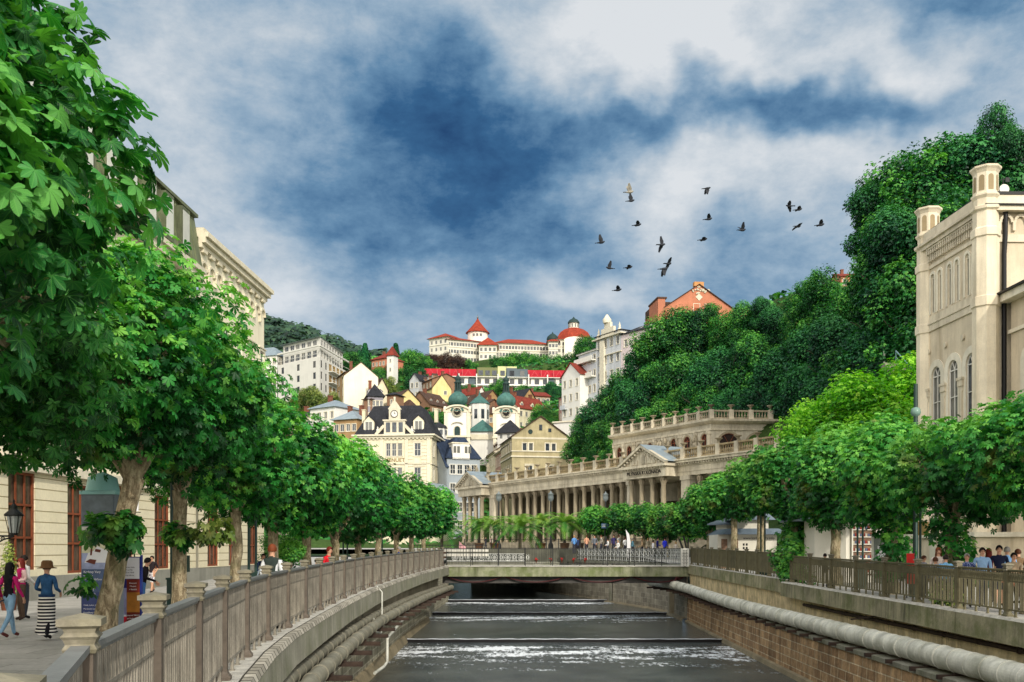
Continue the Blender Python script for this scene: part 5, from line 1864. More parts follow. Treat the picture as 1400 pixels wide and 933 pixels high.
# ============ church with two green domed towers
def church_tower(cx, cy, label, par, zw, zdome0, r, ztip, m_w):
 b = MB()
 h = 2.55
 b.box(-h, h, -h, h, 14, zw)
 b.mi = 1
 for sx in (-1, 1):
  for sy in (-1, 1):
   b.box(sx * h - .35, sx * h + .35, sy * h - .35, sy * h + .35, 14, zw - .4)
 b.box(-h - .5, h + .5, -h - .5, h + .5, zw - 6.2, zw - 5.8)
 tw = b.build('tower', [m_w, m_trim], par, (cx - par.location.x, cy - par.location.y, 0))
 b = MB()
 for rot in range(4):
  M4 = Matrix.Rotation(rot * PI / 2, 4, 'Z')
  pts = [(-h - .4, zw - .6)] + [((h + .4) * -math.cos(PI * k / 12), zw - .6 + 1.5 * math.sin(PI * k / 12)) for k in range(1, 12)] + [(h + .4, zw - .6)]
  for (x0, z0), (x1, z1) in zip(pts, pts[1:]):
   b.bar(M4 @ Vector((x0, -h - .25, z0)), M4 @ Vector((x1, -h - .25, z1)), .5, .35)
  b.poly([M4 @ Vector((x, -h - .1, z)) for x, z in pts])
 b.build('gable', m_trim, tw)
 b = MB()
 n = 16
 prof = [(h + .2, zw - .3), (h, zw + .3), (h * .82, zw + .8), (r * .78, zdome0 - .25), (r * .72, zdome0)]
 b.lathe([(rr * (1.18 if i < 2 else 1), z) for i, (rr, z) in enumerate(prof)], n=8, a0=PI / 8)
 zd = zdome0
 b.lathe([(r * .72, zd), (r * .92, zd + .35), (r, zd + .9), (r * 1.0, zd + 1.35), (r * .9, zd + 1.9), (r * .68, zd + 2.4), (r * .45, zd + 2.75), (r * .36, zd + 3.0)], n=16)
 b.build('dome', m_copper, tw)
 b = MB()
 zl = zd + 3.0
 b.lathe([(r * .40, zl), (r * .40, zl + .35), (.5, zl + .4)], n=8)
 for k in range(8):
  a = k * PI / 4
  b.bar((.62 * math.cos(a), .62 * math.sin(a), zl + .3), (.62 * math.cos(a), .62 * math.sin(a), zl + 2.0), .22)
 b.lathe([(.35, zl), (.35, zl + 2.1)], n=8)
 b.lathe([(.85, zl + 1.95), (.9, zl + 2.1), (.6, zl + 2.35), (.55, zl + 2.6), (.78, zl + 2.9), (.6, zl + 3.25), (.25, zl + 3.6), (.09, zl + 4.0), (.03, ztip)], n=10)
 b.build('lantern', m_copperdk, tw)
 b = MB()
 b.lathe([(.95, -.06), (.95, .06)], (0, 0, 0), 20)
 ck = b.build('clock', m_dark, tw, (0, -h - .32, zw - .55))
 ck.rotation_euler.x = R(90)
 b = MB()
 b.lathe([(1.05, -.02), (.86, -.02), (.86, .12), (1.05, .12), (1.05, -.02)], (0, 0, 0), 20)
 for k in range(12):
  a = k * PI / 6
  b.bar((.62 * math.cos(a), .62 * math.sin(a), .08), (.8 * math.cos(a), .8 * math.sin(a), .08), .08, .03)
 b.bar((0, 0, .09), (.3, .42, .09), .09, .03)
 b.bar((0, 0, .09), (-.5, .2, .09), .07, .03)
 ob = b.build('dial', mat('gilt_dial', C(196, 190, 170), var=0.1), tw, (0, -h - .32, zw - .55))
 ob.rotation_euler.x = R(90)
 b = MB()
 r2 = .62
 b.poly([(-r2, -h - .03, zw - 7.6), (r2, -h - .03, zw - 7.6), (r2, -h - .03, zw - 4.4)] + [(r2 * math.cos(PI * k / 8), -h - .03, zw - 4.4 + r2 * math.sin(PI * k / 8)) for k in range(1, 8)] + [(-r2, -h - .03, zw - 4.4)])
 b.build('louvre_window', m_copperdk, tw)
 b = MB()
 b.poly([(h + .03, -r2, zw - 7.6), (h + .03, r2, zw - 7.6), (h + .03, r2, zw - 4.4), (h + .03, -r2, zw - 4.4)])
 b.build('louvre_window', m_copperdk, tw)
 b = MB()
 for k in range(9):
  a0, a1 = PI * k / 9, PI * (k + 1) / 9
  b.bar(((r2 + .12) * math.cos(a0), -h - .05, zw - 4.4 + (r2 + .12) * math.sin(a0)), ((r2 + .12) * math.cos(a1), -h - .05, zw - 4.4 + (r2 + .12) * math.sin(a1)), .22, .14)
 for s in (-1, 1):
  b.box(s * (r2 + .12) - .11, s * (r2 + .12) + .11, -h - .1, -h, zw - 7.6, zw - 4.4)
 for k in range(9):
  a0, a1 = PI * k / 9, PI * (k + 1) / 9
  b.bar((1.2 * math.cos(a0), -h - .2, zw - 3.3 + .5 * math.sin(a0)), (1.2 * math.cos(a1), -h - .2, zw - 3.3 + .5 * math.sin(a1)), .3, .18)
 b.build('window_surround', m_trim, tw)
Yc = 215.0
cx1, cx2 = WX(626, Yc), WX(692, Yc)
ch = empty('church', ((cx1 + cx2) / 2, Yc, 0), 'white baroque church with two green copper onion domed clock towers', 'church')
church_tower(cx1, Yc, '', ch, zpx(562.5, Yc), zpx(553.5, Yc) - .1, 2.2, zpx(505, Yc), m_whitew)
church_tower(cx2, Yc, '', ch, zpx(564, Yc), zpx(555, Yc) - .1, 2.2, zpx(498, Yc), m_whitew)
b = MB()
xm = (cx2 - cx1) / 2
b.box(-xm + 2.5, xm - 2.5, 0.5, 22, 12, zpx(590, Yc))
b.mi = 1
b.box(-xm + 2.5, xm - 2.5, 0.2, 0.6, zpx(601, Yc), zpx(594, Yc))
b.build('nave', [m_whitew, m_trim], ch)
b = MB()
zr = zpx(590, Yc)
for s in (-1, 1):
 b.add([(s * (xm - 2.0), 0, zr), (0, 4, zr + 3.2), (0, 22, zr + 3.2), (s * (xm - 2.0), 22, zr)], [(0, 1, 2, 3)])
b.add([(-(xm - 2.0), 0, zr), (xm - 2.0, 0, zr), (0, 4, zr + 3.2)], [(0, 1, 2)])
b.build('roof', m_copper, ch)
b = MB()
c0 = (-xm + 4.6, 9, 0)
b.lathe([(2.3, 20), (2.3, zpx(553, 224))], c0, 8, smooth=False)
b.mi = 1
b.lathe([(2.6, zpx(553, 224)), (1.4, zpx(546, 224)), (.3, zpx(541, 224)), (.05, zpx(535, 224))], c0, 8)
b.mi = 2
for k in range(8):
 a = k * PI / 4 + PI / 8
 p = Vector((c0[0] + 2.14 * math.cos(a), c0[1] + 2.14 * math.sin(a), 0))
 tt = Vector((-math.sin(a), math.cos(a), 0)) * .4
 b.poly([p - tt + Vector((0, 0, zpx(574, 224))), p + tt + Vector((0, 0, zpx(574, 224))), p + tt + Vector((0, 0, zpx(561, 224))), p - tt + Vector((0, 0, zpx(561, 224)))])
b.build('drum', [m_whitew, m_copper, m_glass], ch)
o = Bld('slate_turret_house', 'small house with pointed dark slate roof before the second church tower', 'house', (*pw(688, 205), 0), wall=m_whitew)
o.rect(pw(680, 206), pw(703, 204), 4, 10, zpx(592, 205), wf=wgrid(3.6, 2, [zpx(600, 205)], .7, 1.1))
o.hip(zpx(592, 205), zpx(573, 205) - zpx(592, 205), m_slate, over=.5)
o.done()
o = Bld('round_kiosk_roof_house', 'tiny white cupola house with low dark dome beside the first church tower', 'house', (*pw(600, 203), 0), wall=m_whitew)
b = MB()
zz0 = zpx(586, 203)
b.lathe([(1.6, 8), (1.6, zz0)], n=8, smooth=False)
b.mi = 1
b.lathe([(1.9, zz0), (1.5, zz0 + .6), (.6, zz0 + 1.0), (.05, zz0 + 1.5)], n=12)
b.mi = 2
for k in range(8):
 a = k * PI / 4 + PI / 8
 b.box(1.5 * math.cos(a) - .35, 1.5 * math.cos(a) + .35, 1.5 * math.sin(a) - .12, 1.5 * math.sin(a) + .12, zz0 - 1.4, zz0 - .4)
b.build('rotunda', [m_whitew, m_slate, m_glass], o.e)
# ============ generic hillside houses
HOUSE_N = [0]
def hh(label, pl, Yl, pr, Yr, dep, ye, yr_, base_drop, wm, rm, axis='u', rows=2, cols=4, ww=1.0, wh=1.6, left=0, right=0, name='hill_house', roof='gable', dorm=0, chim=1, fr=None, over=.35, z1=None, floors=3.0, rowz=None, inset=None):
 A, B_ = pw(pl, Yl), pw(pr, Yr)
 o = Bld(name, label, 'house', (A[0], A[1], 0), wall=wm, group='houses on the hillside')
 Wd = (Vector(B_) - Vector(A)).length
 z = zpx(ye, Yl)
 zb = z - base_drop
 zs = [z - floors * (r + 1) + .7 for r in range(rows)]
 k = dict(fr=fr or m_white, trim=m_trim, tw=.12)
 o.rect(A, B_, dep, zb, z, wf=wgrid(Wd, cols, zs, ww, wh, **k) if cols else (), wl=wgrid(dep, left, zs, ww, wh, **k) if left else (), wr=wgrid(dep, right, zs, ww, wh, **k) if right else ())
 rh = zpx(yr_, (Yl + Yr) / 2) - z
 if roof == 'gable':
  o.gable(z, rh, rm, axis, over=over)
 elif roof == 'hip':
  o.hip(z + .1, rh, rm, over=over + .1, inset=inset)
 for i in range(dorm):
  o.dormer(Wd * (i + .5) / dorm, .8, z + .3, 1.1, 1.2, 1.6, wm=wm, rm=rm)
 for i in range(chim):
  o.chimney(Wd * (.25 + .5 * i), dep * .5, z + rh * .9, .7, 1.3)
 return o
def fin(o):
 o.done()
 return o
fin(hh('grey mauve gabled house left of the brown and yellow one', 560, 294, 573, 292, 8, 521, 511, 11, m_greyw, m_slate, 'v', 3, 2, .9, 1.5))
fin(hh('brown fronted house with steep dark roof and blank yellow gable end', 573, 296, 591, 286, 9, 526, 514, 12, m_brownw, m_browntile, 'u', 3, 4, .8, 1.5, dorm=3, chim=2))
o = Bld('yellow_gable_house', 'blank soft yellow gable wall with one small window', 'house', (*pw(591, 285), 0), wall=m_yellow, group='houses on the hillside')
q = pw(591, 285.5), pw(617, 288)
zt = zpx(531, 286)
o.rect(q[0], q[1], 7, zt - 9, zt, wf=[dict(s=4.2, z=zt + .1 - 1.9, w=.9, h=1.2, trim=m_trim)])
o.gable(zt, zpx(513, 286) - zt, m_browntile, 'v', over=.2)
o.done()
fin(hh('small soft yellow gabled house behind the dark mansard roof', 541, 246, 574, 250, 8, 547, 533, 8, m_yellow, m_browntile, 'v', 1, 3, .7, 1.3, chim=0))
o = Bld('square_turret', 'little yellow dormer turret with a flared brown roof', 'turret', (*pw(556, 238), 0), wall=m_yellow)
o.rect(pw(549, 239), pw(564, 238), 2.5, 20, zpx(556, 238), wf=wgrid(2.7, 2, [zpx(561, 238)], .6, .8))
o.hip(zpx(556, 238), 2.0, m_browntile, over=.5)
o.done()
fin(hh('dark brown square block house behind the mansard roof, left of the yellow gable', 497, 232, 508, 231, 4, 547, 544, 8, m_brownw, m_browntile, 'u', 1, 0, roof='hip', chim=1))
fin(hh('tall narrow dark brown house beside the small yellow gable', 529, 236, 541, 235, 4, 541, 536, 9, m_brownw, m_slate, 'u', 2, 1, .5, 1.2, roof='hip', chim=0))
fin(hh('low brown roofed house just left of the first church tower', 588, 255, 614, 262, 7, 552, 537, 7, m_brownw, m_browntile, 'u', 1, 3, .8, 1.2, dorm=3))
fin(hh('white gabled house with a bright red roof above the church', 652, 306, 664, 309, 9, 538, 529, 7, m_whitew, m_redtile, 'v', 1, 1, left=3, chim=1))
fin(hh('brown house with dark roof and tan gable between the church towers, upper one', 662, 272, 684, 275, 12, 547, 534, 8, m_tan, m_browntile, 'v', 2, 2, .8, 1.2, left=4))
fin(hh('brown house with rows of small windows between the church towers, lower one', 641, 262, 664, 259, 8, 556, 545, 9, m_brownw, m_browntile, 'u', 2, 5, .7, 1.2, chim=2))
fin(hh('low tan house between the church towers, nearest the copper roof', 664, 246, 684, 244, 8, 566, 553, 7, m_tan, m_browntile, 'u', 1, 4, .8, 1.2, chim=1))
fin(hh('tan gabled house with long dark roof right of the second tower', 712, 285, 735, 290, 12, 548, 532, 8, m_tan, m_slate, 'v', 1, 2, .8, 1.2, left=3, chim=1))
fin(hh('cream house with dark windows just right of the second tower', 699, 262, 716, 266, 7, 556, 545, 9, m_cream, m_browntile, 'u', 2, 3, .8, 1.3, chim=1))
fin(hh('beige house with long faded red roof and a row of windows', 709, 253, 752, 262, 9, 557, 541, 10, m_cream, m_redtile, 'u', 2, 6, .9, 1.4, dorm=3, chim=2))
fin(hh('narrow pink house front beside the tall white houses', 764, 228, 769, 226, 6, 545, 541, 14, m_pinkw, m_browntile, 'u', 3, 1, .5, 1.4, chim=0))
fin(hh('low brown house with rust tiled roof near the tall white houses', 728, 300, 752, 302, 9, 541, 534, 6, m_brownw, m_redtile, 'u', 1, 4, chim=1))
Yb = 340.0
lb = Bld('apartment_block', 'long white modern block with crimson roof ends and an olive and grey middle', 'building', (*pw(580, Yb), 0), wall=m_whitew)
zt, zm, z0 = zpx(501.5, Yb), zpx(514, Yb), zpx(538, Yb)
lb.rect(pw(580, Yb), pw(774, Yb + 4), 12, z0 - 4, zm, wf=wgrid(51, 17, [zm - 2.6, zm - 5.6], 1.7, 1.9, fr=m_iron, cols=3))
k_ = lb.W / 194.0
m_olivep = mat('olive_panel', C(120, 124, 84), var=0.08)
m_slatep = mat('slate_panel', C(92, 104, 112), var=0.08)
m_lemon = mat('pale_lemon_panel', C(214, 214, 160), var=0.08)
for a, c_, mm, nm in ((580, 651, m_redmetal, 'crimson_roof'), (722, 774, m_redmetal, 'crimson_roof')):
 b = MB()
 u0, u1 = (a - 580) * k_, (c_ - 580) * k_
 b.add([lb.P(u0, -.3, zm), lb.P(u1, -.3, zm), lb.P(u1, 3.5, zt), lb.P(u0, 3.5, zt), lb.P(u1, 11.5, zt), lb.P(u0, 11.5, zt), lb.P(u1, 11.5, zm), lb.P(u0, 11.5, zm)],
          [(0, 1, 2, 3), (3, 2, 4, 5), (5, 4, 6, 7), (1, 6, 4, 2), (0, 3, 5, 7)])
 rf = b.build(nm, mm, lb.e)
 b = MB()
 n = int((u1 - u0) / 4.5)
 for i in range(n):
  u = u0 + 4.5 * (i + .5)
  b.bar(lb.P(u - 1.3, .2, zm + .2), lb.P(u, .2, zm + 2.4), .1)
  b.bar(lb.P(u + 1.3, .2, zm + .2), lb.P(u, .2, zm + 2.4), .1)
  lb.boxuv(u - 2.2, u - 2.0, 0.0, 1.0, zm + .1, zm + 2.6, b)
 b.build('roof_ribs', mat('pale_crimson', C(206, 96, 100), var=.1), rf)
for a, c_, mm, dz in ((652, 680, m_olivep, 0), (680, 706, m_lemon, .5), (692, 706, m_slatep, -.1), (706, 721, m_slatep, -.4)):
 b = MB()
 lb.boxuv((a - 580) * k_, (c_ - 580) * k_, -.2 if mm is not m_lemon else -.1, 10, zm, zt + dz, b)
 p_ = b.build('upper_storey', mm, lb.e)
 b = MB()
 n = max(1, int((c_ - a) / 9))
 for i in range(n):
  u = (a - 580 + (c_ - a) * (i + .5) / n) * k_
  lb.boxuv(u - .8, u + .8, -.3, -.18, zm + .4, zm + 2.2, b)
 b.build('glazing', m_glass, p_)
b = MB()
for a in (618, 641, 748):
 lb.boxuv((a - 580) * k_, (a - 580 + 9) * k_, -.15, .1, z0, zm + .02, b)
b.build('coloured_bays', m_slatep, lb.e)
b = MB()
for a in (580, 604, 627, 651, 680, 722, 748, 773):
 lb.boxuv((a - 580) * k_ - .2, (a - 580) * k_ + .2, -1.2, .2, z0, zm + .8, b)
for zz_ in (zm - .1, zm - 3.1):
 lb.boxuv(0, lb.W, -1.0, 0, zz_ - .2, zz_, b)
b.build('balconies', m_white, lb.e)
lb.done()
# ============ grand hotel on the hill
Yh = 450.0
m_hw = mat('warm_white_render', C(240, 236, 222), var=0.08, scale=0.3, streak=0.2, bump=0.05)
m_htile = tilemat('bright_red_tile', C(178, 74, 50), C(156, 62, 42), 0.6)
ht = Bld('grand_hotel', 'huge white hotel with red roofs, conical tower and domed pavilion on the hilltop', 'hotel', (*pw(587, Yh), 0), wall=m_hw)
z0, ze = zpx(505, Yh), zpx(465, Yh)
def wing(pl, Yl, pr, Yr, dep, ye, yrf, nw, rows, base=505, hw=1.7):
 z1 = zpx(ye, Yl)
 ht.rect(pw(pl, Yl), pw(pr, Yr), dep, zpx(base, Yl), z1, wf=wgrid((Vector(pw(pr, Yr)) - Vector(pw(pl, Yl))).length, nw, [z1 - 2.9 - 3.4 * r for r in range(rows)], 1.2, hw, trim=None, sill=False, cols=2))
 b = MB()
 ht.band(z1 - .4, z1, .5, m_trim, mb=b)
 ht.band(z1 - 3.6, z1 - 3.4, .25, m_trim, mb=b)
 b.build('cornice', m_trim, ht.e)
 ht.hip(z1, zpx(yrf, Yl) - z1, m_htile, over=1.0)
wing(587, 452, 612, 446, 18, 464, 455, 4, 4)
wing(612, 446.5, 655, 452, 18, 464, 456, 11, 4)
wing(678, 456, 750, 460, 14, 469, 459, 17, 3)
wing(655, 447, 679, 447, 12, 472, 459, 4, 4, 507)
wing(762, 450, 811, 452, 22, 464, 456, 9, 3)
wing(750, 448, 763, 448, 8, 467, 462, 3, 3)
b = MB()
cx_, cy_ = WX(652, 452) - ht.o.x, 462 - ht.o.y
b.lathe([(4.9, z0), (4.9, zpx(451, 455))], (cx_, cy_, 0), 20)
b.mi = 1
b.lathe([(5.9, zpx(451.5, 455)), (3.2, zpx(443, 455)), (1.2, zpx(436, 455)), (.05, zpx(430, 455))], (cx_, cy_, 0), 20)
b.mi = 2
b.lathe([(.25, zpx(431, 455)), (.5, zpx(430, 455)), (.1, zpx(427, 455)), (.02, zpx(425, 455))], (cx_, cy_, 0), 8)
for q in (-.35, 0, .35):
 b.box(cx_ + 4.95 * math.sin(q) - .5, cx_ + 4.95 * math.sin(q) + .5, cy_ - 4.95 * math.cos(q) - .1, cy_ - 4.95 * math.cos(q) + .3, zpx(458, 455), zpx(454.5, 455))
b.build('conical_tower', [m_hw, m_htile, m_glass], ht.e)
b = MB()
cx_, cy_ = WX(786, 452) - ht.o.x, 461 - ht.o.y
zq = zpx(462, 452)
b.lathe([(9.4, zq), (8.6, zq + 1.8), (7.2, zq + 4), (5, zq + 5.6), (2.9, zq + 6.4)], (cx_, cy_, 0), 8, smooth=False, a0=PI / 8)
b.mi = 1
b.lathe([(2.4, zq + 6.2), (2.4, zq + 9.0)], (cx_, cy_, 0), 10)
b.mi = 2
for k in range(10):
 a = 2 * PI * k / 10
 b.box(cx_ + 2.4 * math.cos(a) - .3, cx_ + 2.4 * math.cos(a) + .3, cy_ + 2.4 * math.sin(a) - .3, cy_ + 2.4 * math.sin(a) + .3, zq + 6.9, zq + 8.5)
b.mi = 3
b.lathe([(2.9, zq + 8.9), (2.8, zq + 9.6), (2.0, zq + 10.6), (.8, zq + 11.2), (.05, zq + 12.2)], (cx_, cy_, 0), 12)
b.build('domed_pavilion', [m_htile, m_hw, m_glass, m_copperdk], ht.e)
b = MB()
cx_, cy_ = WX(756, 448) - ht.o.x, 452 - ht.o.y
zq = zpx(464, 448)
b.lathe([(2.7, zq), (2.9, zq + .8), (2.5, zq + 2), (1.4, zq + 3.0), (.5, zq + 3.5), (.05, zq + 4.4)], (cx_, cy_, 0), 12)
b.build('small_dome', m_copperdk, ht.e)
b = MB()
A_ = Vector(pw(762, 450))
q = [(-0, 0)]
xc = WX(786, 448.5) - ht.o.x
b.box(xc - 5, xc + 5, 448.2 - ht.o.y, 449.6 - ht.o.y, zpx(500, 449), zpx(466, 449))
b.add([(xc - 5.2, 448.2 - ht.o.y, zpx(466, 449))] + [(xc - 5.2 * math.cos(PI * k / 10), 448.2 - ht.o.y, zpx(466, 449) + 1.8 * math.sin(PI * k / 10)) for k in range(1, 10)] + [(xc + 5.2, 448.2 - ht.o.y, zpx(466, 449))], [tuple(range(11))])
b.build('curved_gable', m_hw, ht.e)
ht.done()
# ============ tall white houses on the right slope
wk = dict(trim=m_trim, tw=.14)
a = hh('tall white house with steep red gable roof above the slope', 768, 222, 793, 216, 8, 517, 497, 26, m_whitew, m_redtile, 'v', 6, 3, .8, 1.6, chim=0, name='tall_house', floors=3.3, left=0)
b = MB()
for zz_ in (zpx(560, 220), zpx(584, 220)):
 a.boxuv(.2, 2.2, -.7, 0, zz_, zz_ + .2, b)
 a.boxuv(.2, 2.2, -.7, -.62, zz_ + .2, zz_ + 1.0, b)
b.build('balcony', m_greyw, a.e)
b = MB()
b.lathe([(1.2, 0), (1.3, .6), (.8, 1.5), (.15, 2.6), (.02, 3.6)], a.P(1.6, 5, zpx(500, 220)), 8)
b.build('spire', m_slate, a.e)
a.done()
a = hh('balconied white house between the red gable and the ornate facade', 791, 221, 816, 214, 9, 486, 478, 34, m_greyw, m_slate, 'u', 8, 4, .9, 1.7, chim=0, name='tall_house', floors=3.4, roof='hip')
b = MB()
for zz_ in (zpx(497, 218), zpx(519, 218)):
 a.boxuv(-.3, a.W - .5, -1.1, 0, zz_, zz_ + .25, b)
 a.boxuv(-.3, a.W - .5, -1.1, -1.0, zz_ + .25, zz_ + 1.15, b)
a.band(zpx(486, 220), zpx(484, 220), .4, m_trim, mb=b)
b.build('balcony', m_white, a.e)
a.done()
a = hh('ornate grey white house with a curled baroque gable', 815, 215, 849, 207, 10, 462, 452, 38, m_greyw, m_slate, 'u', 8, 4, .95, 1.9, chim=0, name='tall_house', floors=3.6, roof='hip')
b = MB()
a.boxuv(a.W * .25, a.W * .75, -.3, .3, zpx(462, 212), zpx(450, 212), b)
a.boxuv(a.W * .38, a.W * .62, -.3, .3, zpx(450, 212), zpx(443, 212), b)
b.lathe([(.9, 0), (1.0, .8), (.6, 1.3), (.2, 1.9)], a.P(a.W * .45, 0, zpx(443, 212)), 8)
a.boxuv(a.W * .3 - .8, a.W * .3 + .8, -.5, 0, zpx(540, 212), zpx(466, 212), b)
a.band(zpx(463, 212), zpx(461.5, 212), .7, m_trim, mb=b)
a.band(zpx(487, 212), zpx(486, 212), .3, m_trim, mb=b)
for u in (.08, .92):
 b.lathe([(.4, 0), (.5, .7), (.2, 1.2), (.25, 1.6), (.02, 2.4)], a.P(a.W * u, .2, zpx(461, 212)), 8)
b.build('gable', m_trim, a.e)
a.done()
a = hh('pale pink house with dark roof and skylights nearest the trees', 849, 207, 889, 200, 12, 458, 437, 36, mat('pale_pink_render', C(214, 200, 200), var=0.1, streak=0.3), m_slate, 'u', 7, 3, .95, 1.6, chim=1, name='tall_house', floors=3.6)
b = MB()
for u in (.35, .6):
 b.add([a.P(a.W * u - .5, 2.0, 0), a.P(a.W * u + .5, 2.0, 0)], [])
sl_ = (zpx(437, 203) - zpx(458, 207)) / 6
for u in (.4, .68):
 z_ = zpx(458, 207)
 b.add([a.P(a.W * u - .4, 2.2, z_ + 2.2 * sl_ + .3), a.P(a.W * u + .4, 2.2, z_ + 2.2 * sl_ + .3), a.P(a.W * u + .4, 3.9, z_ + 3.9 * sl_ + .3), a.P(a.W * u - .4, 3.9, z_ + 3.9 * sl_ + .3)], [(0, 1, 2, 3)])
b.build('skylights', m_white, a.e)
a.done()
Yo = 232
o = Bld('orange_house', 'salmon orange house with broad gable and cream ornament above the treetops', 'house', (*pw(912, Yo), 0), wall=m_orangew)
zt = zpx(420, Yo)
o.rect(pw(909, Yo), pw(1002, Yo + 2), 14, 48, zt, wf=[dict(s=8.0, z=zpx(429, Yo), w=1.5, h=2.6, trim=m_trim, cols=1, gl=mat('orange_shutter', C(190, 96, 66), var=0.1)), dict(s=10.8, z=zpx(429, Yo), w=1.5, h=2.6, trim=m_trim, cols=3, rows=3)])
o.gable(zt, zpx(388, Yo) - zt, m_browntile, 'v', over=.4)
b = MB()
o.boxuv(o.W / 2 - 1.2, o.W / 2 + 1.2, -.1, 1.2, zpx(390, Yo), zpx(384, Yo), b)
b.build('gable_stone', mat('orange_cap', C(206, 150, 96), var=0.1), o.e)
b = MB()
for k in range(26):
 u = random.gauss(0, 1.4)
 b.lathe([(.001, -.25), (.3, 0), (.001, .25)], o.P(o.W / 2 + u, -.1, zpx(396.5, Yo) + random.gauss(0, .35)), 6)
b.add([o.P(o.W / 2 - .9, -.08, zpx(405, Yo)), o.P(o.W / 2, -.08, zpx(410, Yo)), o.P(o.W / 2 + .9, -.08, zpx(405, Yo)), o.P(o.W / 2, -.08, zpx(400, Yo))], [(0, 1, 2, 3)])
b.build('ornament', m_trim, o.e)
b = MB()
o.boxuv(-1.8, 0, -.3, 8, 48, zpx(409, Yo), b)
b.build('side_block', m_orangew, o.e)
b = MB()
o.boxuv(o.W, o.W + 5, 3, 12, 48, zpx(416, Yo), b)
b.build('side_block', m_orangew, o.e)
b = MB()
o.boxuv(-2.0, .4, -.5, 8.2, zpx(409, Yo), zpx(408, Yo) + .2, b)
o.boxuv(-1.5, 6, 2, 13, zt, zpx(410, Yo), b)
o.boxuv(o.W - 4, o.W + 5.4, 2.8, 12.2, zpx(416, Yo), zpx(415, Yo) + .2, b)
b.build('flat_roofs', m_browntile, o.e)
o.done()
hh_r = fin(hh('orange roofed house barely showing above the dark treetops at the ridge', 1150, 250, 1190, 250, 10, 378, 368, 14, m_orangew, m_redtile, 'u', 1, 4, chim=1))
# ============ white apartment blocks on the left slope
Ya = 255
o = Bld('apartment_building', 'white modern apartment building with glazed penthouse floors and amber balconies', 'building', (*pw(382, 262), 0), wall=m_whitew)
P_l, P_c, P_r = pw(380, 262), pw(437, 250), pw(479, 274)
zt = zpx(493, 255)
m_amber = mat('amber_balcony_wall', C(214, 176, 104), var=0.15)
d1 = (Vector(P_c) - Vector(P_l)).length
d2 = (Vector(P_r) - Vector(P_c)).length
o.face(P_l, P_c, 20, zt, wgrid(d1, 3, [zt - 2.6 - 3.0 * r for r in range(5)], 1.1, 1.7, 2.2, fr=m_iron, sill=False))
rw = wgrid(6, 2, [zt - 2.6 - 3.0 * r for r in range(5)], .9, 1.9, 1.3, fr=m_iron, sill=False)
rw += [dict(s=8 + 3.0 * k, z=zt - 2.6 - 3.0 * r, w=2.2, h=2.1, fr=m_amber, gl=m_glassb, cols=3, sill=False) for k in range(4) for r in range(5)]
rw += [dict(s=20 + 2.4 * k, z=zt - 2.6 - 3.0 * r, w=1.0, h=2.0, fr=m_iron, sill=False) for k in range(6) for r in range(5) if 20 + 2.4 * k < d2 - 1]
o.face(P_c, P_r, 20, zt, rw)
o.face(P_r, (P_r[0] - 14, P_r[1] + 6), 20, zt)
inw = lambda p, dx, dy: (p[0] + dx, p[1] + dy)
q1, q2, q3 = inw(P_l, 1.2, 1.0), inw(P_c, -.3, 2.2), inw(P_r, -2, -1)
b = MB()
zp = zt + 5.6
for a_, c_ in ((q1, q2), (q2, q3)):
 o.face(a_, c_, zt, zp, [dict(s=s_, z=zz_, w=1.7, h=1.8, fr=m_white, cols=2, sill=False) for s_ in np.arange(1.6, (Vector(c_) - Vector(a_)).length - 1.2, 2.5) for zz_ in (zt + .6, zt + 3.3)])
o.w.poly([o.L(*P_l, zt), o.L(*P_c, zt), o.L(*P_r, zt), o.L(P_r[0] - 14, P_r[1] + 6, zt), o.L(P_l[0], P_l[1] + 16, zt)])
b.mi = 0
zrid = zpx(470, 262)
c4 = (q1[0] + 2, q1[1] + 18)
c5 = (q3[0] - 12, q3[1] + 4)
cen = ((q1[0] + q2[0]) / 2 + 2.0, (q1[1] + q2[1]) / 2 + 8)
ce2 = (q3[0] - 6, q3[1] - 2)
ov = .8
b.poly([o.L(q1[0] - ov, q1[1] - ov, zp), o.L(q2[0], q2[1] - ov * 1.4, zp), o.L(*cen, zrid)])
b.poly([o.L(q2[0], q2[1] - ov * 1.4, zp), o.L(q3[0] + ov, q3[1], zp), o.L(*ce2, zrid - 1), o.L(*cen, zrid)])
b.poly([o.L(q1[0] - ov, q1[1] - ov, zp), o.L(*cen, zrid), o.L(*c4, zp)])
b.poly([o.L(*cen, zrid), o.L(*ce2, zrid - 1), o.L(*c5, zp), o.L(*c4, zp)])
b.build('roof', m_zinc, o.e)
b = MB()
for a_, c_ in ((P_l, P_c), (P_c, P_r)):
 for zz_ in (zt + .95, zt + 3.2):
  b.bar(o.L(*a_, zz_), o.L(*c_, zz_), .08)
 b.bar(o.L(*a_, zt + 2.95), o.L(*c_, zt + 2.95), .5, .3)
dd = (Vector(P_r) - Vector(P_c)).normalized()
nn_ = Vector((dd.y, -dd.x))
for k in range(4):
 for r in range(5):
  c0 = Vector(P_c) + dd * (8 + 3.0 * k)
  z_ = zt - 2.7 - 3 * r
  a_ = c0 - dd * 1.5 + nn_ * .7
  c_ = c0 + dd * 1.5 + nn_ * .7
  b.bar(o.L(a_.x, a_.y, z_), o.L(c_.x, c_.y, z_), 1.2, .2)
  b.bar(o.L(a_.x, a_.y, z_ + .9), o.L(c_.x, c_.y, z_ + .9), .08)
b.build('balcony_rails', m_white, o.e)
o.done()
o = fin(hh('white apartment block cut off by the cream cornice at its side', 330, 268, 379, 264, 8, 490, 473, 24, m_whitew, m_zinc, 'u', 4, 6, 1.1, 1.7, roof='hip', chim=0, name='apartment_building', right=3, inset=3.5))
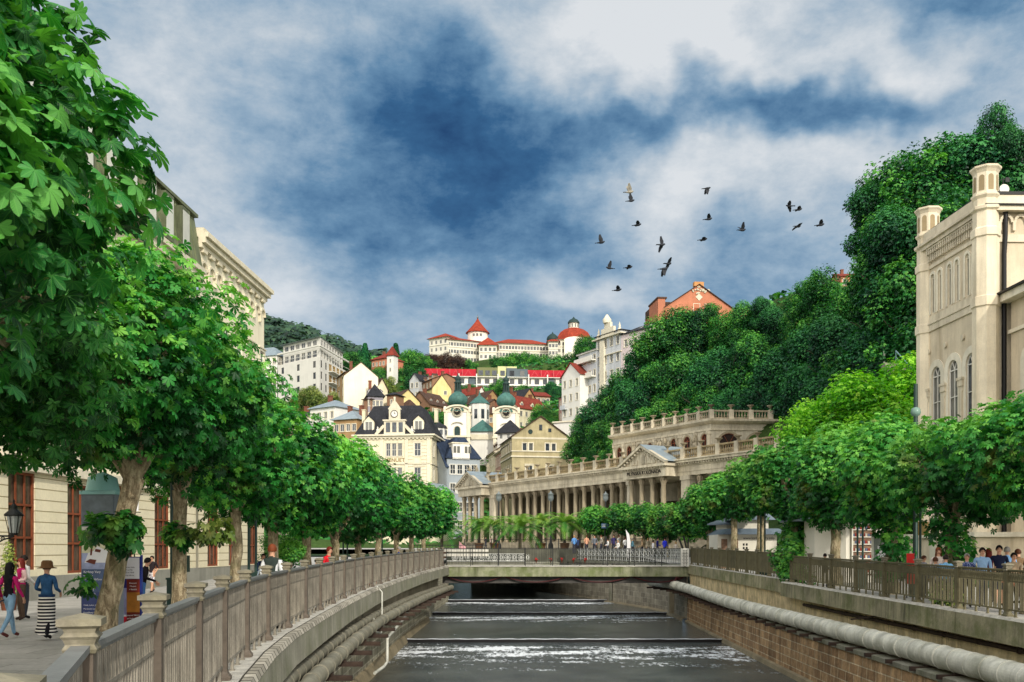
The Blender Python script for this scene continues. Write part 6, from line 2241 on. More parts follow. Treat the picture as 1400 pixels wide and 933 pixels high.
o = hh('pale cream house showing one huge blank gable wall', 470, 236, 517, 238, 10, 514, 496, 16, m_creamlit, m_browntile, 'v', 0, 0, chim=1, over=.15)
o.done()
fin(hh('dim ochre house side with brown balconies behind the blank gable', 461, 246, 472, 237, 7, 518, 508, 16, m_tan, m_browntile, 'u', 4, 2, 1.0, 1.8, chim=1))
fin(hh('mauve house with dark mansard roof right of the blank gable', 503, 231, 524, 232, 7, 542, 524, 10, mat('mauve_render', C(150, 146, 156), var=0.12, streak=0.3), m_slate, 'u', 2, 4, .7, 1.3, dorm=3, roof='hip', chim=1, inset=2))
fin(hh('cream end gable wall just right of the huge blank one', 514, 238, 530, 240, 7, 532, 518, 12, m_cream, m_browntile, 'v', 0, 0, chim=0))
fin(hh('red roofed villa among the trees below the ridge', 508, 334, 527, 330, 9, 493, 482, 12, m_orangew, m_redtile, 'u', 2, 4, .8, 1.3, chim=2, name='villa', roof='hip'))
o = hh('narrow white villa tower with a pointed red roof', 529, 322, 538, 321, 3, 487, 473, 14, m_whitew, m_redtile, 'u', 3, 1, .6, 1.2, chim=0, name='villa', roof='hip')
o.done()
fin(hh('white house with grey hipped roof half hidden by leaves', 424, 196, 458, 192, 8, 560, 545, 12, m_whitew, m_zinc, 'u', 2, 4, .9, 1.4, roof='hip', chim=1))
fin(hh('tan house with a blue grey zinc roof left of the dark mansard', 456, 188, 488, 186, 8, 575, 560, 14, m_tan, m_zinc, 'u', 2, 4, .9, 1.4, roof='hip', dorm=0, chim=2))
fin(hh('cream house showing its upper wall behind the treetops, left end', 392, 205, 426, 201, 8, 572, 560, 12, m_cream, m_slate, 'u', 2, 4, .9, 1.4, roof='hip', chim=1))
# ------------------------------------------------------------------ foliage
def leafmat(name, dark, mid, light, yellow=None, trans=0.3, veins=False, rough=0.5):
 m, nt, b, out = newmat(name)
 at = N(nt, 'ShaderNodeAttribute')
 at.attribute_name = 'tone'
 tc = N(nt, 'ShaderNodeTexCoord').outputs['Object']
 n1 = noise(nt, tc, 1.1, 3, 0.6)
 ad = N(nt, 'ShaderNodeMath', operation='MULTIPLY_ADD')
 nt.links.new(n1, ad.inputs[0])
 ad.inputs[1].default_value = 0.7
 nt.links.new(at.outputs['Fac'], ad.inputs[2])
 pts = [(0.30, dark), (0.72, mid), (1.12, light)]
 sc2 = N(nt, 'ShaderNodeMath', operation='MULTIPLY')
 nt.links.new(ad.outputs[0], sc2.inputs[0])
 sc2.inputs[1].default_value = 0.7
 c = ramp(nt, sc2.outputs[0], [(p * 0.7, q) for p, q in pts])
 if yellow:
  n2 = noise(nt, tc, 0.9, 2, 0.5)
  c = mixc(nt, ramp(nt, n2, [(0.60, 0.0), (0.72, 0.55)]), c, yellow)
 oi = N(nt, 'ShaderNodeObjectInfo').outputs['Random']
 hs = N(nt, 'ShaderNodeHueSaturation')
 nt.links.new(c, hs.inputs['Color'])
 mr = N(nt, 'ShaderNodeMapRange')
 nt.links.new(oi, mr.inputs[0])
 mr.inputs[3].default_value = 0.85
 mr.inputs[4].default_value = 1.2
 nt.links.new(mr.outputs[0], hs.inputs['Value'])
 c = hs.outputs[0]
 if veins:
  uv = N(nt, 'ShaderNodeTexCoord').outputs['UV']
  sp = N(nt, 'ShaderNodeSeparateXYZ')
  nt.links.new(uv, sp.inputs[0])
  ab = N(nt, 'ShaderNodeMath', operation='ABSOLUTE')
  nt.links.new(sp.outputs[0], ab.inputs[0])
  sl_ = N(nt, 'ShaderNodeMath', operation='MULTIPLY_ADD')
  nt.links.new(ab.outputs[0], sl_.inputs[0])
  sl_.inputs[1].default_value = -0.9
  nt.links.new(sp.outputs[1], sl_.inputs[2])
  wv = N(nt, 'ShaderNodeMath', operation='MULTIPLY')
  nt.links.new(sl_.outputs[0], wv.inputs[0])
  wv.inputs[1].default_value = 75.0
  sn = N(nt, 'ShaderNodeMath', operation='SINE')
  nt.links.new(wv.outputs[0], sn.inputs[0])
  vf = ramp(nt, sn.outputs[0], [(0.0, 0.0), (0.9, 0.0), (1.0, 1.0)])
  mid_ = ramp(nt, ab.outputs[0], [(0.0, 1.0), (0.03, 0.0)])
  vsum = N(nt, 'ShaderNodeMath', operation='MAXIMUM')
  nt.links.new(vf, vsum.inputs[0])
  nt.links.new(mid_, vsum.inputs[1])
  c = mixc(nt, mixc(nt, 1.0, vsum.outputs[0], (0.35, 0.35, 0.35, 1), 'MULTIPLY'), c, mul(light, 1.6))
  n5 = noise(nt, tc, 16, 3, 0.6)
  c = mixc(nt, ramp(nt, n5, [(0.66, 0.0), (0.72, 0.7)]), c, C(150, 130, 80))
  bumpit(nt, b, sn.outputs[0], 0.4, 0.004)
 nt.links.new(c, b.inputs['Base Color'])
 b.inputs['Roughness'].default_value = rough
 b.inputs['Specular IOR Level'].default_value = 0.35
 tr = N(nt, 'ShaderNodeBsdfTranslucent')
 c2 = mixc(nt, 1.0, c, (1.3, 1.5, 0.5, 1), 'MULTIPLY')
 nt.links.new(c2, tr.inputs['Color'])
 mx = N(nt, 'ShaderNodeMixShader')
 mx.inputs[0].default_value = trans
 nt.links.new(b.outputs[0], mx.inputs[1])
 nt.links.new(tr.outputs[0], mx.inputs[2])
 nt.links.new(mx.outputs[0], out.inputs[0])
 return m
def leaf_template(lod):
 """one palmate chestnut leaf in the xy plane, petiole at the origin, middle leaflet along +y; returns verts, faces, uvs per vert"""
 vs, fs, uv = [], [], []
 angs = [-112, -72, -36, 0, 36, 72, 112] if lod == 0 else [-105, -62, -20, 20, 62, 105] if lod == 3 else ([-95, -48, 0, 48, 95] if lod < 2 else [-60, 0, 60])
 for a in angs:
  L = 1.0 - 0.42 * abs(a) / 112
  wd = (0.19 if lod in (0, 3) else 0.24 if lod == 1 else 0.30) * (L ** 0.5)
  ca, sa = math.cos(R(a)), math.sin(R(a))
  base = len(vs)
  if lod == 3:
   rows = [(0.0, 0.0), (0.45, 0.72), (0.75, 1.0), (1.0, 0.0)]
  elif lod == 0:
   rows = [(0.0, 0.0), (0.25, 0.38), (0.5, 0.78), (0.72, 1.0), (0.88, 0.68), (1.0, 0.0)]
  elif lod == 1:
   rows = [(0.0, 0.0), (0.65, 1.0), (1.0, 0.0)]
  else:
   rows = [(0.0, 0.15), (0.6, 1.0), (1.0, 0.0)]
  pts = []
  for t, w_ in rows:
   droop = -0.28 * (t * L) ** 2
   if w_ == 0:
    pts.append([(0.0, t * L, droop, 0, t)])
   else:
    f = 0.22 * wd * w_ if lod != 2 else 0.3 * wd
    if lod in (0, 3):
     pts.append([(-wd * w_, t * L, droop + f, -w_ * wd, t), (0.0, t * L, droop, 0, t), (wd * w_, t * L, droop + f, w_ * wd, t)])
    else:
     pts.append([(-wd * w_, t * L, droop + f, -w_ * wd, t), (wd * w_, t * L, droop + f, w_ * wd, t)])
  ids = []
  for row in pts:
   r = []
   for x, y, z, u, v in row:
    X = x * ca + y * sa
    Y_ = -x * sa + y * ca
    r.append(len(vs))
    vs.append((X, Y_ * 1.0, z))
    uv.append((u, v))
   ids.append(r)
  for r0, r1 in zip(ids, ids[1:]):
   if len(r0) == 1 and len(r1) == 3:
    fs += [(r0[0], r1[1], r1[0]), (r0[0], r1[2], r1[1])]
   elif len(r0) == 3 and len(r1) == 3:
    fs += [(r0[0], r0[1], r1[1]), (r0[0], r1[1], r1[0]), (r0[1], r0[2], r1[2]), (r0[1], r1[2], r1[1])]
   elif len(r0) == 3 and len(r1) == 1:
    fs += [(r0[0], r0[1], r1[0]), (r0[1], r0[2], r1[0])]
   elif len(r0) == 1 and len(r1) == 2:
    fs += [(r0[0], r1[1], r1[0])]
   elif len(r0) == 2 and len(r1) == 1:
    fs += [(r0[0], r0[1], r1[0])]
   elif len(r0) == 2 and len(r1) == 2:
    fs += [(r0[0], r0[1], r1[1]), (r0[0], r1[1], r1[0])]
 return np.array(vs, np.float32), np.array(fs, np.int32), np.array(uv, np.float32)
LT = {k: leaf_template(k) for k in (0, 1, 2, 3)}
def unit(v):
 return v / np.maximum(np.linalg.norm(v, axis=-1, keepdims=True), 1e-6)
def leaves_mesh(name, P, Nrm, Fwd, S, tone, lod, m, wantuv=False):
 T, TF, TU = LT[lod]
 Nrm = unit(Nrm)
 Fwd = unit(Fwd - Nrm * (Fwd * Nrm).sum(-1, keepdims=True))
 Sd = np.cross(Fwd, Nrm)
 Rm = np.stack([Sd, Fwd, Nrm], axis=-1)                # columns: local x, y, z
 V = np.einsum('nij,vj->nvi', Rm, T) * S[:, None, None] + P[:, None, :]
 n, k = V.shape[:2]
 V = V.reshape(-1, 3).astype(np.float32)
 Fc = (TF[None] + (np.arange(n) * k)[:, None, None]).reshape(-1, 3).astype(np.int32)
 me = bpy.data.meshes.new(name)
 me.vertices.add(len(V))
 me.vertices.foreach_set('co', V.ravel())
 me.loops.add(len(Fc) * 3)
 me.loops.foreach_set('vertex_index', Fc.ravel())
 me.polygons.add(len(Fc))
 me.polygons.foreach_set('loop_start', np.arange(0, len(Fc) * 3, 3, dtype=np.int32))
 me.materials.append(m)
 at = me.attributes.new('tone', 'FLOAT', 'POINT')
 tv = np.repeat(tone.astype(np.float32), k)
 at.data.foreach_set('value', tv)
 if wantuv:
  ul = me.uv_layers.new(name='UVMap')
  uvv = np.tile(TU, (n, 1))[Fc.ravel()]
  ul.data.foreach_set('uv', uvv.astype(np.float32).ravel())
 me.update()
 me.validate()
 return me
def crown_leaves(name, clumps, n, size, lod, m, rng, wantuv=False, core=0.25, out=0.55, up=0.65, keep=None, droop=0.75, stray=.07):
 """clumps: array (k, 7): centre xyz, radii xyz, tone. Leaves lie in the outer shell of the clumps plus a share inside."""
 cl = np.array(clumps, float)
 area = (cl[:, 3] * cl[:, 4] + cl[:, 4] * cl[:, 5] + cl[:, 3] * cl[:, 5])
 k = rng.choice(len(cl), int(n * 1.5), p=area / area.sum())
 d = unit(rng.normal(size=(len(k), 3)))
 rad = np.where(rng.random(len(k)) < core, rng.uniform(0.35, 0.85, len(k)), rng.uniform(0.86, 1.08, len(k)))
 rad = np.where(rng.random(len(k)) < stray, rng.uniform(1.08, 1.32, len(k)), rad)
 P = cl[k, :3] + d * cl[k, 3:6] * rad[:, None]
 inside = np.zeros(len(P))
 for c in cl:
  q = (((P - c[:3]) / c[3:6]) ** 2).sum(1)
  inside += (q < 0.55)
 ok = (inside < 1.5) | (rng.random(len(P)) < 0.12)
 if keep is not None:
  ok &= keep(P)
 P, d, k, rad = P[ok][:n], d[ok][:n], k[ok][:n], rad[ok][:n]
 nr = unit(d / cl[k, 3:6])
 upv = np.array([0, 0, 1.0])
 Nn = nr * out + upv * up + rng.normal(size=P.shape) * 0.33
 Fw = nr * 0.8 - upv * droop + rng.normal(size=P.shape) * 0.45
 S = size * rng.uniform(0.7, 1.2, len(P))
 tone = cl[k, 6] + rng.normal(size=len(P)) * 0.17 + 0.14 * nr[:, 2] - 0.3 * (rad < 0.86)  # upward leaves lighter, inner ones darker: shading put into the tone
 return leaves_mesh(name, P, Nn, Fw, S, tone, lod, m, wantuv)
def clumpify(main, n, rmin, rmax, rng, flat=0.85, inner=0.0):
 """lumps spread over the surface of a few big ellipsoids (centre, radii)"""
 out_ = []
 mn_ = np.array(main, float)
 w = (mn_[:, 3:6].prod(1)) ** (2 / 3)
 for _ in range(n):
  j = rng.choice(len(mn_), p=w / w.sum())
  d = unit(rng.normal(size=3))
  r = rng.uniform(rmin, rmax)
  rr = mn_[j, 3:6] - r * 0.75
  p = mn_[j, :3] + d * rr * (rng.uniform(0.86, 1.04))
  out_.append([*p, r, r, r * flat, rng.normal(0.42, 0.17) + 0.16 * d[2]])  # higher lumps get a lighter tone, light painted into the crown
 for c in mn_:
  out_.append([*c[:3], *(c[3:6] * 0.72), 0.1])  # dark tone for the crown core, shade put into the colour
 return out_
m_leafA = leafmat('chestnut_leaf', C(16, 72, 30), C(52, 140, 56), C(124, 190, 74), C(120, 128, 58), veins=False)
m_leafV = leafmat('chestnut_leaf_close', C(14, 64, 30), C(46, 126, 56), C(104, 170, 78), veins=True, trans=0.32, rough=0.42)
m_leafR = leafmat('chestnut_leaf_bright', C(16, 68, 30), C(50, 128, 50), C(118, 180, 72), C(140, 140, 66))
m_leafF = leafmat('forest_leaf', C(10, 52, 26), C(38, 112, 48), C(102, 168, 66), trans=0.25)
m_leafFd = leafmat('forest_leaf_dark', C(8, 46, 32), C(26, 92, 52), C(66, 138, 66), trans=0.2)
m_leafB = leafmat('light_bush_leaf', C(50, 120, 22), C(104, 178, 32), C(160, 214, 62), C(150, 170, 40), trans=0.35)
m_leafP = leafmat('copper_beech_leaf', C(36, 26, 22), C(66, 44, 36), C(94, 68, 48), trans=0.1)
m_leafO = leafmat('olive_leaf', C(42, 66, 24), C(96, 120, 50), C(150, 160, 84), C(150, 140, 90), trans=0.25)
def barkmat(name, c1, c2):
 m, nt, b, out = newmat(name)
 tc = N(nt, 'ShaderNodeTexCoord').outputs['Object']
 v = mapping(nt, tc, (1, 1, 0.35))
 n1 = noise(nt, v, 9, 6, 0.7, 0.6)
 n2 = noise(nt, tc, 1.6, 4, 0.6)
 n3 = noise(nt, tc, 30, 3, 0.6)
 c = ramp(nt, n1, [(0.34, mul(c2, 0.35)), (0.46, c2), (0.66, c1)])
 c = mixc(nt, ramp(nt, n2, [(0.5, 0.0), (0.68, 0.6)]), c, C(96, 104, 62))
 nt.links.new(c, b.inputs['Base Color'])
 b.inputs['Roughness'].default_value = 0.95
 ad = N(nt, 'ShaderNodeMath', operation='ADD')
 nt.links.new(n1, ad.inputs[0])
 nt.links.new(n3, ad.inputs[1])
 bumpit(nt, b, ad.outputs[0], 1.0, 0.04)
 return m
m_bark = barkmat('chestnut_bark', C(206, 192, 160), C(140, 124, 96))
m_barkd = barkmat('dark_bark', C(84, 74, 60), C(52, 46, 38))
def limb(b, p0, p1, r0, r1, sag=0.0, n=6, seg=10, wob=0.06, rng=None):
 p0, p1 = Vector(p0), Vector(p1)
 pts, rr = [], []
 for i in range(n + 1):
  t = i / n
  p = p0.lerp(p1, t)
  p.z += sag * math.sin(PI * t)
  if rng is not None and 0 < i < n:
   p += Vector((rng.normal() * wob, rng.normal() * wob, rng.normal() * wob * .5))
  pts.append(p)
  rr.append(r0 + (r1 - r0) * t ** 0.8)
 b.tube(pts, rr, seg)
 return pts
def chestnut(loc, label, group, h=6.0, r=2.9, zc=5.3, trunk_r=0.2, lod=1, n=2600, size=0.40, m=None, seed=0, lean=(0, 0), ztop=None, burr=False, name='chestnut_tree', nclump=46, tb=None, offs=(0, 0)):
 rng = np.random.default_rng(seed)
 m = m or m_leafA
 t = empty(name, loc, label, 'tree', group)
 zt = ztop or 8.0
 zb_ = tb if tb is not None else 2.9
 cz, rz = (zt + zb_) / 2, (zt - zb_) / 2
 ox, oy = offs
 main = [[ox, oy, cz, r, r, rz]]
 for k in range(3):
  a = rng.uniform(0, 6.28)
  main.append([ox + r * .45 * math.cos(a), oy + r * .45 * math.sin(a), cz + rng.uniform(-.3, .5), r * .72, r * .72, rz * .8])
 cl = clumpify(main, nclump, 0.55, 0.95, rng)
 me = crown_leaves('crown', cl, n, size, lod, m, rng, wantuv=(m is m_leafV))
 o = link('crown', me, t)
 b = MB()
 top = Vector((lean[0], lean[1], zb_ + .4))
 pts, rr = [], []
 for i in range(9):
  s = i / 8
  pts.append(Vector((lean[0] * s + rng.normal() * .015, lean[1] * s, top.z * s)))
  rr.append(trunk_r * (1.35 - .35 * min(1, s * 4)) * (1 - .18 * s) * (1 + .25 * max(0, s - .85) * 4))
 b.tube(pts, rr, 14)
 for k in range(6):
  a = k * PI / 3 + rng.uniform(-.4, .4)
  e1 = Vector((ox + r * .55 * math.cos(a), oy + r * .55 * math.sin(a), cz + rng.uniform(-.3, .5)))
  p = limb(b, top - Vector((0, 0, .1)), e1, trunk_r * .55, .05, .35, 6, 8, .08, rng)
  for q in range(2):
   limb(b, p[3 + q], e1 + Vector((rng.normal() * .3, rng.normal() * .3, rng.uniform(.1, .5))), trunk_r * .25, .02, .1, 4, 6, .05, rng)
 b.build('trunk', m_bark, t)
 return t
GL = 'pollarded chestnut trees along the left promenade'
T = []
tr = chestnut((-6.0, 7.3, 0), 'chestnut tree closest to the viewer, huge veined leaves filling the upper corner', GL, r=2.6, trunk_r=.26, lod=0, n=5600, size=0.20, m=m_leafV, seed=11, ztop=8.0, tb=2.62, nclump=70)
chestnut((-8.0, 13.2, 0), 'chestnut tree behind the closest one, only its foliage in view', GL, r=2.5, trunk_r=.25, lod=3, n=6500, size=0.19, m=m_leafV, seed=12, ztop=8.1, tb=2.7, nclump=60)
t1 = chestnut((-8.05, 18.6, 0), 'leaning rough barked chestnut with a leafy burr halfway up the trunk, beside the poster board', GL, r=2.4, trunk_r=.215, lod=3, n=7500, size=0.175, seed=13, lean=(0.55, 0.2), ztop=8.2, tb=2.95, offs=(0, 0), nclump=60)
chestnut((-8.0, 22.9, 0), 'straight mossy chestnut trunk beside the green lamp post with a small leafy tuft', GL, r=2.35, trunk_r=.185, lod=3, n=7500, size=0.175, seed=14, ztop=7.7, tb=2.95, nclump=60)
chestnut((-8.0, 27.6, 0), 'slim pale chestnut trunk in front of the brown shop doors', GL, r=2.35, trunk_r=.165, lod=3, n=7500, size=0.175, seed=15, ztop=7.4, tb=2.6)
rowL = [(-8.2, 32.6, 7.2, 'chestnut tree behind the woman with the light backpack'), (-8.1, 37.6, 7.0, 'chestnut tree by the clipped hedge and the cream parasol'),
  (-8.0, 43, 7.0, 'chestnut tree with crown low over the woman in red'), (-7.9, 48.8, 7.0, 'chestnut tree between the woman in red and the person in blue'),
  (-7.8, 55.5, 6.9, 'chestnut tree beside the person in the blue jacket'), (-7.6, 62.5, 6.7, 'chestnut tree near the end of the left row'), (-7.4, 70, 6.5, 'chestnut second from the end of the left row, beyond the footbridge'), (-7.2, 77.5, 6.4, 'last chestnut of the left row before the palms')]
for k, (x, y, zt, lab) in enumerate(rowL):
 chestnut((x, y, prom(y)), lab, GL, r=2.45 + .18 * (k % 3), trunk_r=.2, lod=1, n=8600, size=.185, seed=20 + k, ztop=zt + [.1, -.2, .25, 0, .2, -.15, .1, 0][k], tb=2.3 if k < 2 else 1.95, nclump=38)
def tuft(loc, label, r, n, size, lod, m, seed, cat='foliage', name='leaf_tuft', group=None, flat=.9, extra=None):
 rng = np.random.default_rng(seed)
 main = [[0, 0, 0, r, r, r * flat]] + (extra or [])
 cl = clumpify(main, 14, r * .3, r * .5, rng)
 me = crown_leaves(name, cl, n, size, lod, m, rng)
 return me
def add_tuft(tree, off, r, n, size, seed, m=None, flat=.9):
 o = link('shoots', tuft((0, 0, 0), '', r, n, size, 0, m or m_leafR, seed, flat=flat), tree, off)
 return o
add_tuft(t1, (.42, -.28, 2.32), .56, 190, .22, 5, flat=.85)
add_tuft(t1, (-.25, -.3, 1.25), .28, 26, .17, 6)
t2 = [o for o in bpy.data.objects if o.get('label', '').startswith('straight mossy')][0]
add_tuft(t2, (.1, -.2, 2.3), .38, 90, .2, 7)
add_tuft(t2, (.85, -.3, 2.45), .5, 60, .22, 8, m=m_leafO)
GR = 'chestnut trees along the right promenade'
rowR = [(14.4, 26.3, 'chestnut at the frame edge, its dark limb reaching over the crowd'), (14.3, 30.9, 'ivy clad chestnut trunk behind the long haired woman'),
  (14.3, 35.8, 'chestnut with a leafy trunk beside the red sign'), (14.3, 42, 'chestnut between the notice board and the round kiosk'),
  (14.4, 48.6, 'chestnut with drooping yellowish leaves above the leafy bush'), (14.5, 55.5, 'chestnut in front of the white kiosk with printed pictures'),
  (14.6, 62.5, 'chestnut standing left of the printed kiosk'), (14.6, 70, 'chestnut behind the striped marker post')]
trs = []
for k, (x, y, lab) in enumerate(rowR):
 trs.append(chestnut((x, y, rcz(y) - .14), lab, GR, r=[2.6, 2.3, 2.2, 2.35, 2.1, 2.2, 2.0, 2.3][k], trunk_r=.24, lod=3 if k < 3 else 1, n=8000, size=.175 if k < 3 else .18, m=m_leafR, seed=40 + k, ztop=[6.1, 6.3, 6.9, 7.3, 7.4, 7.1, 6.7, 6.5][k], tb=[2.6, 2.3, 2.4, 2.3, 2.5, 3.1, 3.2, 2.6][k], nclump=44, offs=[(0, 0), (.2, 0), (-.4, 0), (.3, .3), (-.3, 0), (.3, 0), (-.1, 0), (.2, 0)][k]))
for tr_, seed, zz_ in ((trs[1], 61, 1.9), (trs[2], 62, 1.4)):
 rng = np.random.default_rng(seed)
 cl = [[rng.normal() * .15, rng.normal() * .15, .9 + 1.9 * k / 9, .52, .52, .4, rng.normal(.3, .12)] for k in range(10)]
 link('ivy', crown_leaves('ivy', cl, 520, .2, 1, m_leafA, rng), tr_)
rng = np.random.default_rng(63)
cl = [[rng.normal() * .4, rng.normal() * .3, 1.3 + 1.6 * k / 8, .6, .6, .5, rng.normal(.45, .12)] for k in range(9)]
link('ivy', crown_leaves('ivy', cl, 500, .24, 1, m_leafR, rng), trs[4])
GP = 'round crowned plaza trees before the colonnade'
for k, (px, y, ztp, lab) in enumerate([(815, 100, 6.6, 'small round dark green tree right of the palms'), (850, 97, 6.8, 'second round tree of the plaza, behind the blue sign'),
                                       (880, 93, 6.6, 'bright round tree behind the white feather flag'), (912, 90, 6.7, 'plaza tree above the person in bright blue'),
                                       (940, 86, 6.6, 'plaza tree with low hanging leaves over the marker post'), (968, 80, 6.5, 'yellowish plaza tree left of the kiosk roofs')]):
 chestnut((WX(px, y), y, 1.5 if y > 92 else 1.0), lab, GP, r=1.85, trunk_r=.14, lod=1, n=5000, size=.18, m=m_leafR, seed=70 + k, ztop=5.2 if k < 5 else 5.6, tb=1.6, nclump=30, name='plaza_tree')
rng = np.random.default_rng(90)
cl = [[rng.normal() * .35, rng.normal() * .4, .15 + .22 * k, .62 - .03 * k, .62, .45, rng.normal(.5, .12)] for k in range(8)]
o = link('bush', crown_leaves('bush', cl, 2200, .11, 1, m_leafR, rng), None, (12.5, 43.2, .35))
tag(o, 'bright green bush overgrowing the fence where the wall steps back', 'bush')
cl = [[rng.normal() * .15, rng.normal() * .2, .2 + .14 * k, .3, .3, .26, rng.normal(.5, .12)] for k in range(5)]
o = link('bush', crown_leaves('bush', cl, 400, .1, 1, m_leafO, rng), None, (12.95, 28.4, .1))
tag(o, 'pale green shrub behind the olive fence at the seated person', 'bush')
# ------------------------------------------------------------------ forest
def forest_mesh(seed, r, h, n, size, m, name='crown', spread=.9, nmain=6, nclump=60):
 rng = np.random.default_rng(seed)
 main = []
 for k in range(nmain):
  a = rng.uniform(0, 6.28)
  t = k / max(1, nmain - 1)
  rr = r * (.55 + .25 * math.sin(PI * (t * .8 + .15)))
  main.append([math.cos(a) * r * .42 * spread, math.sin(a) * r * .42 * spread, h * (.34 + .5 * t), rr, rr, rr * .9])
 cl = clumpify(main, nclump, r * .12, r * .40, rng, .75)
 return crown_leaves(name, cl, n, size, 2, m, rng, core=.25, out=.5, up=.8, droop=.15, stray=.2)
def normcrown(me, h=12.0, r=4.2):
 co_ = np.empty(len(me.vertices) * 3, np.float32)
 me.vertices.foreach_get('co', co_)
 co_ = co_.reshape(-1, 3)
 co_[:, :2] -= np.median(co_[:, :2], axis=0)
 co_[:, :2] *= r / np.percentile(np.linalg.norm(co_[:, :2], axis=1), 97)
 lo, hi = h * .12, h
 zl, zh = np.percentile(co_[:, 2], 1), co_[:, 2].max()
 co_[:, 2] = lo + (co_[:, 2] - zl) * (hi - lo) / (zh - zl)
 me.vertices.foreach_set('co', co_.ravel())
 me.update()
 return me
def trunk_mesh(seed, h, r):
 rng = np.random.default_rng(seed)
 b = MB()
 pts = [Vector((rng.normal() * .1 * k, rng.normal() * .1 * k, h * .75 * k / 6)) for k in range(7)]
 b.tube(pts, [r * (1 - .12 * k) for k in range(7)], 8)
 for k in range(7):
  i = 2 + k % 4
  a = rng.uniform(0, 6.28)
  limb(b, pts[i], pts[i] + Vector((math.cos(a) * h * .26, math.sin(a) * h * .26, h * .2)), r * .45, r * .1, .3, 5, 6, .15, rng)
 return b.mesh('trunk', m_barkd)
FM = {}
for key, m, seeds in (('f', m_leafF, (1, 2, 3)), ('d', m_leafFd, (4, 5)), ('b', m_leafB, (6, 7)), ('p', m_leafP, (8,)), ('o', m_leafO, (9,)), ('g', m_leafR, (10,))):
 for s in seeds:
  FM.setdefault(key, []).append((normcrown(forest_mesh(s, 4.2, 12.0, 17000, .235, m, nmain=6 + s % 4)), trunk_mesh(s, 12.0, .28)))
def ftree(x, y, hgt, key, label, group, zoff=0.0, wide=1.0, rs=None, name='deciduous_tree'):
 cm_, tm_ = random.choice(FM[key])
 t = empty(name, (x, y, tz(x, y) + zoff - .4), label, 'tree', group)
 k = hgt / 12.0
 a = random.uniform(0, 6.28)
 for nm, me in (('crown', cm_), ('trunk', tm_)):
  o = link(nm, me, t)
  o.rotation_euler.z = a
  o.scale = (k * wide, k * wide, k)
 return t
def ftop(px, py, y, hgt, key, label, group, wide=1.0):
 """a tree of height hgt whose tip stands at the given height; its foot is on the terrain when it can be"""
 x = WX(px, y)
 top = zpx(py, y)
 g = tz(x, y)
 h = max(hgt, top - g + .3)
 cm_, tm_ = random.choice(FM[key])
 t = empty('deciduous_tree', (x, y, top - h), label, 'tree', group)
 k = h / 12.0
 kw = hgt / 12.0
 a = random.uniform(0, 6.28)
 for nm, me in (('crown', cm_), ('trunk', tm_)):
  o = link(nm, me, t)
  o.rotation_euler.z = a
  if nm == 'crown':
   o.scale = (kw * wide, kw * wide, kw * 1.08)
   o.location.z = h - 12 * kw * 1.08
  else:
   o.scale = (kw, kw, k)
 return t
random.seed(5)
GF = 'dense trees on the wooded slope at the right'
LF = ['tall dark green tree in the dense wood behind the spa building', 'leafy tree on the wooded slope behind the pavilion', 'deciduous tree on the slope below the tall white houses']
for px, py, y, h, key in [(1262, 188, 88, 19, 'f'), (1222, 212, 92, 13, 'f'), (1205, 236, 90, 12, 'd'), (1300, 184, 90, 20, 'f'), (1330, 176, 86, 19, 'd'), (1345, 190, 92, 20, 'f'), (1212, 290, 86, 14, 'f'), (1240, 270, 82, 16, 'd'), (1290, 250, 80, 18, 'f'),
                          (1216, 355, 88, 14, 'd'), (1245, 360, 80, 15, 'f'), (1340, 250, 80, 22, 'd'), (1400, 230, 84, 22, 'd'), (1440, 200, 92, 24, 'f'), (1480, 240, 88, 24, 'd'), (1540, 230, 90, 24, 'f')]:
 ftop(px, py, y, h * .8, key, LF[0], GF)
for px, py, y, h, key in [(1130, 364, 118, 13, 'f'), (1168, 374, 112, 11, 'g'), (1095, 392, 126, 11, 'g'), (1108, 380, 124, 9, 'f'), (1062, 414, 134, 10, 'd'), (1045, 402, 138, 8, 'd'), (1022, 408, 140, 11, 'f'), (992, 420, 146, 11, 'g'), (968, 412, 150, 9, 'f'), (952, 424, 150, 12, 'd'),
                          (930, 414, 150, 15, 'f'), (900, 432, 152, 15, 'g'), (870, 474, 154, 15, 'd'), (848, 505, 157, 14, 'f'), (825, 528, 158, 13, 'd'), (806, 556, 160, 12, 'f'), (793, 590, 162, 10, 'g'),
                          (1150, 420, 106, 16, 'd'), (1110, 440, 116, 15, 'd'), (1075, 455, 122, 15, 'd'), (1040, 450, 130, 15, 'f'), (1005, 468, 134, 15, 'd'), (970, 470, 138, 15, 'd'), (938, 480, 142, 15, 'f'), (905, 490, 144, 15, 'f'),
                          (878, 520, 146, 14, 'd'), (855, 548, 149, 13, 'f'), (832, 572, 152, 12, 'g'), (815, 600, 154, 10, 'g'), (800, 622, 156, 9, 'g'),
                          (1165, 470, 98, 15, 'd'), (1190, 440, 92, 16, 'f'), (1130, 490, 108, 13, 'd'), (1095, 510, 116, 12, 'd'), (1060, 520, 120, 12, 'd'), (1025, 530, 126, 11, 'd'), (990, 525, 130, 11, 'd'), (955, 520, 134, 12, 'f'),
                          (920, 530, 138, 12, 'g'), (890, 552, 141, 11, 'f'), (862, 585, 144, 10, 'g'), (838, 612, 147, 9, 'g')]:
 ftop(px, py, y, h * .8, key, LF[1 if px > 860 else 2], GF)
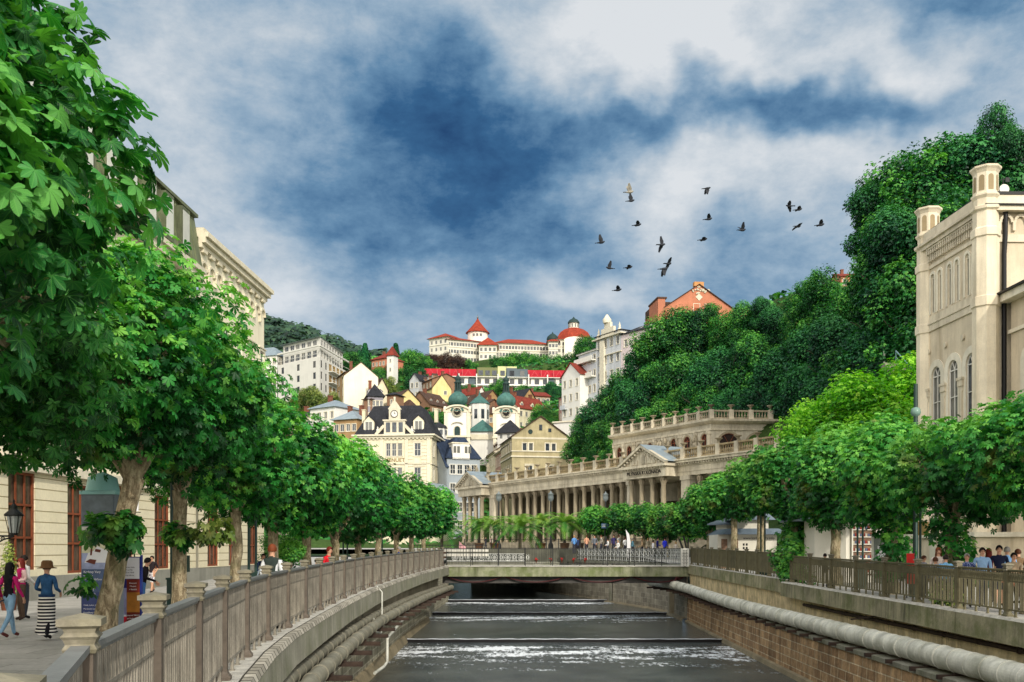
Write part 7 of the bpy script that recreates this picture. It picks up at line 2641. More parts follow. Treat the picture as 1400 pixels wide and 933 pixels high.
for px, py, y, h, key in [(1075, 550, 118, 6, 'd'), (1040, 548, 124, 6, 'g'), (1110, 548, 112, 6, 'd'), (1150, 540, 104, 7, 'd'), (1000, 556, 128, 5, 'f'), (940, 560, 136, 6, 'g'), (1245, 430, 82, 12, 'd'), (1275, 420, 82, 12, 'f'),
                          (1230, 462, 82, 9, 'f')]:
 ftop(px, py, y, h, key, 'low bushy tree at the foot of the wood behind the pavilion roof', GF, wide=1.2)
t = ftop(1372, 140, 84, 12, 'd', 'thin airy locust tree rising above the spa turret', None, wide=.62)
t = ftop(1392, 160, 82, 9, 'd', 'smaller airy tree just behind the locust above the turret', None, wide=.7)
GB = 'pale green bushes beside the spa building'
for px, py, y, h, lab in [(1165, 506, 72, 11, 'big pale lime green bush beside the terrace urns'), (1205, 514, 70, 10.5, 'lime green bush between the terrace and the stair'), (1238, 540, 68, 10, 'lime green bush touching the spa corner'),
                          (1252, 480, 74, 10, 'bright bush above the stair rail behind the spa corner'), (1142, 530, 73, 9, 'lime green bush overhanging the bare rock'), (1200, 560, 68, 8, 'low lime bush above the chestnut crowns')]:
 ftop(px, py, y, h, 'b', lab, GB, wide=1.25)
b = MB()
rng = np.random.default_rng(3)
for k in range(10):
 p = W(1128 + rng.uniform(-8, 14), 585 + rng.uniform(-12, 30), 84)
 b.lathe([(.01, -1.6), (1.0, -.8), (1.3, 0), (.9, .9), (.01, 1.3)], p, 6, smooth=False, a0=rng.uniform(0, 6))
tag(b.build('rock', m_grime), 'bare grey rock below the pale bushes', 'rock')
t = empty('stair', (*pw(1240, 76), zpx(520, 76)), 'steep hillside stair with blue grey handrail beside the spa building', 'stair')
a0_, a1_ = Vector(W(1218, 500, 78)) - t.location, Vector(W(1262, 550, 74)) - t.location
b = MB()
b.bar(a0_, a1_, 1.6, .5)
b.build('flight', m_concl, t)
b = MB()
b.bar(a0_ + Vector((0, -1, 1.0)), a1_ + Vector((0, -1, 1.0)), .07)
b.bar(a0_ + Vector((0, -1, .5)), a1_ + Vector((0, -1, .5)), .05)
for k in range(6):
 p = a0_.lerp(a1_, k / 5) + Vector((0, -1, 0))
 b.bar(p, p + Vector((0, 0, 1.0)), .06)
b.build('handrail', mat('blue_grey_rail', C(120, 150, 160)), t)
b = MB()
for k in range(5):
 b.mi = k % 2
 b.tube([(0, 0, .42 * k), (0, 0, .42 * (k + 1))], .09, 8)
tag(b.build('barrier_pole', [m_black, m_white], None, W(1209, 508, 79)), 'black and white banded pole on the hillside', 'pole')
GT = 'trees among the hillside houses'
LT2 = {'f': 'green tree between the houses of the old town', 'd': 'dark tree among the hillside houses', 'p': 'dark purple brown copper beech below the grand hotel', 'o': 'olive green tree with pale foliage among the roofs', 'g': 'bright green tree among the town houses'}
for px, py, y, h, key in [(408, 530, 226, 11, 'o'), (432, 525, 224, 12, 'o'), (450, 535, 220, 10, 'o'), (398, 548, 215, 9, 'o'), (466, 548, 215, 8, 'o'),
                          (603, 559, 232, 10, 'g'), (596, 578, 225, 8, 'g'), (610, 583, 223, 7, 'g'),
                          (590, 481, 400, 15, 'p'), (604, 479, 398, 16, 'p'), (620, 483, 396, 14, 'p'), (634, 489, 392, 12, 'p'), (644, 490, 390, 11, 'f'),
                          (682, 484, 405, 16, 'f'), (695, 480, 410, 16, 'g'), (710, 478, 412, 18, 'f'), (722, 482, 408, 16, 'g'), (736, 486, 402, 15, 'f'), (750, 484, 405, 16, 'g'), (766, 484, 400, 14, 'f'), (780, 482, 395, 14, 'f'), (794, 473, 385, 14, 'o'), (806, 469, 380, 15, 'f'),
                          (545, 481, 350, 18, 'f'), (556, 477, 352, 18, 'g'), (566, 475, 356, 19, 'f'), (576, 481, 352, 17, 'f'), (534, 489, 345, 16, 'd'), (522, 499, 330, 14, 'f'), (512, 503, 320, 12, 'f'), (550, 499, 330, 14, 'f'), (570, 501, 325, 13, 'd'),
                          (497, 485, 345, 15, 'd'), (487, 487, 345, 14, 'd'), (478, 479, 330, 16, 'f'), (470, 477, 332, 18, 'f'), (462, 485, 330, 15, 'f'), (500, 501, 300, 12, 'f'), (514, 509, 290, 11, 'f'), (528, 513, 285, 12, 'o'), (519, 523, 255, 12, 'o'),
                          (680, 517, 318, 10, 'f'), (688, 523, 312, 9, 'g'), (718, 525, 310, 8, 'g'), (757, 521, 312, 9, 'd'), (764, 527, 308, 8, 'd'), (742, 551, 238, 9, 'g'), (750, 559, 232, 9, 'g'), (735, 573, 226, 8, 'd'), (758, 569, 226, 8, 'g'), (724, 585, 216, 6, 'd'),
                          (800, 455, 380, 14, 'f'), (820, 458, 330, 14, 'd'), (592, 563, 240, 7, 'd'), (566, 548, 262, 7, 'f'), (700, 578, 236, 6, 'd'), (670, 559, 252, 6, 'd'),
                          (640, 523, 322, 8, 'f'), (612, 548, 268, 7, 'd'), (630, 523, 330, 8, 'f')]:
 ftop(px, py, y, h, key, LT2[key], GT)
b = MB()
rng = np.random.default_rng(2)
def conifer(loc, h, r, label):
 t = empty('conifer', loc, label, 'tree')
 rg = np.random.default_rng(int(h * 10))
 P, Nn, Fw = [], [], []
 for k in range(900):
  s = rg.random() ** .7
  a = rg.uniform(0, 6.28)
  rad = r * (1 - s) * rg.uniform(.5, 1)
  P.append((rad * math.cos(a), rad * math.sin(a), h * (.12 + .86 * s)))
  Nn.append((math.cos(a) * .3, math.sin(a) * .3, 1))
  Fw.append((math.cos(a), math.sin(a), -.35))
 P, Nn, Fw = map(np.array, (P, Nn, Fw))
 link('crown', leaves_mesh('crown', P, Nn, Fw, rg.uniform(.5, .9, len(P)) * r * .35, rg.normal(.35, .12, len(P)), 2, m_leafFd), t)
 bb_ = MB()
 bb_.tube([(0, 0, -2), (0, 0, h * .9)], [r * .09, .04], 6)
 bb_.build('trunk', m_barkd, t)
for px, py, y, h, lab in [(499, 468, 360, 15, 'dark pointed conifer on the ridge left of the villa'), (541, 468, 356, 14, 'dark conifer tip beside the pointed villa tower'), (491, 478, 355, 11, 'smaller dark conifer on the ridge')]:
 x = WX(px, y)
 conifer((x, y, zpx(py, y) - h), h, h * .27, lab)
b = MB()
hx = np.linspace(-760, 40, 150)
rows = []
rngh = np.random.default_rng(8)
prof = [(352, 452), (370, 453), (400, 458), (430, 466), (460, 478), (480, 484), (520, 500), (700, 520)]
vs, fs = [], []
ny = 26
from mathutils import noise as mnoise
for j in range(ny):
 for i, x in enumerate(hx):
  px = HX + F * x / 1250
  top = zpx(interp([(-100, 470), (200, 455), (352, 449), (370, 451), (400, 458), (430, 466), (460, 477), (480, 484), (520, 500), (740, 540)], px), 1250)
  t_ = j / (ny - 1)
  y = 1250 - 620 * (1 - t_)
  z = top * (math.sin(t_ * PI / 2) ** 1.1) if t_ < 1 else top
  nz = mnoise.noise(Vector((x * .05, y * .05, 0))) * 7 + mnoise.noise(Vector((x * .16, y * .16, 3))) * 5
  vs.append((x, y, z + nz))
n_ = len(hx)
for j in range(ny - 1):
 for i in range(n_ - 1):
  fs.append((j * n_ + i, j * n_ + i + 1, (j + 1) * n_ + i + 1, (j + 1) * n_ + i))
b.add(vs, fs, smooth=True)
hill = b.build('hill', mat('far_wooded_hill', C(46, 74, 50), var=0.5, scale=0.02, fine=0.12, bump=1.0, bdist=6, rough=1.0))
tag(hill, kind='structure')
rng = np.random.default_rng(77)
va = np.array(vs).reshape(ny, n_, 3)
cnt = 16000
jj = rng.integers(10, ny - 1, cnt)
ii = rng.integers(0, n_ - 1, cnt)
P = va[jj, ii] + rng.normal(size=(cnt, 3)) * np.array([3, 8, 1.5]) + np.array([0, 0, 3])
me = leaves_mesh('far_wood', P, np.tile([0, -.4, 1.0], (cnt, 1)) + rng.normal(size=(cnt, 3)) * .3, rng.normal(size=(cnt, 3)) + np.array([0, -1, -.8]), rng.uniform(4, 9, cnt), rng.normal(.3, .2, cnt), 2,
                 leafmat('far_wood_leaf', C(26, 50, 40), C(46, 78, 54), C(70, 104, 66), trans=.05))
tag(link('far_wood', me), 'wooded far hill of blended treetops', 'wood', kind='stuff')
cnt = 26000
X_ = rng.uniform(-90, 110, cnt)
Y_ = rng.uniform(72, 420, cnt) ** 1.0
ok = ~((X_ > -38) & (X_ < 23) & (Y_ < 164)) & ~((X_ < -14) & (Y_ < 120)) & ~((X_ > 18) & (X_ < 45) & (Y_ > 40) & (Y_ < 74)) & ~((X_ > 12) & (X_ < 33) & (Y_ > 108) & (Y_ < 136))
X_, Y_ = X_[ok], Y_[ok]
Z_ = tzv(X_, Y_)
P = np.stack([X_, Y_, Z_ + rng.uniform(0, 1.2, len(X_))], 1)
me = leaves_mesh('undergrowth', P, np.tile([0, -.3, 1.0], (len(P), 1)) + rng.normal(size=P.shape) * .4, rng.normal(size=P.shape), rng.uniform(.7, 1.8, len(P)), rng.normal(.35, .2, len(P)), 2, m_leafF)
tag(link('undergrowth', me), 'ground cover growing over the hillsides', 'undergrowth', kind='stuff')
# ------------------------------------------------------------------ palms in tubs
def frondmesh(seed, n=26, L=2.2, m=None):
 rng = np.random.default_rng(seed)
 vs, fs, tn = [], [], []
 for k in range(n):
  a = rng.uniform(0, 6.28)
  el = rng.uniform(-.15, 1.25)
  d = np.array([math.cos(a), math.sin(a), 0])
  sd = np.array([-math.sin(a), math.cos(a), 0])
  l = L * rng.uniform(.8, 1.1)
  tone = rng.normal(.55, .15) + (.35 if el > .7 else 0)
  prev = None
  steps = 16
  pts = []
  ang = el
  p = np.zeros(3)
  for s in range(steps + 1):
   pts.append(p.copy())
   dirv = d * math.cos(ang) + np.array([0, 0, 1]) * math.sin(ang)
   p = p + dirv * l / steps
   ang -= (1.15 + .5 * (el > .5)) / steps
  for s in range(1, steps + 1):
   q = pts[s]
   tg = unit(pts[s] - pts[s - 1])
   w = .5 * l * .28 * math.sin(PI * (s / (steps + 1)) ** .7) + .1
   for sg in (-1, 1):
    base = len(vs)
    tip = q + sd * sg * w + tg * w * .75 - np.array([0, 0, .22 * w])
    vs += [q - tg * .05, q + tg * .05, tip]
    fs.append((base, base + 1, base + 2) if sg > 0 else (base + 1, base, base + 2))
    tn += [tone] * 3
 me = bpy.data.meshes.new('fronds')
 me.from_pydata([tuple(v) for v in vs], [], fs)
 me.materials.append(m or m_palm)
 at = me.attributes.new('tone', 'FLOAT', 'POINT')
 at.data.foreach_set('value', np.array(tn, np.float32))
 return me
m_palm = leafmat('palm_leaf', C(20, 66, 34), C(46, 118, 48), C(120, 160, 62), C(160, 150, 70), trans=.25)
m_tub = mat('wooden_tub', C(120, 84, 56), var=.3, streak=.3)
pms = [frondmesh(s, 36) for s in (1, 2, 3)]
palms = [(604, 96, 3.4, 'palm in a tub at the left end of the palm row, with drooping yellow fronds'), (655, 112, 3.3, 'dark palm right of the pink flag'), (676, 110, 3.0, 'palm hidden half behind the large bright one'),
         (711, 100, 3.6, 'large bright green palm in the middle of the plaza'), (740, 106, 3.3, 'palm just right of the large bright one'), (772, 104, 3.3, 'palm left of the pair beside the lamp'), (792, 106, 3.0, 'palm touching the first round tree')]
for k, (px, y, th, lab) in enumerate(palms):
 x = WX(px, y)
 t = empty('palm', (x, y, pz if y > 101 else .9), lab, 'palm', 'potted palms on the plaza')
 b = MB()
 pts = [(0, 0, .5 + th * .72 * q / 6) for q in range(7)]
 b.tube(pts, [.2, .16, .15, .15, .15, .16, .2], 10)
 b.build('trunk', m_barkd, t)
 b = MB()
 b.lathe([(.42, 0), (.52, .62), (.56, .62), (.56, .7), (.45, .7)], n=12)
 b.build('tub', m_tub, t)
 o = link('fronds', pms[k % 3], t, (0, 0, .5 + th * .72))
 o.rotation_euler.z = k * 1.3
 s = 1.45 if k != 3 else 1.75
 o.scale = (s, s, s)
# ------------------------------------------------------------------ people
def clothmat(name, c, var=0.18, stripes=None, pat=None, rough=0.85):
 if name in MATS:
  return MATS[name]
 m, nt, b, out = newmat(name)
 tc = N(nt, 'ShaderNodeTexCoord').outputs['Object']
 n1 = noise(nt, tc, 9, 4, 0.6)
 col = ramp(nt, n1, [(0.3, mul(c, 1 - var)), (0.7, mul(c, 1 + var * .6))])
 if stripes:
  sp = N(nt, 'ShaderNodeSeparateXYZ')
  nt.links.new(tc, sp.inputs[0])
  mm = N(nt, 'ShaderNodeMath', operation='MULTIPLY')
  nt.links.new(sp.outputs[2], mm.inputs[0])
  mm.inputs[1].default_value = stripes[1]
  fr = N(nt, 'ShaderNodeMath', operation='FRACT')
  nt.links.new(mm.outputs[0], fr.inputs[0])
  col = mixc(nt, ramp(nt, fr.outputs[0], [(0.0, 0.0), (0.54, 0.0), (0.56, 1.0), (1.0, 1.0)]), col, stripes[0])
 if pat:
  ck = N(nt, 'ShaderNodeTexVoronoi')
  nt.links.new(tc, ck.inputs['Vector'])
  ck.inputs['Scale'].default_value = pat[1]
  col = mixc(nt, ramp(nt, ck.outputs['Distance'], [(0.35, 1.0), (0.5, 0.0)]), col, pat[0])
 nt.links.new(col, b.inputs['Base Color'])
 b.inputs['Roughness'].default_value = rough
 b.inputs['Specular IOR Level'].default_value = 0.2
 bumpit(nt, b, noise(nt, tc, 14, 3, 0.6), 0.5, 0.02)
 return m
m_skin = clothmat('skin', C(206, 158, 130), .08, rough=.6)
m_lips = clothmat('lips', C(160, 80, 76), .05, rough=.5)
m_eye = clothmat('eye_dark', C(36, 28, 24), .05, rough=.3)
HAIR = {'brown': C(84, 50, 32), 'black': C(20, 17, 17), 'red': C(110, 36, 26), 'auburn': C(120, 62, 34), 'grey': C(150, 146, 140), 'blond': C(170, 136, 88), 'dark': C(36, 27, 22)}
def person(x, y, z, h, yaw, label, top, low, shoes=C(40, 38, 38), hair='brown', sleeves=None, pose='stand', longhair=False, male=True, fingers=False, shorts=False, sit=False,
           bare=False, group=None, topkw={}, lowkw={}, lean=0.0, armbend=0.35, walk=0.12):
 """one continuous skinned figure facing -Y at yaw 0; clothes are face regions of the body, hair and skirts are children"""
 k = h / 1.75
 sw = 0.185 if male else 0.165
 J = {}
 hipz = 0.93 if not sit else 0.50
 J['pelvis'] = (0, 0, hipz)
 J['waist'] = (0, lean * -.1, hipz + .17)
 J['chest'] = (0, -lean * .25, hipz + .38)
 J['neck'] = (0, -lean * .38 + .01, hipz + .56)
 J['neck2'] = (0, -lean * .42, hipz + .61)
 J['head'] = (0, -lean * .46 - .015, hipz + .695)
 J['crown'] = (0, -lean * .5 - .01, hipz + .77)
 cy_ = -lean * .3
 wk = walk if pose == 'walk' else 0.0
 for s, nm in ((-1, 'l'), (1, 'r')):
  J['sh' + nm] = (s * sw, cy_, hipz + .50)
  sway = s * wk
  J['el' + nm] = (s * (sw + .055), cy_ + .03 + sway * .6, hipz + .23)
  J['wr' + nm] = (s * (sw + .05 - armbend * .12), cy_ - .05 - armbend * .35 + sway, hipz - .01 + armbend * .22)
  J['ha' + nm] = (s * (sw + .045 - armbend * .15), cy_ - .07 - armbend * .45 + sway, hipz - .09 + armbend * .24)
  J['hi' + nm] = (s * .085, 0, hipz - .03)
  if sit:
   J['kn' + nm] = (s * .11, -.42, hipz - .02)
   J['an' + nm] = (s * .11, -.40, .09)
   J['to' + nm] = (s * .12, -.55, .035)
  else:
   J['kn' + nm] = (s * .09, -.02 - sway * .9, .50)
   J['an' + nm] = (s * .09, .03 - sway * 2.0 + (.05 if wk and s < 0 else 0), .085 + (.06 if wk and s < 0 else 0))
   J['to' + nm] = (s * .10, -.12 - sway * 2.0, .035 + (.0 if wk and s < 0 else 0))
 E = [('pelvis', 'waist'), ('waist', 'chest'), ('chest', 'neck'), ('neck', 'neck2'), ('neck2', 'head'), ('head', 'crown')]
 for nm in 'lr':
  E += [('chest', 'sh' + nm), ('sh' + nm, 'el' + nm), ('el' + nm, 'wr' + nm), ('wr' + nm, 'ha' + nm), ('pelvis', 'hi' + nm), ('hi' + nm, 'kn' + nm), ('kn' + nm, 'an' + nm), ('an' + nm, 'to' + nm)]
 rad = dict(pelvis=(.155, .115), waist=(.135 if male else .115, .10), chest=(.165 if male else .145, .115), neck=(.062, .06), neck2=(.052, .055), head=(.078, .10), crown=(.058, .07))
 for nm in 'lr':
  rad.update({'sh' + nm: (.062, .062), 'el' + nm: (.045, .045), 'wr' + nm: (.031, .03), 'ha' + nm: (.036, .022), 'hi' + nm: (.098, .10), 'kn' + nm: (.063, .063), 'an' + nm: (.045, .045), 'to' + nm: (.042, .03)})
 if fingers:
  for s, nm in ((-1, 'l'), (1, 'r')):
   hx_, hy_, hz_ = J['ha' + nm]
   for q in range(4):
    a = (f'f{q}{nm}', f'g{q}{nm}')
    J[a[0]] = (hx_ + (q - 1.5) * .004, hy_ + (q - 1.5) * .017 - .005, hz_ - .045)
    J[a[1]] = (hx_ - s * .018, hy_ + (q - 1.5) * .018 - .012, hz_ - .075 - .006 * (1 if q in (1, 2) else 0))
    E += [('ha' + nm, a[0]), a]
    rad[a[0]] = rad[a[1]] = (.009, .009)
   a = (f't0{nm}', f't1{nm}')
   J[a[0]] = (hx_ - s * .012, hy_ - .045, hz_ + .0)
   J[a[1]] = (hx_ - s * .02, hy_ - .055, hz_ - .035)
   E += [('ha' + nm, a[0]), a]
   rad[a[0]] = rad[a[1]] = (.010, .010)
 names = list(J)
 me = bpy.data.meshes.new('tmp')
 me.from_pydata([Vector(J[n]) * k for n in names], [(names.index(a), names.index(b_)) for a, b_ in E], [])
 ob = bpy.data.objects.new('tmp', me)
 COL.objects.link(ob)
 sk = ob.modifiers.new('s', 'SKIN')
 sk.use_smooth_shade = True
 for i, n in enumerate(names):
  sv = me.skin_vertices[0].data[i]
  sv.radius = (rad[n][0] * k, rad[n][1] * k)
  sv.use_root = (n == 'pelvis')
 ss = ob.modifiers.new('u', 'SUBSURF')
 ss.levels = ss.render_levels = 1 if y > 60 else 2
 dg = bpy.context.evaluated_depsgraph_get()
 dg.update()
 ev = bpy.data.meshes.new_from_object(ob.evaluated_get(dg))
 bpy.data.objects.remove(ob)
 P = np.array([list(p.center) for p in ev.polygons])
 segs = np.array([[list(Vector(J[a]) * k), list(Vector(J[b_]) * k)] for a, b_ in E])
 A_, B_ = segs[:, 0], segs[:, 1]
 AB = B_ - A_
 t_ = np.clip(((P[:, None] - A_[None]) * AB[None]).sum(-1) / (AB ** 2).sum(-1)[None], 0, 1)
 dd = np.linalg.norm(P[:, None] - (A_[None] + t_[..., None] * AB[None]), axis=-1)
 nb = dd.argmin(1)
 reg = []
 for (a, b_), in zip(E):
  if a.startswith(('neck2', 'head')) or (a == 'neck'):
   reg.append(0)
  elif a[:2] in ('wr', 'ha') or a[0] in 'fg' or b_[0] in 'fg' or b_[:2] in ('t0', 't1'):
   reg.append(0)
  elif a[:2] == 'el':
   reg.append(0 if (bare or shorts == 'tee') else 4)
  elif a[:2] == 'sh' or b_[:2] == 'sh':
   reg.append(4 if a[:2] == 'sh' else 1)
  elif a[:2] == 'an':
   reg.append(3)
  elif a[:2] in ('hi', 'kn') or b_[:2] == 'hi':
   reg.append(2)
  elif a == 'pelvis':
   reg.append(1)
  else:
   reg.append(1)
 reg = np.array(reg)[nb]
 if shorts:
  knz = J['knl'][2] * k
  reg[(reg == 2) & (P[:, 2] < knz)] = 0
 hem = (hipz - .04) * k
 reg[(reg == 1) & (P[:, 2] < hem)] = 2
 tm = clothmat('top_' + label[:40], top, **topkw)
 lm_ = clothmat('low_' + label[:40], low, **lowkw)
 sh_ = clothmat('shoes_%d%d%d' % tuple(int(c * 999) for c in shoes[:3]), shoes)
 sl_ = clothmat('sleeve_' + label[:40], sleeves) if sleeves else tm
 for m__ in (m_skin, tm, lm_, sh_, sl_):
  ev.materials.append(m__)
 ev.polygons.foreach_set('material_index', reg.astype(np.int32))
 ev.polygons.foreach_set('use_smooth', [True] * len(ev.polygons))
 co_ = np.empty(len(ev.vertices) * 3, np.float32)
 ev.vertices.foreach_get('co', co_)
 co_ = co_.reshape(-1, 3)
 hc = np.array(J['head']) * k
 q = co_ - (hc + np.array([0, -.085 * k, -.005 * k]))
 dn = np.linalg.norm(q * np.array([1.6, 1, 1]), axis=1)
 co_[:, 1] -= .018 * k * np.clip(1 - dn / (.035 * k), 0, 1)
 ev.vertices.foreach_set('co', co_.ravel())
 ev.name = 'person'
 o = link('person', ev, None, (x, y, z))
 o.rotation_euler.z = yaw
 tag(o, label, 'person', group)
 if y < 60:
  b = MB()
  hy = hc[1] - .088 * k
  for s in (-1, 1):
   b.lathe([(.001, -.007 * k), (.012 * k, 0), (.001, .007 * k)], (s * .031 * k, hy + .004 * k, hc[2] + .012 * k), 8)
   b.bar((s * .018 * k, hy + .0, hc[2] + .032 * k), (s * .046 * k, hy + .012 * k, hc[2] + .030 * k), .008 * k, .006 * k)
  b.mi = 1
  b.bar((-.022 * k, hy + .004 * k, hc[2] - .05 * k), (.022 * k, hy + .004 * k, hc[2] - .05 * k), .010 * k, .009 * k)
  b.mi = 2
  b.bar((0, hy - .010 * k, hc[2] - .018 * k), (0, hy + .006 * k, hc[2] + .015 * k), .016 * k, .014 * k)
  for s in (-1, 1):
   b.lathe([(.004 * k, -.03 * k), (.018 * k, -.01 * k), (.02 * k, .015 * k), (.004 * k, .03 * k)], (s * .078 * k, hc[1] + .005, hc[2] - .005), 6, sx=.5)
  b.build('face', [m_eye, m_lips, m_skin], o)
 b = MB()
 nu, nv_ = 18, 11
 vs, fs = [], []
 rx, ry, rz = .092 * k, .112 * k, .118 * k
 cz = hc[2] + .022 * k
 drop = .32 if longhair else 0.0
 for j in range(nv_ + 1):
  ph = PI * (j / nv_) * (.62 if not longhair else .66)
  for i in range(nu):
   a = 2 * PI * i / nu
   front = max(0, -math.sin(a))
   p2 = ph * (1 - .50 * front ** 1.5)
   w_ = 1 + .05 * math.sin(5 * a + 3 * j)
   X, Y_, Z_ = rx * math.sin(p2) * math.cos(a) * w_, ry * math.sin(p2) * math.sin(a) * w_, rz * math.cos(p2)
   if longhair and j > nv_ * .55 and front < .5:
    t0 = (j - nv_ * .55) / (nv_ * .45)
    Z_ -= drop * t0 * k * (1 - front)
    Y_ += .02 * t0
    X *= 1 + .12 * t0
   vs.append((X, Y_ + hc[1] + .006, Z_ + cz))
 for j in range(nv_):
  for i in range(nu):
   i2 = (i + 1) % nu
   fs.append((j * nu + i, (j + 1) * nu + i, (j + 1) * nu + i2, j * nu + i2))
 b.add(vs, fs, smooth=True)
 hm = clothmat('hair_' + hair, HAIR[hair], .35, rough=.6)
 b.build('hair', hm, o)
 return o
def back_pack(x, y, z, yaw, label, c, k=1.0):
 t = empty('backpack', (x, y, z), label, 'backpack', None, yaw)
 b = MB()
 b.lathe([(.001, 0), (.13, .02), (.15, .15), (.145, .32), (.10, .42), (.001, .44)], (0, 0, 0), 12, sy=.62)
 b.build('sack', clothmat('pack_' + label[:20], c, .25), t)
 b = MB()
 b.lathe([(.001, 0), (.09, .02), (.095, .14), (.001, .17)], (0, .07, .05), 10, sy=.5)
 b.build('pocket', clothmat('pocket_' + label[:20], mul(c, .7), .25), t)
 b = MB()
 for s in (-1, 1):
  b.tube([(s * .09, -.06, .05), (s * .13, -.2, .12), (s * .13, -.27, .28), (s * .11, -.2, .44), (s * .08, -.06, .42)], .016, 6)
 b.build('straps', clothmat('strap_' + label[:20], mul(c, .5), .2), t)
 return t
B180 = PI
p = W(64, 870, 20.2)
o = person(p.x, 20.2, 0.02, 1.62, B180, 'woman in brown hat, denim jacket and long striped skirt walking away', C(44, 84, 124), C(24, 24, 30), C(30, 30, 32), 'dark', pose='walk', male=False, fingers=True, armbend=.75, topkw=dict(var=.4), walk=.06)
b = MB()
n = 24
vs, fs = [], []
prof = [(.150, 1.0), (.165, .85), (.170, .70), (.165, .5), (.175, .35), (.20, .2), (.215, .13)]
for j, (r, z) in enumerate(prof):
 for i in range(n):
  a = 2 * PI * i / n
  f = 1 + .05 * math.sin(a * 5 + 1) * (j / 6)
  vs.append((r * math.cos(a) * f * (1.05), r * math.sin(a) * f * .85 + .02 * j / 6, z * .93 + (.03 * math.sin(a * 2 + 1) if j > 4 else 0)))
for j in range(len(prof) - 1):
 for i in range(n):
  fs.append((j * n + i, j * n + (i + 1) % n, (j + 1) * n + (i + 1) % n, (j + 1) * n + i))
b.add(vs, fs, smooth=True)
b.build('skirt', clothmat('striped_skirt', C(24, 25, 32), .05, stripes=(C(226, 222, 214), 14.5)), o)
b = MB()
b.lathe([(.19, 1.525), (.20, 1.535), (.125, 1.555), (.118, 1.60), (.112, 1.66), (.085, 1.695), (.001, 1.70)], (0, -.01, -.02), 22)
b.build('hat', clothmat('felt_hat', C(112, 82, 54), .2), o)
b = MB()
for i in range(24):
 a = 2 * PI * i / 24
 b.bar((.155 * math.cos(a), .12 * math.sin(a), .93), (.155 * math.cos(a + .27), .12 * math.sin(a + .27), .93), .03, .05)
b.build('jacket_hem', clothmat('denim_hem', C(30, 60, 96), .3), o)
p = W(29, 848, 25.5)
o = person(p.x, 25.5, 0.02, 1.66, R(-40), 'red haired woman in magenta vest and brown trousers facing the dark haired woman', C(176, 22, 96), C(84, 68, 56), C(60, 48, 42), 'red', sleeves=C(226, 190, 186), male=False, fingers=True, longhair=True, armbend=.8)
p = W(13, 868, 20.6)
o = person(p.x, 20.6, 0.02, 1.62, R(160), 'dark haired woman in black top with magenta sleeves and light jeans, seen from behind', C(26, 22, 28), C(132, 168, 196), C(110, 60, 58), 'black', sleeves=C(196, 34, 112), male=False, fingers=True, longhair=True, pose='walk', armbend=.1)
back_pack(p.x - .30, 20.45, .72, R(150), 'grey blue backpack at the frame edge behind the light jeans', C(86, 98, 112))
p = W(6, 840, 25.0)
person(p.x, 26.0, 0.02, 1.74, R(150), 'man in white shirt behind the magenta vest at the frame edge', C(226, 224, 220), C(70, 74, 84), C(40, 40, 42), 'dark', fingers=True)
p = W(208, 806, 41)
person(p.x, 41, 0.03, 1.60, R(-10), 'bearded man in dark t-shirt and white patterned shorts walking towards the viewer', C(44, 38, 42), C(228, 226, 226), C(52, 40, 38), 'dark', shorts='tee', pose='walk', fingers=True, lowkw=dict(pat=(C(120, 110, 130), 16)), armbend=.3)
p = W(194, 838, 27)
o = person(p.x, 27, 0.02, 1.66, R(120), 'person in black jacket and blue jeans bending behind the poster board', C(26, 22, 28), C(66, 108, 160), C(50, 50, 56), 'black', fingers=True, lean=.35, armbend=.6)
b = MB()
b.bar((-.16, .16, 1.45), (.14, .17, .98), .045, .03)
tag(b.build('bag_strap', clothmat('orange_strap', C(206, 140, 84)), o, None), None)
p = W(372, 760, 21.2)
o = person(p.x, 21.2, 0.14, 1.90, R(175), 'brown haired woman in dark vest with light backpack behind the fence', C(52, 62, 58), C(60, 70, 90), C(50, 50, 50), 'auburn', sleeves=C(224, 226, 228), male=False, fingers=True, armbend=.3)
back_pack(p.x - .05, 20.98, 1.02, R(-8), 'light blue grey backpack worn by the brown haired woman', C(176, 192, 206))
p = W(447, 757, 31)
person(p.x, 31, 0.16, 1.84, R(60), 'short haired woman in bright red top leaning at the fence', C(206, 30, 42), C(50, 50, 60), C(50, 50, 50), 'red', male=False, armbend=.9, lean=.2)
p = W(430, 770, 33)
person(p.x, 33.4, 0.1, 1.5, R(80), 'person in pale pink shirt sitting beside the woman in red', C(220, 170, 160), C(60, 60, 70), C(50, 50, 50), 'dark', male=False)
p = W(546, 745, 51)
person(p.x, 51, 0.22, 1.82, R(-70), 'person in blue jacket with white cap at the far fence', C(40, 66, 150), C(50, 54, 70), C(50, 50, 50), 'grey', armbend=.8)
p = W(360, 752, 36)
person(p.x, 36, 0.05, 1.7, R(30), 'waiter in navy waistcoat between the cafe tables', C(30, 44, 80), C(40, 40, 46), C(30, 30, 30), 'dark', sleeves=C(60, 76, 120))
p = W(352, 752, 30)
person(p.x, 34, 0.05, 1.5, R(-20), 'seated guest with reddish hair beside the lamp post', C(70, 60, 64), C(40, 40, 46), C(30, 30, 30), 'red', male=False)
def rp(px, Y, htop, *a, **k):
 """person at the right bank whose head top is at row htop"""
 x = WX(px, Y)
 g = rcz(Y) - .12
 top = zpx(htop, Y)
 return person(x, Y, g, min(1.95, max(1.35, top - g)), *a, **k)
rp(1283, 29.4, 749, R(-15), 'woman with long brown hair and pale top behind the fence', C(222, 206, 196), C(60, 70, 90), hair='auburn', longhair=True, male=False, fingers=True, armbend=.5)
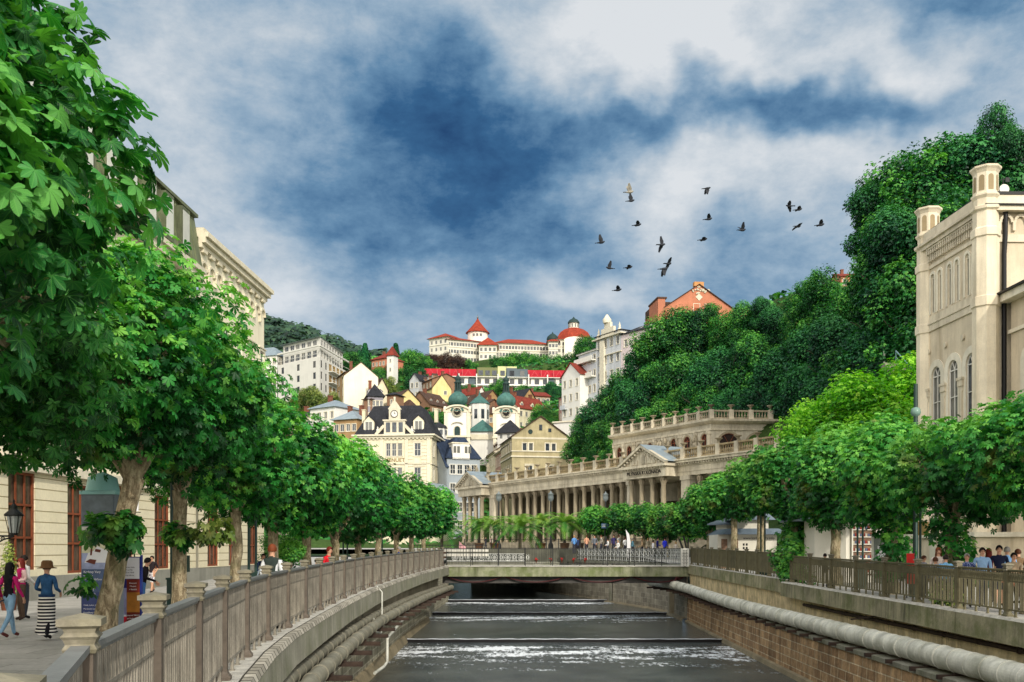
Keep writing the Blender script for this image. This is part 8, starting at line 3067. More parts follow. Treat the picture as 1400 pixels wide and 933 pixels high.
o = rp(1279, 29.2, 762, R(175), 'seated person in narrow striped shirt with back to the fence', C(196, 198, 210), C(60, 60, 70), hair='brown', male=False, topkw=dict(stripes=(C(70, 76, 100), 30)))
rp(1293, 28.4, 759, R(150), 'person in sky blue shirt half hidden by the ivy trunk', C(120, 176, 220), C(70, 80, 100), hair='dark')
rp(1322, 28.6, 757, R(-20), 'person in navy patterned shirt beside the ivy clad trunk', C(44, 60, 116), C(50, 50, 60), hair='grey', topkw=dict(pat=(C(150, 160, 190), 30)), armbend=.8, fingers=True)
rp(1343, 28.6, 749, R(-10), 'bearded dark haired man in light blue shirt', C(150, 186, 226), C(60, 70, 100), hair='dark', fingers=True, armbend=.15)
rp(1352, 30.4, 750, R(170), 'person with dark red hair behind the man in light blue', C(110, 50, 60), C(50, 50, 60), hair='red', longhair=True, male=False)
rp(1366, 28.8, 746, R(-15), 'dark haired man in navy t-shirt looking down', C(26, 34, 60), C(60, 60, 70), hair='black', shorts='tee', fingers=True, armbend=.5)
rp(1377, 29.8, 748, R(160), 'grey haired person in sky blue shirt behind the man in navy', C(130, 176, 224), C(60, 70, 90), hair='grey')
rp(1386, 27.4, 756, R(-5), 'smiling person in sand coloured shirt at the fence', C(168, 148, 122), C(70, 60, 50), hair='black', fingers=True, armbend=.6)
rp(1377, 26.8, 772, R(10), 'child with reddish brown hair just above the rail', C(196, 120, 90), C(70, 60, 50), hair='auburn', male=False)
rp(1392, 30.2, 751, R(190), 'person in brown jacket at the right frame edge', C(120, 96, 70), C(60, 56, 50), hair='brown')
rp(1128, 38.5, 757, R(170), 'dark haired person before the round kiosk, head above the fence', C(60, 60, 70), C(50, 50, 60), hair='dark')
rp(1263, 33, 760, R(40), 'person in grey shirt between the red sign and the long haired woman', C(140, 140, 146), C(50, 50, 60), hair='brown')
far = [(664, 108, 734, 'person in dark coat left of the plaza lamp post', C(50, 44, 50), 'dark'), (671, 110, 735, 'person in pale top behind the large palm', C(206, 180, 170), 'brown'), (678, 107, 736, 'person in black beneath the palm fronds', C(34, 34, 40), 'black'),
       (733, 109, 735, 'person in pink top by the palm trunk', C(210, 150, 150), 'dark'), (785, 98, 730, 'person in light blue shirt on the plaza', C(96, 150, 214), 'blond'), (790, 100, 735, 'person in navy beside the light blue shirt', C(44, 60, 100), 'dark'),
       (802, 98, 731, 'person in salmon top below the small dark tree', C(214, 160, 130), 'brown'), (813, 97, 732, 'person in slate grey below the first round tree', C(110, 116, 126), 'dark'), (822, 97, 731, 'person in stone grey shirt by the blue sign post', C(166, 158, 146), 'brown'),
       (831, 95, 737, 'child in white shirt among the plaza walkers', C(232, 232, 232), 'black'), (839, 95, 728, 'tall person in dark violet jacket on the plaza', C(56, 50, 96), 'dark'), (846, 96, 731, 'person in white jacket beside the violet jacket', C(230, 228, 226), 'brown'),
       (845, 93, 739, 'child in white behind the ornate railing', C(236, 234, 230), 'blond'), (855, 94, 735, 'person in white at the feather flag', C(236, 236, 236), 'brown'), (865, 93, 731, 'person in dusty cyan right of the feather flag', C(110, 160, 180), 'grey'),
       (878, 93, 732, 'person in sand colour below the bright round tree', C(206, 176, 140), 'blond'), (886, 92, 734, 'person in cream beside the navy jacket', C(220, 206, 180), 'blond'), (893, 89, 739, 'child with white bag beside the navy jacket', C(226, 226, 230), 'dark'),
       (899, 88, 733, 'person in navy jacket next to the bright blue one', C(34, 40, 110), 'black'), (909, 87, 731, 'broad person in bright royal blue jacket', C(48, 60, 210), 'dark'), (924, 86, 741, 'person in pale clothes stooping near the marker post', C(200, 190, 180), 'blond')]
for k, (px, y, ht_, lab, c, hr) in enumerate(far):
 g = pz if y > 100 else 1.35
 if y < 93.5:
  g = 1.0
 x = WX(px, y)
 top = zpx(ht_, y)
 person(x, y, g, min(1.95, max(1.15, top - g)), R(random.uniform(-180, 180)), lab, c, C(50, 52, 66), hair=hr, pose=random.choice(['walk', 'stand']), armbend=random.uniform(.1, .8), male=bool(k % 2))
# ------------------------------------------------------------------ birds
m_bird = mat('pigeon_grey', C(40, 44, 52), rough=.7, var=.4, scale=8)
m_birdl = mat('pigeon_pale', C(150, 146, 136), rough=.7, var=.4, scale=8)
def bird(px, py, Yb, label, heading, wing, roll=0.0, span=.41, body=.19, pale=False):
 """body along the heading; wing: upstroke angle of each wing in degrees (left, right)"""
 p = W(px, py, Yb)
 b = MB()
 L_ = body
 b.tube([(-L_ * 1.15, 0, .0), (-L_ * .75, 0, .0), (-L_ * .3, 0, .0), (L_ * .3, 0, .01), (L_ * .65, 0, .03), (L_ * .85, 0, .05), (L_ * 1.02, 0, .045)], [.03, .035, .062, .068, .045, .04, .008], 8)
 b.add([(-L_ * .8, -.03, 0), (-L_ * .8, .03, 0), (-L_ * 1.7, .07, -.005), (-L_ * 1.75, 0, 0), (-L_ * 1.7, -.07, -.005)], [(0, 1, 2, 3, 4)])
 for s, a in ((-1, wing[0]), (1, wing[1])):
  a = R(a)
  pts = [(.09, .03), (.10, .16), (.06, span * .55), (-.02, span), (-.10, span * .92), (-.11, span * .6), (-.12, .2), (-.09, .03)]
  v = [(x_, s * u * math.cos(a), u * math.sin(a) + .03 - .25 * max(0, u - span * .55) * math.cos(a)) for x_, u in pts]
  b.add(v, [(0, 1, 2, 7), (2, 5, 6, 7), (2, 3, 4, 5)] if s > 0 else [(7, 2, 1, 0), (7, 6, 5, 2), (5, 4, 3, 2)])
 o = b.build('bird', m_birdl if pale else m_bird, None, p)
 o.rotation_euler = (R(roll), R(-4), R(heading))
 tag(o, label, 'bird', 'pigeons in flight')
BD = 46
birds = [(861, 263, 'mottled pale bird directly above another one', 10, (70, 62), 0, True), (863, 275, 'bird with one wing raised just below the mottled one', 5, (80, 60), 0), (872, 308, 'small bird with low wings gliding below the upper pair', 0, (20, 10), 0),
         (822, 332, 'bird with wings straight up, left of all but one', 0, (84, 70), 0), (905, 335, 'big bird with spread tail at the middle of the flock', 20, (75, -40), -10), (833, 367, 'bird with both wings raised in a narrow v', 180, (62, 80), 0),
         (860, 366, 'thin gliding bird beside the narrow v one', 0, (8, 4), 0), (845, 397, 'lowest bird of the flock', 0, (25, 12), 0), (914, 361, 'bird touching its neighbour, upper one of the close pair', 30, (30, -50), -10), (908, 368, 'bird with downward wing, lower one of the close pair', 10, (-70, -50), 0),
         (967, 258, 'topmost bird with one wing hanging down', 5, (-75, -30), 0), (969, 300, 'bird gliding below the topmost one', 0, (30, 14), 0), (962, 328, 'flat gliding bird seen edge on', 0, (5, 8), 0), (1015, 315, 'bird with wings in a shallow v', 20, (55, 40), 0),
         (1079, 282, 'upper bird of the pair at the right of the flock', 160, (-25, 20), 10), (1092, 287, 'lower bird of the pair at the right of the flock', 0, (14, 8), 0), (1091, 310, 'dark slender bird below the right pair', 25, (12, -12), 0), (1122, 308, 'bird farthest to the right', 0, (28, 10), 0)]
for k, bd in enumerate(birds):
 px, py, lab, hd, wg_, rl = bd[:6]
 bird(px, py, BD + (k * 7) % 9, lab, hd, wg_, rl, pale=len(bd) > 6)
# ------------------------------------------------------------------ street furniture
def lamp_post(x, y, z, h, label, twin=True, head=True, group='green lamp posts along the river'):
 t = empty('lamp_post', (x, y, z), label, 'lamp post', group)
 b = MB()
 if twin:
  for s in (-.11, .11):
   b.tube([(s, 0, 0), (s, 0, h)], .045, 8)
  b.build('pole', m_green, t)
  b = MB()
  b.box(-.2, .2, -.12, .12, 0, 1.15)
  b.box(-.23, .23, -.15, .15, 0, .12)
  b.box(-.22, .22, -.14, .14, 1.15, 1.2)
  b.build('cabinet', m_green, t)
 else:
  b.lathe([(.16, 0), (.16, .2), (.09, .4), (.075, .9), (.06, 1.0), (.05, h)], n=10)
  b.build('pole', m_green, t)
 if head:
  b = MB()
  b.lathe([(.05, 0), (.2, .1), (.24, .22), (.2, .4), (.05, .5)], (0, 0, h), 12)
  b.build('globe', mat('opal_globe', C(120, 150, 140), rough=.3, var=.1), t)
 return t
lamp_post(-8.62, 24.4, 0, 4.4, 'dark green post rising beside the mossy trunk, meter box low on it', head=True)
b = MB()
b.box(-.13, .13, -.1, .1, 0, .42)
b.mi = 1
b.box(-.09, .09, -.115, -.1, .08, .3)
tag(b.build('meter_box', [m_green, m_white], None, (-8.36, 24.2, 1.35)), 'small green box with white notice on the lamp post', 'box')
for px, y, lab in [(345, 30, 'green twin post left of the woman with the light backpack'), (420, 41, 'green twin post beside the cream parasol'), (472, 52, 'green post between the woman in red and the blue jacket'), (520, 60, 'green post near the end of the left row')]:
 lamp_post(WX(px, y), y, prom(y), 4.2, lab)
for px, y, lab in [(1254, 34, 'dark green twin post beside the red sign'), (1043, 52, 'dark blue green twin post before the printed kiosk'), (1176, 40, 'slim post in the leaves left of the round kiosk')]:
 lamp_post(WX(px, y), y, rcz(y) - .14, 4.3 if y > 35 else 4.1, lab)
t = lamp_post(WX(1252, 46), 46, .3, 8.0, 'tall lamp whose pale globe shows above the chestnut crowns', twin=False)
t.children[-1].scale = (1.9, 1.9, 1.2)
for px, y, lab in [(682, 116, 'plaza lamp before the end portico of the colonnade'), (753, 112, 'plaza lamp with white globe in front of the columns'), (828, 118, 'plaza lamp above the second round tree')]:
 t = empty('plaza_lamp', (WX(px, y), y, pz), lab, 'lamp', 'plaza lamps')
 b = MB()
 b.lathe([(.3, 0), (.3, .5), (.16, .8), (.12, 2), (.1, zpx(686, y) - pz)], n=10)
 b.build('pole', m_iron, t)
 b = MB()
 b.lathe([(.08, 0), (.3, .2), (.36, .5), (.3, .8), (.4, .85), (.1, 1.1), (.02, 1.3)], (0, 0, zpx(686, y) - pz), 8)
 b.build('lantern', mat('lantern_glass', C(120, 130, 134), rough=.3), t)
p = W(19, 722, 21)
t = empty('street_lantern', (-12.2, 21, 0), 'old fashioned glass lantern on a scrolled iron bracket', 'lantern')
b = MB()
b.lathe([(.16, 0), (.16, .5), (.08, .8), (.06, 3.6)], n=10)
b.build('post', m_iron, t)
lx, lz = p.x + 12.2, 2.42 - .18
b = MB()
zb_ = lz
b.bar((0, 0, zb_), (lx, 0, zb_ - .02), .04)
b.tube([(0, 0, zb_ - .45), (lx * .25, 0, zb_ - .42), (lx * .5, 0, zb_ - .3), (lx * .8, 0, zb_ - .1), (lx, 0, zb_ - .03)], .018, 6)
for k in range(5):
 cx_ = lx * (.15 + .16 * k)
 rr_ = .13 - .02 * k
 b.tube([(cx_ + rr_ * (1 - q / 14) * math.cos(q * .7), 0, zb_ - .03 - rr_ + rr_ * (1 - q / 14) * math.sin(q * .7)) for q in range(12)], .012, 5)
b.build('bracket', m_iron, t)
b = MB()
s2 = math.sqrt(2)
b.lathe([(.055 * s2, 0), (.07 * s2, .04), (.07 * s2, .05)], (lx, 0, zb_), 6)
for k in range(6):
 a = k * PI / 3 + PI / 6
 b.bar((lx + .1 * math.cos(a), .1 * math.sin(a), zb_ + .05), (lx + .175 * math.cos(a), .175 * math.sin(a), zb_ + .42), .015)
b.lathe([(.19, .42), (.2, .44), (.19, .47), (.1, .55), (.06, .6), (.075, .63), (.04, .68), (.015, .72), (.03, .75), (.005, .8)], (lx, 0, zb_), 12)
fr_ = b.build('lantern_frame', m_iron, t)
b = MB()
b.lathe([(.095, .05), (.165, .42)], (lx, 0, zb_), 6, smooth=False)
b.build('glass', mat('lantern_pane', C(186, 192, 188), rough=.15, var=.15, spec=.7), t)
# ------------------------------------------------------------------ posters at the left
def poster_mat(name, base, bands):
 """bands: list of (z0, z1, colour) in local metres"""
 m, nt, b, out = newmat(name)
 tc = N(nt, 'ShaderNodeTexCoord').outputs['Object']
 sp = N(nt, 'ShaderNodeSeparateXYZ')
 nt.links.new(tc, sp.inputs[0])
 c = ramp(nt, noise(nt, tc, 3, 4), [(.3, mul(base, .8)), (.7, mul(base, 1.15))])
 for z0_, z1_, col in bands:
  a = N(nt, 'ShaderNodeMath', operation='GREATER_THAN')
  nt.links.new(sp.outputs[2], a.inputs[0])
  a.inputs[1].default_value = z0_
  q = N(nt, 'ShaderNodeMath', operation='LESS_THAN')
  nt.links.new(sp.outputs[2], q.inputs[0])
  q.inputs[1].default_value = z1_
  r_ = N(nt, 'ShaderNodeMath', operation='MULTIPLY')
  nt.links.new(a.outputs[0], r_.inputs[0])
  nt.links.new(q.outputs[0], r_.inputs[1])
  c = mixc(nt, r_.outputs[0], c, ramp(nt, noise(nt, tc, 5, 3), [(.35, mul(col, .75)), (.65, mul(col, 1.15))]))
 nt.links.new(c, b.inputs['Base Color'])
 b.inputs['Roughness'].default_value = .4
 return m
m_wt = mat('printed_white', C(232, 232, 236), rough=.6, var=.05)
YP = 20.6
xl = WX(111, YP)
t = empty('advertising_pillar', (xl, YP, 0), 'tall advertising pillar with blue grey posters behind the leaning trunk', 'poster board')
b = MB()
b.box(0, .72, 0, .5, 0, 3.12)
b.build('core', mat('pillar_grey', C(120, 130, 140), rough=.5, var=.1), t)
b = MB()
b.box(-.03, .75, -.03, .53, 3.12, 3.2)
b.lathe([(.36, 3.2), (.3, 3.5), (.05, 3.62)], (.36, .25, 0), 12)
b.build('cap', mat('teal_glass_cap', C(150, 206, 206), rough=.3, var=.1), t)
b = MB()
b.box(.02, .70, -.018, -.002, .05, 3.1)
po = b.build('poster', poster_mat('river_poster', C(40, 56, 110), [(1.0, 1.62, C(60, 82, 120)), (1.5, 1.9, C(150, 160, 196)), (1.85, 2.3, C(206, 204, 170)), (2.3, 2.42, C(190, 190, 180)), (2.42, 3.1, C(96, 110, 120))]), t)
for z, s, body, mt in [(2.22, .075, 'EXKURZE', m_dark), (2.13, .075, 'LÁZEŇSKÉ', m_dark), (2.04, .075, 'DOMY', m_dark), (1.44, .07, 'Karlovy Vary', m_wt), (1.36, .05, 'každý den', m_wt), (1.28, .06, 'Praha Drážďany', m_wt), (1.20, .045, 'celodenní výlety', m_wt),
                       (1.05, .085, 'VÝLET', m_wt), (.95, .075, '1200 Kč', m_wt), (.72, .045, 'Cheb, Loket, Jáchymov', m_wt), (.64, .045, 'Mariánské Lázně', m_wt), (.56, .045, 'Františkovy Lázně', m_wt), (.46, .04, 'odjezd 9.00', m_wt), (.36, .04, 'rezervace zde', m_wt)]:
 text(body, 'lettering', mt, po, (.06, -.021, z), (R(90), 0, 0), s, .001, 'LEFT')
b = MB()
b.add([(.08, -.02, 1.64), (.6, -.02, 1.64), (.64, -.02, 1.86), (.5, -.02, 1.93), (.36, -.02, 2.0), (.28, -.02, 1.9), (.16, -.02, 1.85)], [tuple(range(7))])
b.build('picture', m_wt, po)
b = MB()
b.add([(.1, -.022, 1.66), (.3, -.022, 1.6), (.34, -.022, 1.7), (.2, -.022, 1.72)], [(0, 1, 2, 3)])
b.add([(.2, -.022, 1.8), (.24, -.022, 1.8), (.26, -.022, 2.0), (.22, -.022, 2.0)], [(0, 1, 2, 3)])
b.add([(.3, -.022, 1.88), (.42, -.022, 1.86), (.44, -.022, 1.92), (.32, -.022, 1.94)], [(0, 1, 2, 3)])
b.build('picture', mat('poster_brown', C(110, 60, 50)), po)
YQ = 21.6
xq = WX(163, YQ) - .3
t = empty('notice_board', (xq, YQ, 0), 'low board with white notice, blue panel and brown and gold poster', 'notice board')
b = MB()
b.box(0, .78, 0, .06, .1, 1.76)
b.box(-.03, 0, -.01, .07, 0, 1.8)
b.box(.78, .81, -.01, .07, 0, 1.8)
b.build('board', mat('dark_blue_board', C(34, 52, 130), rough=.4), t)
b = MB()
b.box(.3, .76, -.012, -.002, 1.26, 1.74)
w_ = b.build('notice', m_wt, t)
for z, body in ((1.52, 'provozní doba'), (1.46, 'Po až Ne'), (1.40, '9.00 až 18.00'), (1.34, 'vstup zdarma')):
 text(body, 'lettering', m_dark, w_, (.53, -.014, z), (R(90), 0, 0), .042, .001)
b = MB()
b.box(.30, .47, -.012, -.002, .1, 1.25)
b.build('poster', poster_mat('narrow_poster', C(150, 150, 186), [(.1, .42, C(220, 40, 60)), (.40, .44, C(230, 230, 236)), (1.05, 1.25, C(40, 40, 110))]), t)
b = MB()
b.box(.475, .77, -.014, -.002, .15, 1.25)
br_ = b.build('poster', poster_mat('brown_gold_poster', C(112, 40, 26), [(.5, .95, C(170, 112, 44))]), t)
for z, body in ((1.16, 'Koncert'), (1.09, 'Mozart'), (1.02, 'v lázních'), (.43, 'vstupné 300 Kč'), (.36, 'začátek 19.30'), (.29, 'kostel')):
 text(body, 'lettering', m_wt, br_, (.62, -.017, z), (R(90), 0, 0), .05, .001)
b = MB()
b.lathe([(.2, 0), (.28, .5), (.3, .52)], n=12)
t = empty('potted_shrub', (*pw(12, 30), 0), 'conical clipped shrub in a pot before the brown shop window', 'shrub')
b.build('pot', m_pot, t)
rng = np.random.default_rng(5)
cl = [[0, 0, .75 + .28 * k, .38 - .06 * k, .38 - .06 * k, .3, .6] for k in range(5)]
link('crown', crown_leaves('crown', cl, 900, .07, 2, m_leafO, rng), t)
# ------------------------------------------------------------------ cafe behind the left fence
Yc_ = 44
xp, yp_ = WX(422, Yc_), Yc_
t = empty('parasol', (xp, yp_, 0), 'cream parasol with scalloped edge above the cafe tables', 'parasol')
b = MB()
n = 24
vs, fs = [], []
for j, (r, z) in enumerate([(.02, 3.15), (.8, 2.95), (1.5, 2.72), (1.52, 2.5)]):
 for i in range(n):
  a = 2 * PI * i / n
  vs.append((r * math.cos(a), r * math.sin(a), z + (.08 * (i % 2) if j == 3 else 0)))
for j in range(3):
 for i in range(n):
  fs.append((j * n + i, j * n + (i + 1) % n, (j + 1) * n + (i + 1) % n, (j + 1) * n + i))
b.add(vs, fs)
b.build('canopy', clothmat('parasol_cloth', C(236, 230, 214), .06), t)
b = MB()
b.tube([(0, 0, 0), (0, 0, 3.2)], .03, 6)
b.build('pole', m_iron, t)
t = empty('hedge_planter', (*pw(388, 40), 0), 'clipped box hedge in a long planter', 'hedge')
b = MB()
b.box(-.9, .9, -.25, .25, 0, .6)
b.build('planter', m_tub, t)
rng = np.random.default_rng(6)
cl = [[-.8 + .2 * k, 0, 2.25 + rng.normal() * .05, .3, .3, .32, .45] for k in range(9)]
cl += [[-.8 + .2 * k, 0, 1.3, .28, .28, .8, .3] for k in range(9)]
link('foliage', crown_leaves('foliage', cl, 2600, .07, 2, m_leafA, rng), t)
t = empty('topiary', (*pw(398, 34), 0), 'round clipped topiary ball in a pot', 'topiary')
b = MB()
b.lathe([(.25, 0), (.34, .55), (.36, .6)], n=12)
b.tube([(0, 0, .5), (0, 0, 1.5)], .04, 6)
b.build('pot', m_tub, t)
cl = [[0, 0, 1.85, .48, .48, .36, .6]]
link('ball', crown_leaves('ball', cl, 1500, .07, 2, m_leafR, rng, core=.1), t)
GC, GT_ = 'cafe chairs behind the left fence', 'cafe tables behind the left fence'
tb = empty('cafe_table', (-7.0, 34.0, 0.02), 'small cafe table with white cloth behind the left fence', 'table', GT_)
b = MB()
b.lathe([(.38, .60), (.40, .74), (.4, .76)], n=14)
b.build('cloth', clothmat('table_cloth', C(226, 222, 216), .06), tb)
b = MB()
b.lathe([(.22, 0), (.2, .03), (.03, .05), (.03, .72)], n=10)
b.build('foot', m_iron, tb)
chr_ = empty('cafe_chair', (-6.3, 34.0, 0.02), 'dark cafe chair with curved back behind the left fence', 'chair', GC)
b = MB()
b.box(-.2, .2, -.2, .2, .43, .47)
b.build('seat', m_wood, chr_)
b = MB()
b.tube([(-.2, .2, .47), (-.2, .22, .85), (0, .24, .95), (.2, .22, .85), (.2, .2, .47)], .018, 6)
b.tube([(-.1, .21, .47), (-.1, .23, .9)], .012, 5)
b.tube([(.1, .21, .47), (.1, .23, .9)], .012, 5)
b.build('backrest', m_wood, chr_)
for sx in (-.17, .17):
 for sy in (-.17, .17):
  b = MB()
  b.tube([(sx, sy, .43), (sx * 1.15, sy * 1.15, 0)], .016, 6)
  b.build('leg', m_wood, chr_)
for k in range(5):
 for j in range(2):
  if k == 0 and j == 0:
   continue
  c = copy_tree(tb)
  c.location = (-7.0 - 2.6 * j - .2 * k, 34 + 3.4 * k + j, .02 + (.1 if k > 3 else 0))
for k in range(5):
 for j in range(4):
  if k == 0 and j == 0:
   continue
  c = copy_tree(chr_)
  c.location = (-7.0 + (.75 if j % 2 else -.75) - 2.6 * (j // 2) - .2 * k, 34 + 3.4 * k + j // 2, .02 + (.1 if k > 3 else 0))
  c.rotation_euler.z = (-PI / 2 if j % 2 else PI / 2) + random.uniform(-.4, .4)
t = empty('hanging_sign', (lf(42) + .2, 42, 3.6), 'scrolled white hanging sign above the shop door', 'sign')
b = MB()
b.box(0, .9, -.02, .02, 0, .62)
b.build('board', m_wt, t)
b = MB()
b.bar((0, 0, .72), (1.1, 0, .72), .03)
b.bar((0, 0, -.06), (1.0, 0, -.06), .03)
b.tube([(.2 + .18 * math.cos(a * .5), -.03, .3 + .2 * math.sin(a * .5)) for a in range(12)], .02, 5)
b.build('bracket', m_iron, t)
# ------------------------------------------------------------------ kiosks at the right
m_kw = mat('kiosk_white', C(232, 228, 216), rough=.6, var=.06)
m_kroof = mat('kiosk_zinc_roof', C(112, 126, 140), rough=.45, var=.2, scale=1, streak=.4, metal=.2)
m_shelf = mat('souvenir_rows', C(150, 120, 100), var=.6, scale=5, fine=22)
def kiosk(label, cx, cy, z, r, zw, zr1, n, a0, shelves, upper=True, wallm=None, wr=None):
 t = empty('kiosk', (cx, cy, z), label, 'kiosk')
 wm = wallm or m_kw
 b = MB()
 b.lathe([(r, -.2), (r, zw - z)], n=n, a0=a0, smooth=False)
 b.build('wall', wm, t)
 b = MB()
 b.lathe([(r + .65, zw - z - .06), (r + .65, zw - z + .02), (r * .62, zr1 - z)], n=n, a0=a0, smooth=False)
 if upper:
  b.lathe([(r * .62, zr1 - z + .55), (r * .78, zr1 - z + .55), (r * .78, zr1 - z + .6), (.05, zr1 - z + 1.35)], n=n, a0=a0, smooth=False)
 b.build('roof', m_kroof, t)
 if upper:
  b = MB()
  b.lathe([(r * .62, zr1 - z - .1), (r * .62, zr1 - z + .56)], n=n, a0=a0, smooth=False)
  b.build('clerestory', wm, t)
 for i in range(n):
  a = a0 + 2 * PI * (i + .5) / n
  if math.sin(a) > .35:
   continue
  rr_ = r * math.cos(PI / n)
  wdt = r * math.sin(PI / n) * .68
  c_ = Vector((rr_ * math.cos(a), rr_ * math.sin(a), 0))
  u = Vector((-math.sin(a), math.cos(a), 0))
  o_ = Vector((math.cos(a), math.sin(a), 0))
  if i in shelves:
   b = MB()
   b.mi = 0
   b.obox(c_ + o_ * .02 + Vector((0, 0, (zw - z) * .52)), u * wdt, o_ * .03, Vector((0, 0, (zw - z) * .38)))
   b.mi = 1
   for q in range(7):
    zz_ = (zw - z) * (.17 + .11 * q)
    b.obox(c_ + o_ * .08 + Vector((0, 0, zz_)), u * wdt, o_ * .06, Vector((0, 0, .02)))
    for w_ in range(9):
     b.mi = 2 + (w_ + q) % 3
     b.obox(c_ + o_ * .08 + u * wdt * (-.88 + .22 * w_) + Vector((0, 0, zz_ + .09)), u * .045, o_ * .03, Vector((0, 0, .06 + .015 * ((w_ * q) % 3))))
    b.mi = 1
   for s in (-1, 1):
    b.obox(c_ + o_ * .08 + u * wdt * s + Vector((0, 0, (zw - z) * .52)), u * .03, o_ * .07, Vector((0, 0, (zw - z) * .39)))
   b.build('display', [m_shelf, m_kw, mat('goods_a', C(150, 60, 50)), mat('goods_b', C(206, 200, 186)), mat('goods_c', C(100, 110, 140))], t)
 return t
yk = 47
kiosk('round cream souvenir kiosk with shelves of small goods and a two tier roof', WX(1160, yk), yk, .25, 2.1, zpx(711, yk), zpx(704, yk) + .05, 8, PI / 8 - PI / 2 - PI / 4, (0, 1, 2, 3))
t = empty('oval_sign', (WX(1137, 44.6), 44.6, zpx(702.5, 44.6)), 'small dark oval sign on the upper wall of the round kiosk', 'sign')
b = MB()
b.lathe([(.001, -.02), (.26, -.02), (.26, .02), (.001, .02)], n=16, sy=.55)
o = b.build('plate', m_dark, t)
o.rotation_euler.x = R(90)
yk = 50
t = empty('green_kiosk', (WX(1107, yk), yk, .3), 'small pale green kiosk with grey hipped roof', 'kiosk')
b = MB()
hh_ = zpx(714, yk) - .3
b.box(-1.05, 1.05, -1, 1, 0, hh_)
b.build('wall', mat('mint_paint', C(140, 206, 156), var=.08), t)
b = MB()
b.box(-1.12, 1.12, -1.07, 1.07, hh_ - .22, hh_)
b.box(-1.12, -1.0, -1.07, -1.0, 0, hh_)
b.box(1.0, 1.12, -1.07, -1.0, 0, hh_)
b.build('trim', m_kw, t)
b = MB()
b.lathe([(1.75, hh_), (1.75, hh_ + .06), (.05, hh_ + .95)], n=4, a0=PI / 4, smooth=False)
b.build('roof', m_kroof, t)
b = MB()
b.box(-.65, -.25, -1.02, -.99, hh_ - 1.2, hh_ - .6)
b.build('hatch', m_dark, t)
yk = 64
x0, x1 = WX(1003, yk), WX(1062, yk)
t = empty('kiosk', (x0, yk, .4), 'white kiosk printed with a web address and sketches, blue grey hipped roof', 'kiosk')
zw = zpx(731, yk) - .4
b = MB()
b.box(-.1, x1 - x0, 0, 4, -.2, zw)
b.box(.5, x1 - x0 - .4, .6, 3.6, zw, zw + 1.0)
b.box(-.95, -.1, .6, 3.4, -.2, zw)
b.build('wall', m_kw, t)
b = MB()
for (a_, c_, d_, e_, z_, hgt_) in ((-.9, x1 - x0 + .7, -.7, 4.7, zw + .0, .40), (.1, x1 - x0, .2, 4.0, zw + 1.0, 1.45)):
 mx, my = (a_ + c_) / 2, (d_ + e_) / 2
 ins = .6 if hgt_ < 1 else 1.3
 vs = [(a_, d_, z_), (c_, d_, z_), (c_, e_, z_), (a_, e_, z_), (a_ + ins, d_ + ins, z_ + hgt_), (c_ - ins, d_ + ins, z_ + hgt_), (c_ - ins, e_ - ins, z_ + hgt_), (a_ + ins, e_ - ins, z_ + hgt_)]
 b.add(vs, [(3, 2, 1, 0), (0, 1, 5, 4), (1, 2, 6, 5), (2, 3, 7, 6), (3, 0, 4, 7), (4, 5, 6, 7)])
b.build('roof', m_kroof, t)
b = MB()
b.box(-.7, -.3, -.0 + .55, .6, .2, zw - .3)
b.box(.12, .30, -.03, 0, .2, zw - .3)
b.build('display', m_shelf, t)
text('www.karlovyvary.info', 'lettering', m_dark, t, ((x1 - x0) * .58, -.02, zw - .25), (R(90), 0, 0), .24, .004)
b = MB()
for k in range(3):
 for j in range(2):
  b.box(.62 + .2 * j, .74 + .2 * j, -.015, 0, zw - .75 - .24 * k, zw - .6 - .24 * k)
b.tube([(.7, -.01, .9), (.9, -.01, 1.1), (1.1, -.01, .95), (1.3, -.01, 1.05), (1.5, -.01, 1.5), (1.55, -.01, 1.7)], .018, 4)
b.tube([(.95 + .14 * math.cos(q * .6), -.01, .95 + .1 * math.sin(q * .6)) for q in range(12)], .018, 4)
b.tube([(1.18 + .12 * math.cos(q * .6), -.01, .95 + .1 * math.sin(q * .6)) for q in range(12)], .018, 4)
b.build('sketches', m_dark, t)
b = MB()
b.add([(1.75, -.012, .5), (x1 - x0, -.012, .5), (x1 - x0, -.012, 1.15), (2.2, -.012, 1.02), (1.75, -.012, .9)], [(0, 1, 2, 3, 4)])
b.build('picture', mat('printed_blue', C(120, 160, 200)), t)
t = kiosk('small kiosk with grey flared roof left of the printed one', WX(1000, 68), 68, .5, 1.1, zpx(716, 66), zpx(708, 66), 6, 0, (4,), upper=False)
t = empty('banner', (WX(1068, 51), 51, .3), 'tall narrow white and yellow printed banner beside the yellowish leaves', 'banner')
b = MB()
b.box(0, .38, 0, .03, 0, 2.6)
b.mi = 1
b.box(.4, .75, 0, .03, 0, 2.6)
b.mi = 2
for k in range(9):
 b.box(.06 + .05 * (k % 3), .2 + .05 * (k % 3), -.01, 0, .2 + .27 * k, .36 + .27 * k)
b.build('cloth', [m_wt, mat('banner_yellow', C(230, 200, 80)), mat('banner_print', C(120, 80, 110), var=.5, scale=6)], t)
t = empty('notice_case', (WX(1194, 37), 37, .2), 'glazed notice case with a white sheet on steel legs', 'notice board')
hcase = zpx(734, 37) - .2
b = MB()
b.box(0, .62, 0, .08, .4, hcase)
b.build('case', mat('case_back', C(150, 156, 150), rough=.3), t)
b = MB()
for x_ in (-.04, .62, .9):
 b.box(x_, x_ + .05, -.02, .1, 0, hcase + .05)
b.box(-.06, .97, -.04, .12, hcase, hcase + .1)
b.build('frame', m_kw, t)
b = MB()
b.box(.16, .44, -.012, -.002, hcase - .95, hcase - .35)
s_ = b.build('sheet', m_wt, t)
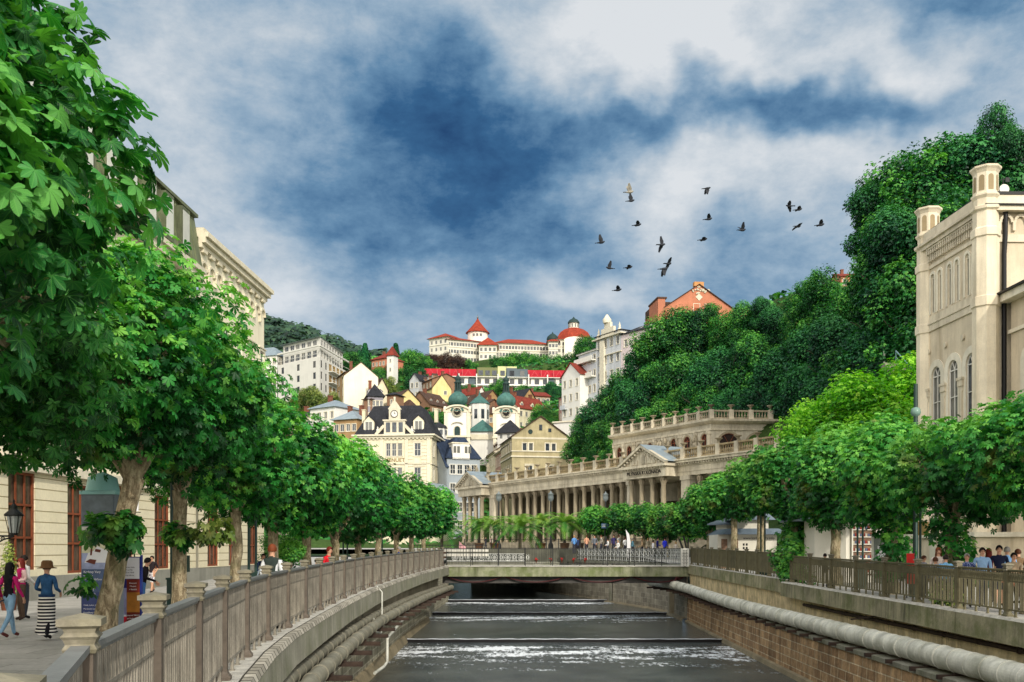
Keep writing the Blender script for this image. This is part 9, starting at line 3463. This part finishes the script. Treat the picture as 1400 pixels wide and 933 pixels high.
text('INFO', 'lettering', m_dark, s_, (.30, -.014, hcase - .66), (R(90), 0, 0), .07, .001)
b = MB()
b.box(.70, .88, 0, .06, .4, hcase - .1)
b.build('side_panel', m_shelf, t)
t = empty('red_sign', (WX(1240, 33.4), 33.4, .2), 'bright red board beside the dark green post', 'sign')
b = MB()
b.box(0, .26, 0, .04, .5, zpx(757, 33.4) - .2)
b.build('board', mat('signal_red', C(226, 48, 44), rough=.5, var=.08), t)
b = MB()
b.box(.0, .03, .04, .08, 0, .6)
b.box(.23, .26, .04, .08, 0, .6)
b.build('legs', m_iron, t)
t = empty('ochre_sign', (WX(1259, 35), 35, zpx(732, 35)), 'ochre plate hung between the two green poles', 'sign')
b = MB()
b.box(-.1, .3, 0, .04, 0, .5)
b.build('plate', mat('ochre_plate', C(150, 130, 80), var=.2), t)
t = empty('street_sign', (WX(827, 98), 98, 1.35), 'blue sign plate on a post among the plaza walkers', 'sign')
b = MB()
b.tube([(0, 0, 0), (0, 0, zpx(723, 98) - 1.35)], .05, 6)
b.build('post', m_iron, t)
b = MB()
zs_ = zpx(722.5, 98) - 1.35
b.box(-.36, .36, -.05, -.02, zs_, zs_ + .5)
pl_ = b.build('plate', mat('sign_blue', C(104, 140, 180), rough=.4), t)
b = MB()
b.box(-.28, .1, -.056, -.05, zs_ + .3, zs_ + .36)
b.box(-.28, .24, -.056, -.05, zs_ + .16, zs_ + .22)
b.build('markings', m_wt, pl_)
t = empty('feather_flag', (WX(857, 90), 90, .8), 'tall white feather flag on the plaza', 'flag')
b = MB()
b.add([(.1, 0, .2), (.32, 0, .9), (.36, 0, 1.7), (.22, 0, 2.5), (-.12, 0, 2.95), (.0, 0, 2.2), (.02, 0, 1.2)], [(0, 1, 2, 3, 4, 5, 6)])
b.build('cloth', m_wt, t)
b = MB()
b.tube([(.1, .02, 0), (.02, .02, 1.2), (0, .02, 2.2), (-.12, .02, 2.95)], .02, 5)
b.build('pole', m_iron, t)
t = empty('pink_flag', (WX(631, 98), 98, .6), 'pale pink cloth hanging from a tilted staff at the left end of the plaza', 'flag')
b = MB()
b.add([(-.25, 0, 2.1), (.1, -.1, 1.75), (.45, .05, 1.5), (.42, .1, .3), (0, 0, .25), (-.3, .05, .3)], [(0, 1, 2, 3, 4, 5)])
b.build('cloth', clothmat('pink_cloth', C(226, 170, 176), .15), t)
b = MB()
b.bar((-.3, .04, 0), (-.26, .04, 2.3), .05)
b.build('staff', m_iron, t)
t = empty('cafe_fence', (WX(558, 84), 84, .9), 'white barrier and thin grey railings before the left end of the plaza', 'fence')
b = MB()
x_ = WX(612, 84) - WX(558, 84)
for z in (.35, .75):
 b.box(0, x_ + 3.6, 0, .05, z, z + .22)
b.build('barrier', m_kw, t)
b = MB()
for k in range(26):
 b.box(k * .27, k * .27 + .03, -.06, -.03, 0, 1.35)
b.box(0, 7, -.07, -.02, 1.3, 1.36)
b.build('rail', m_iron, t)
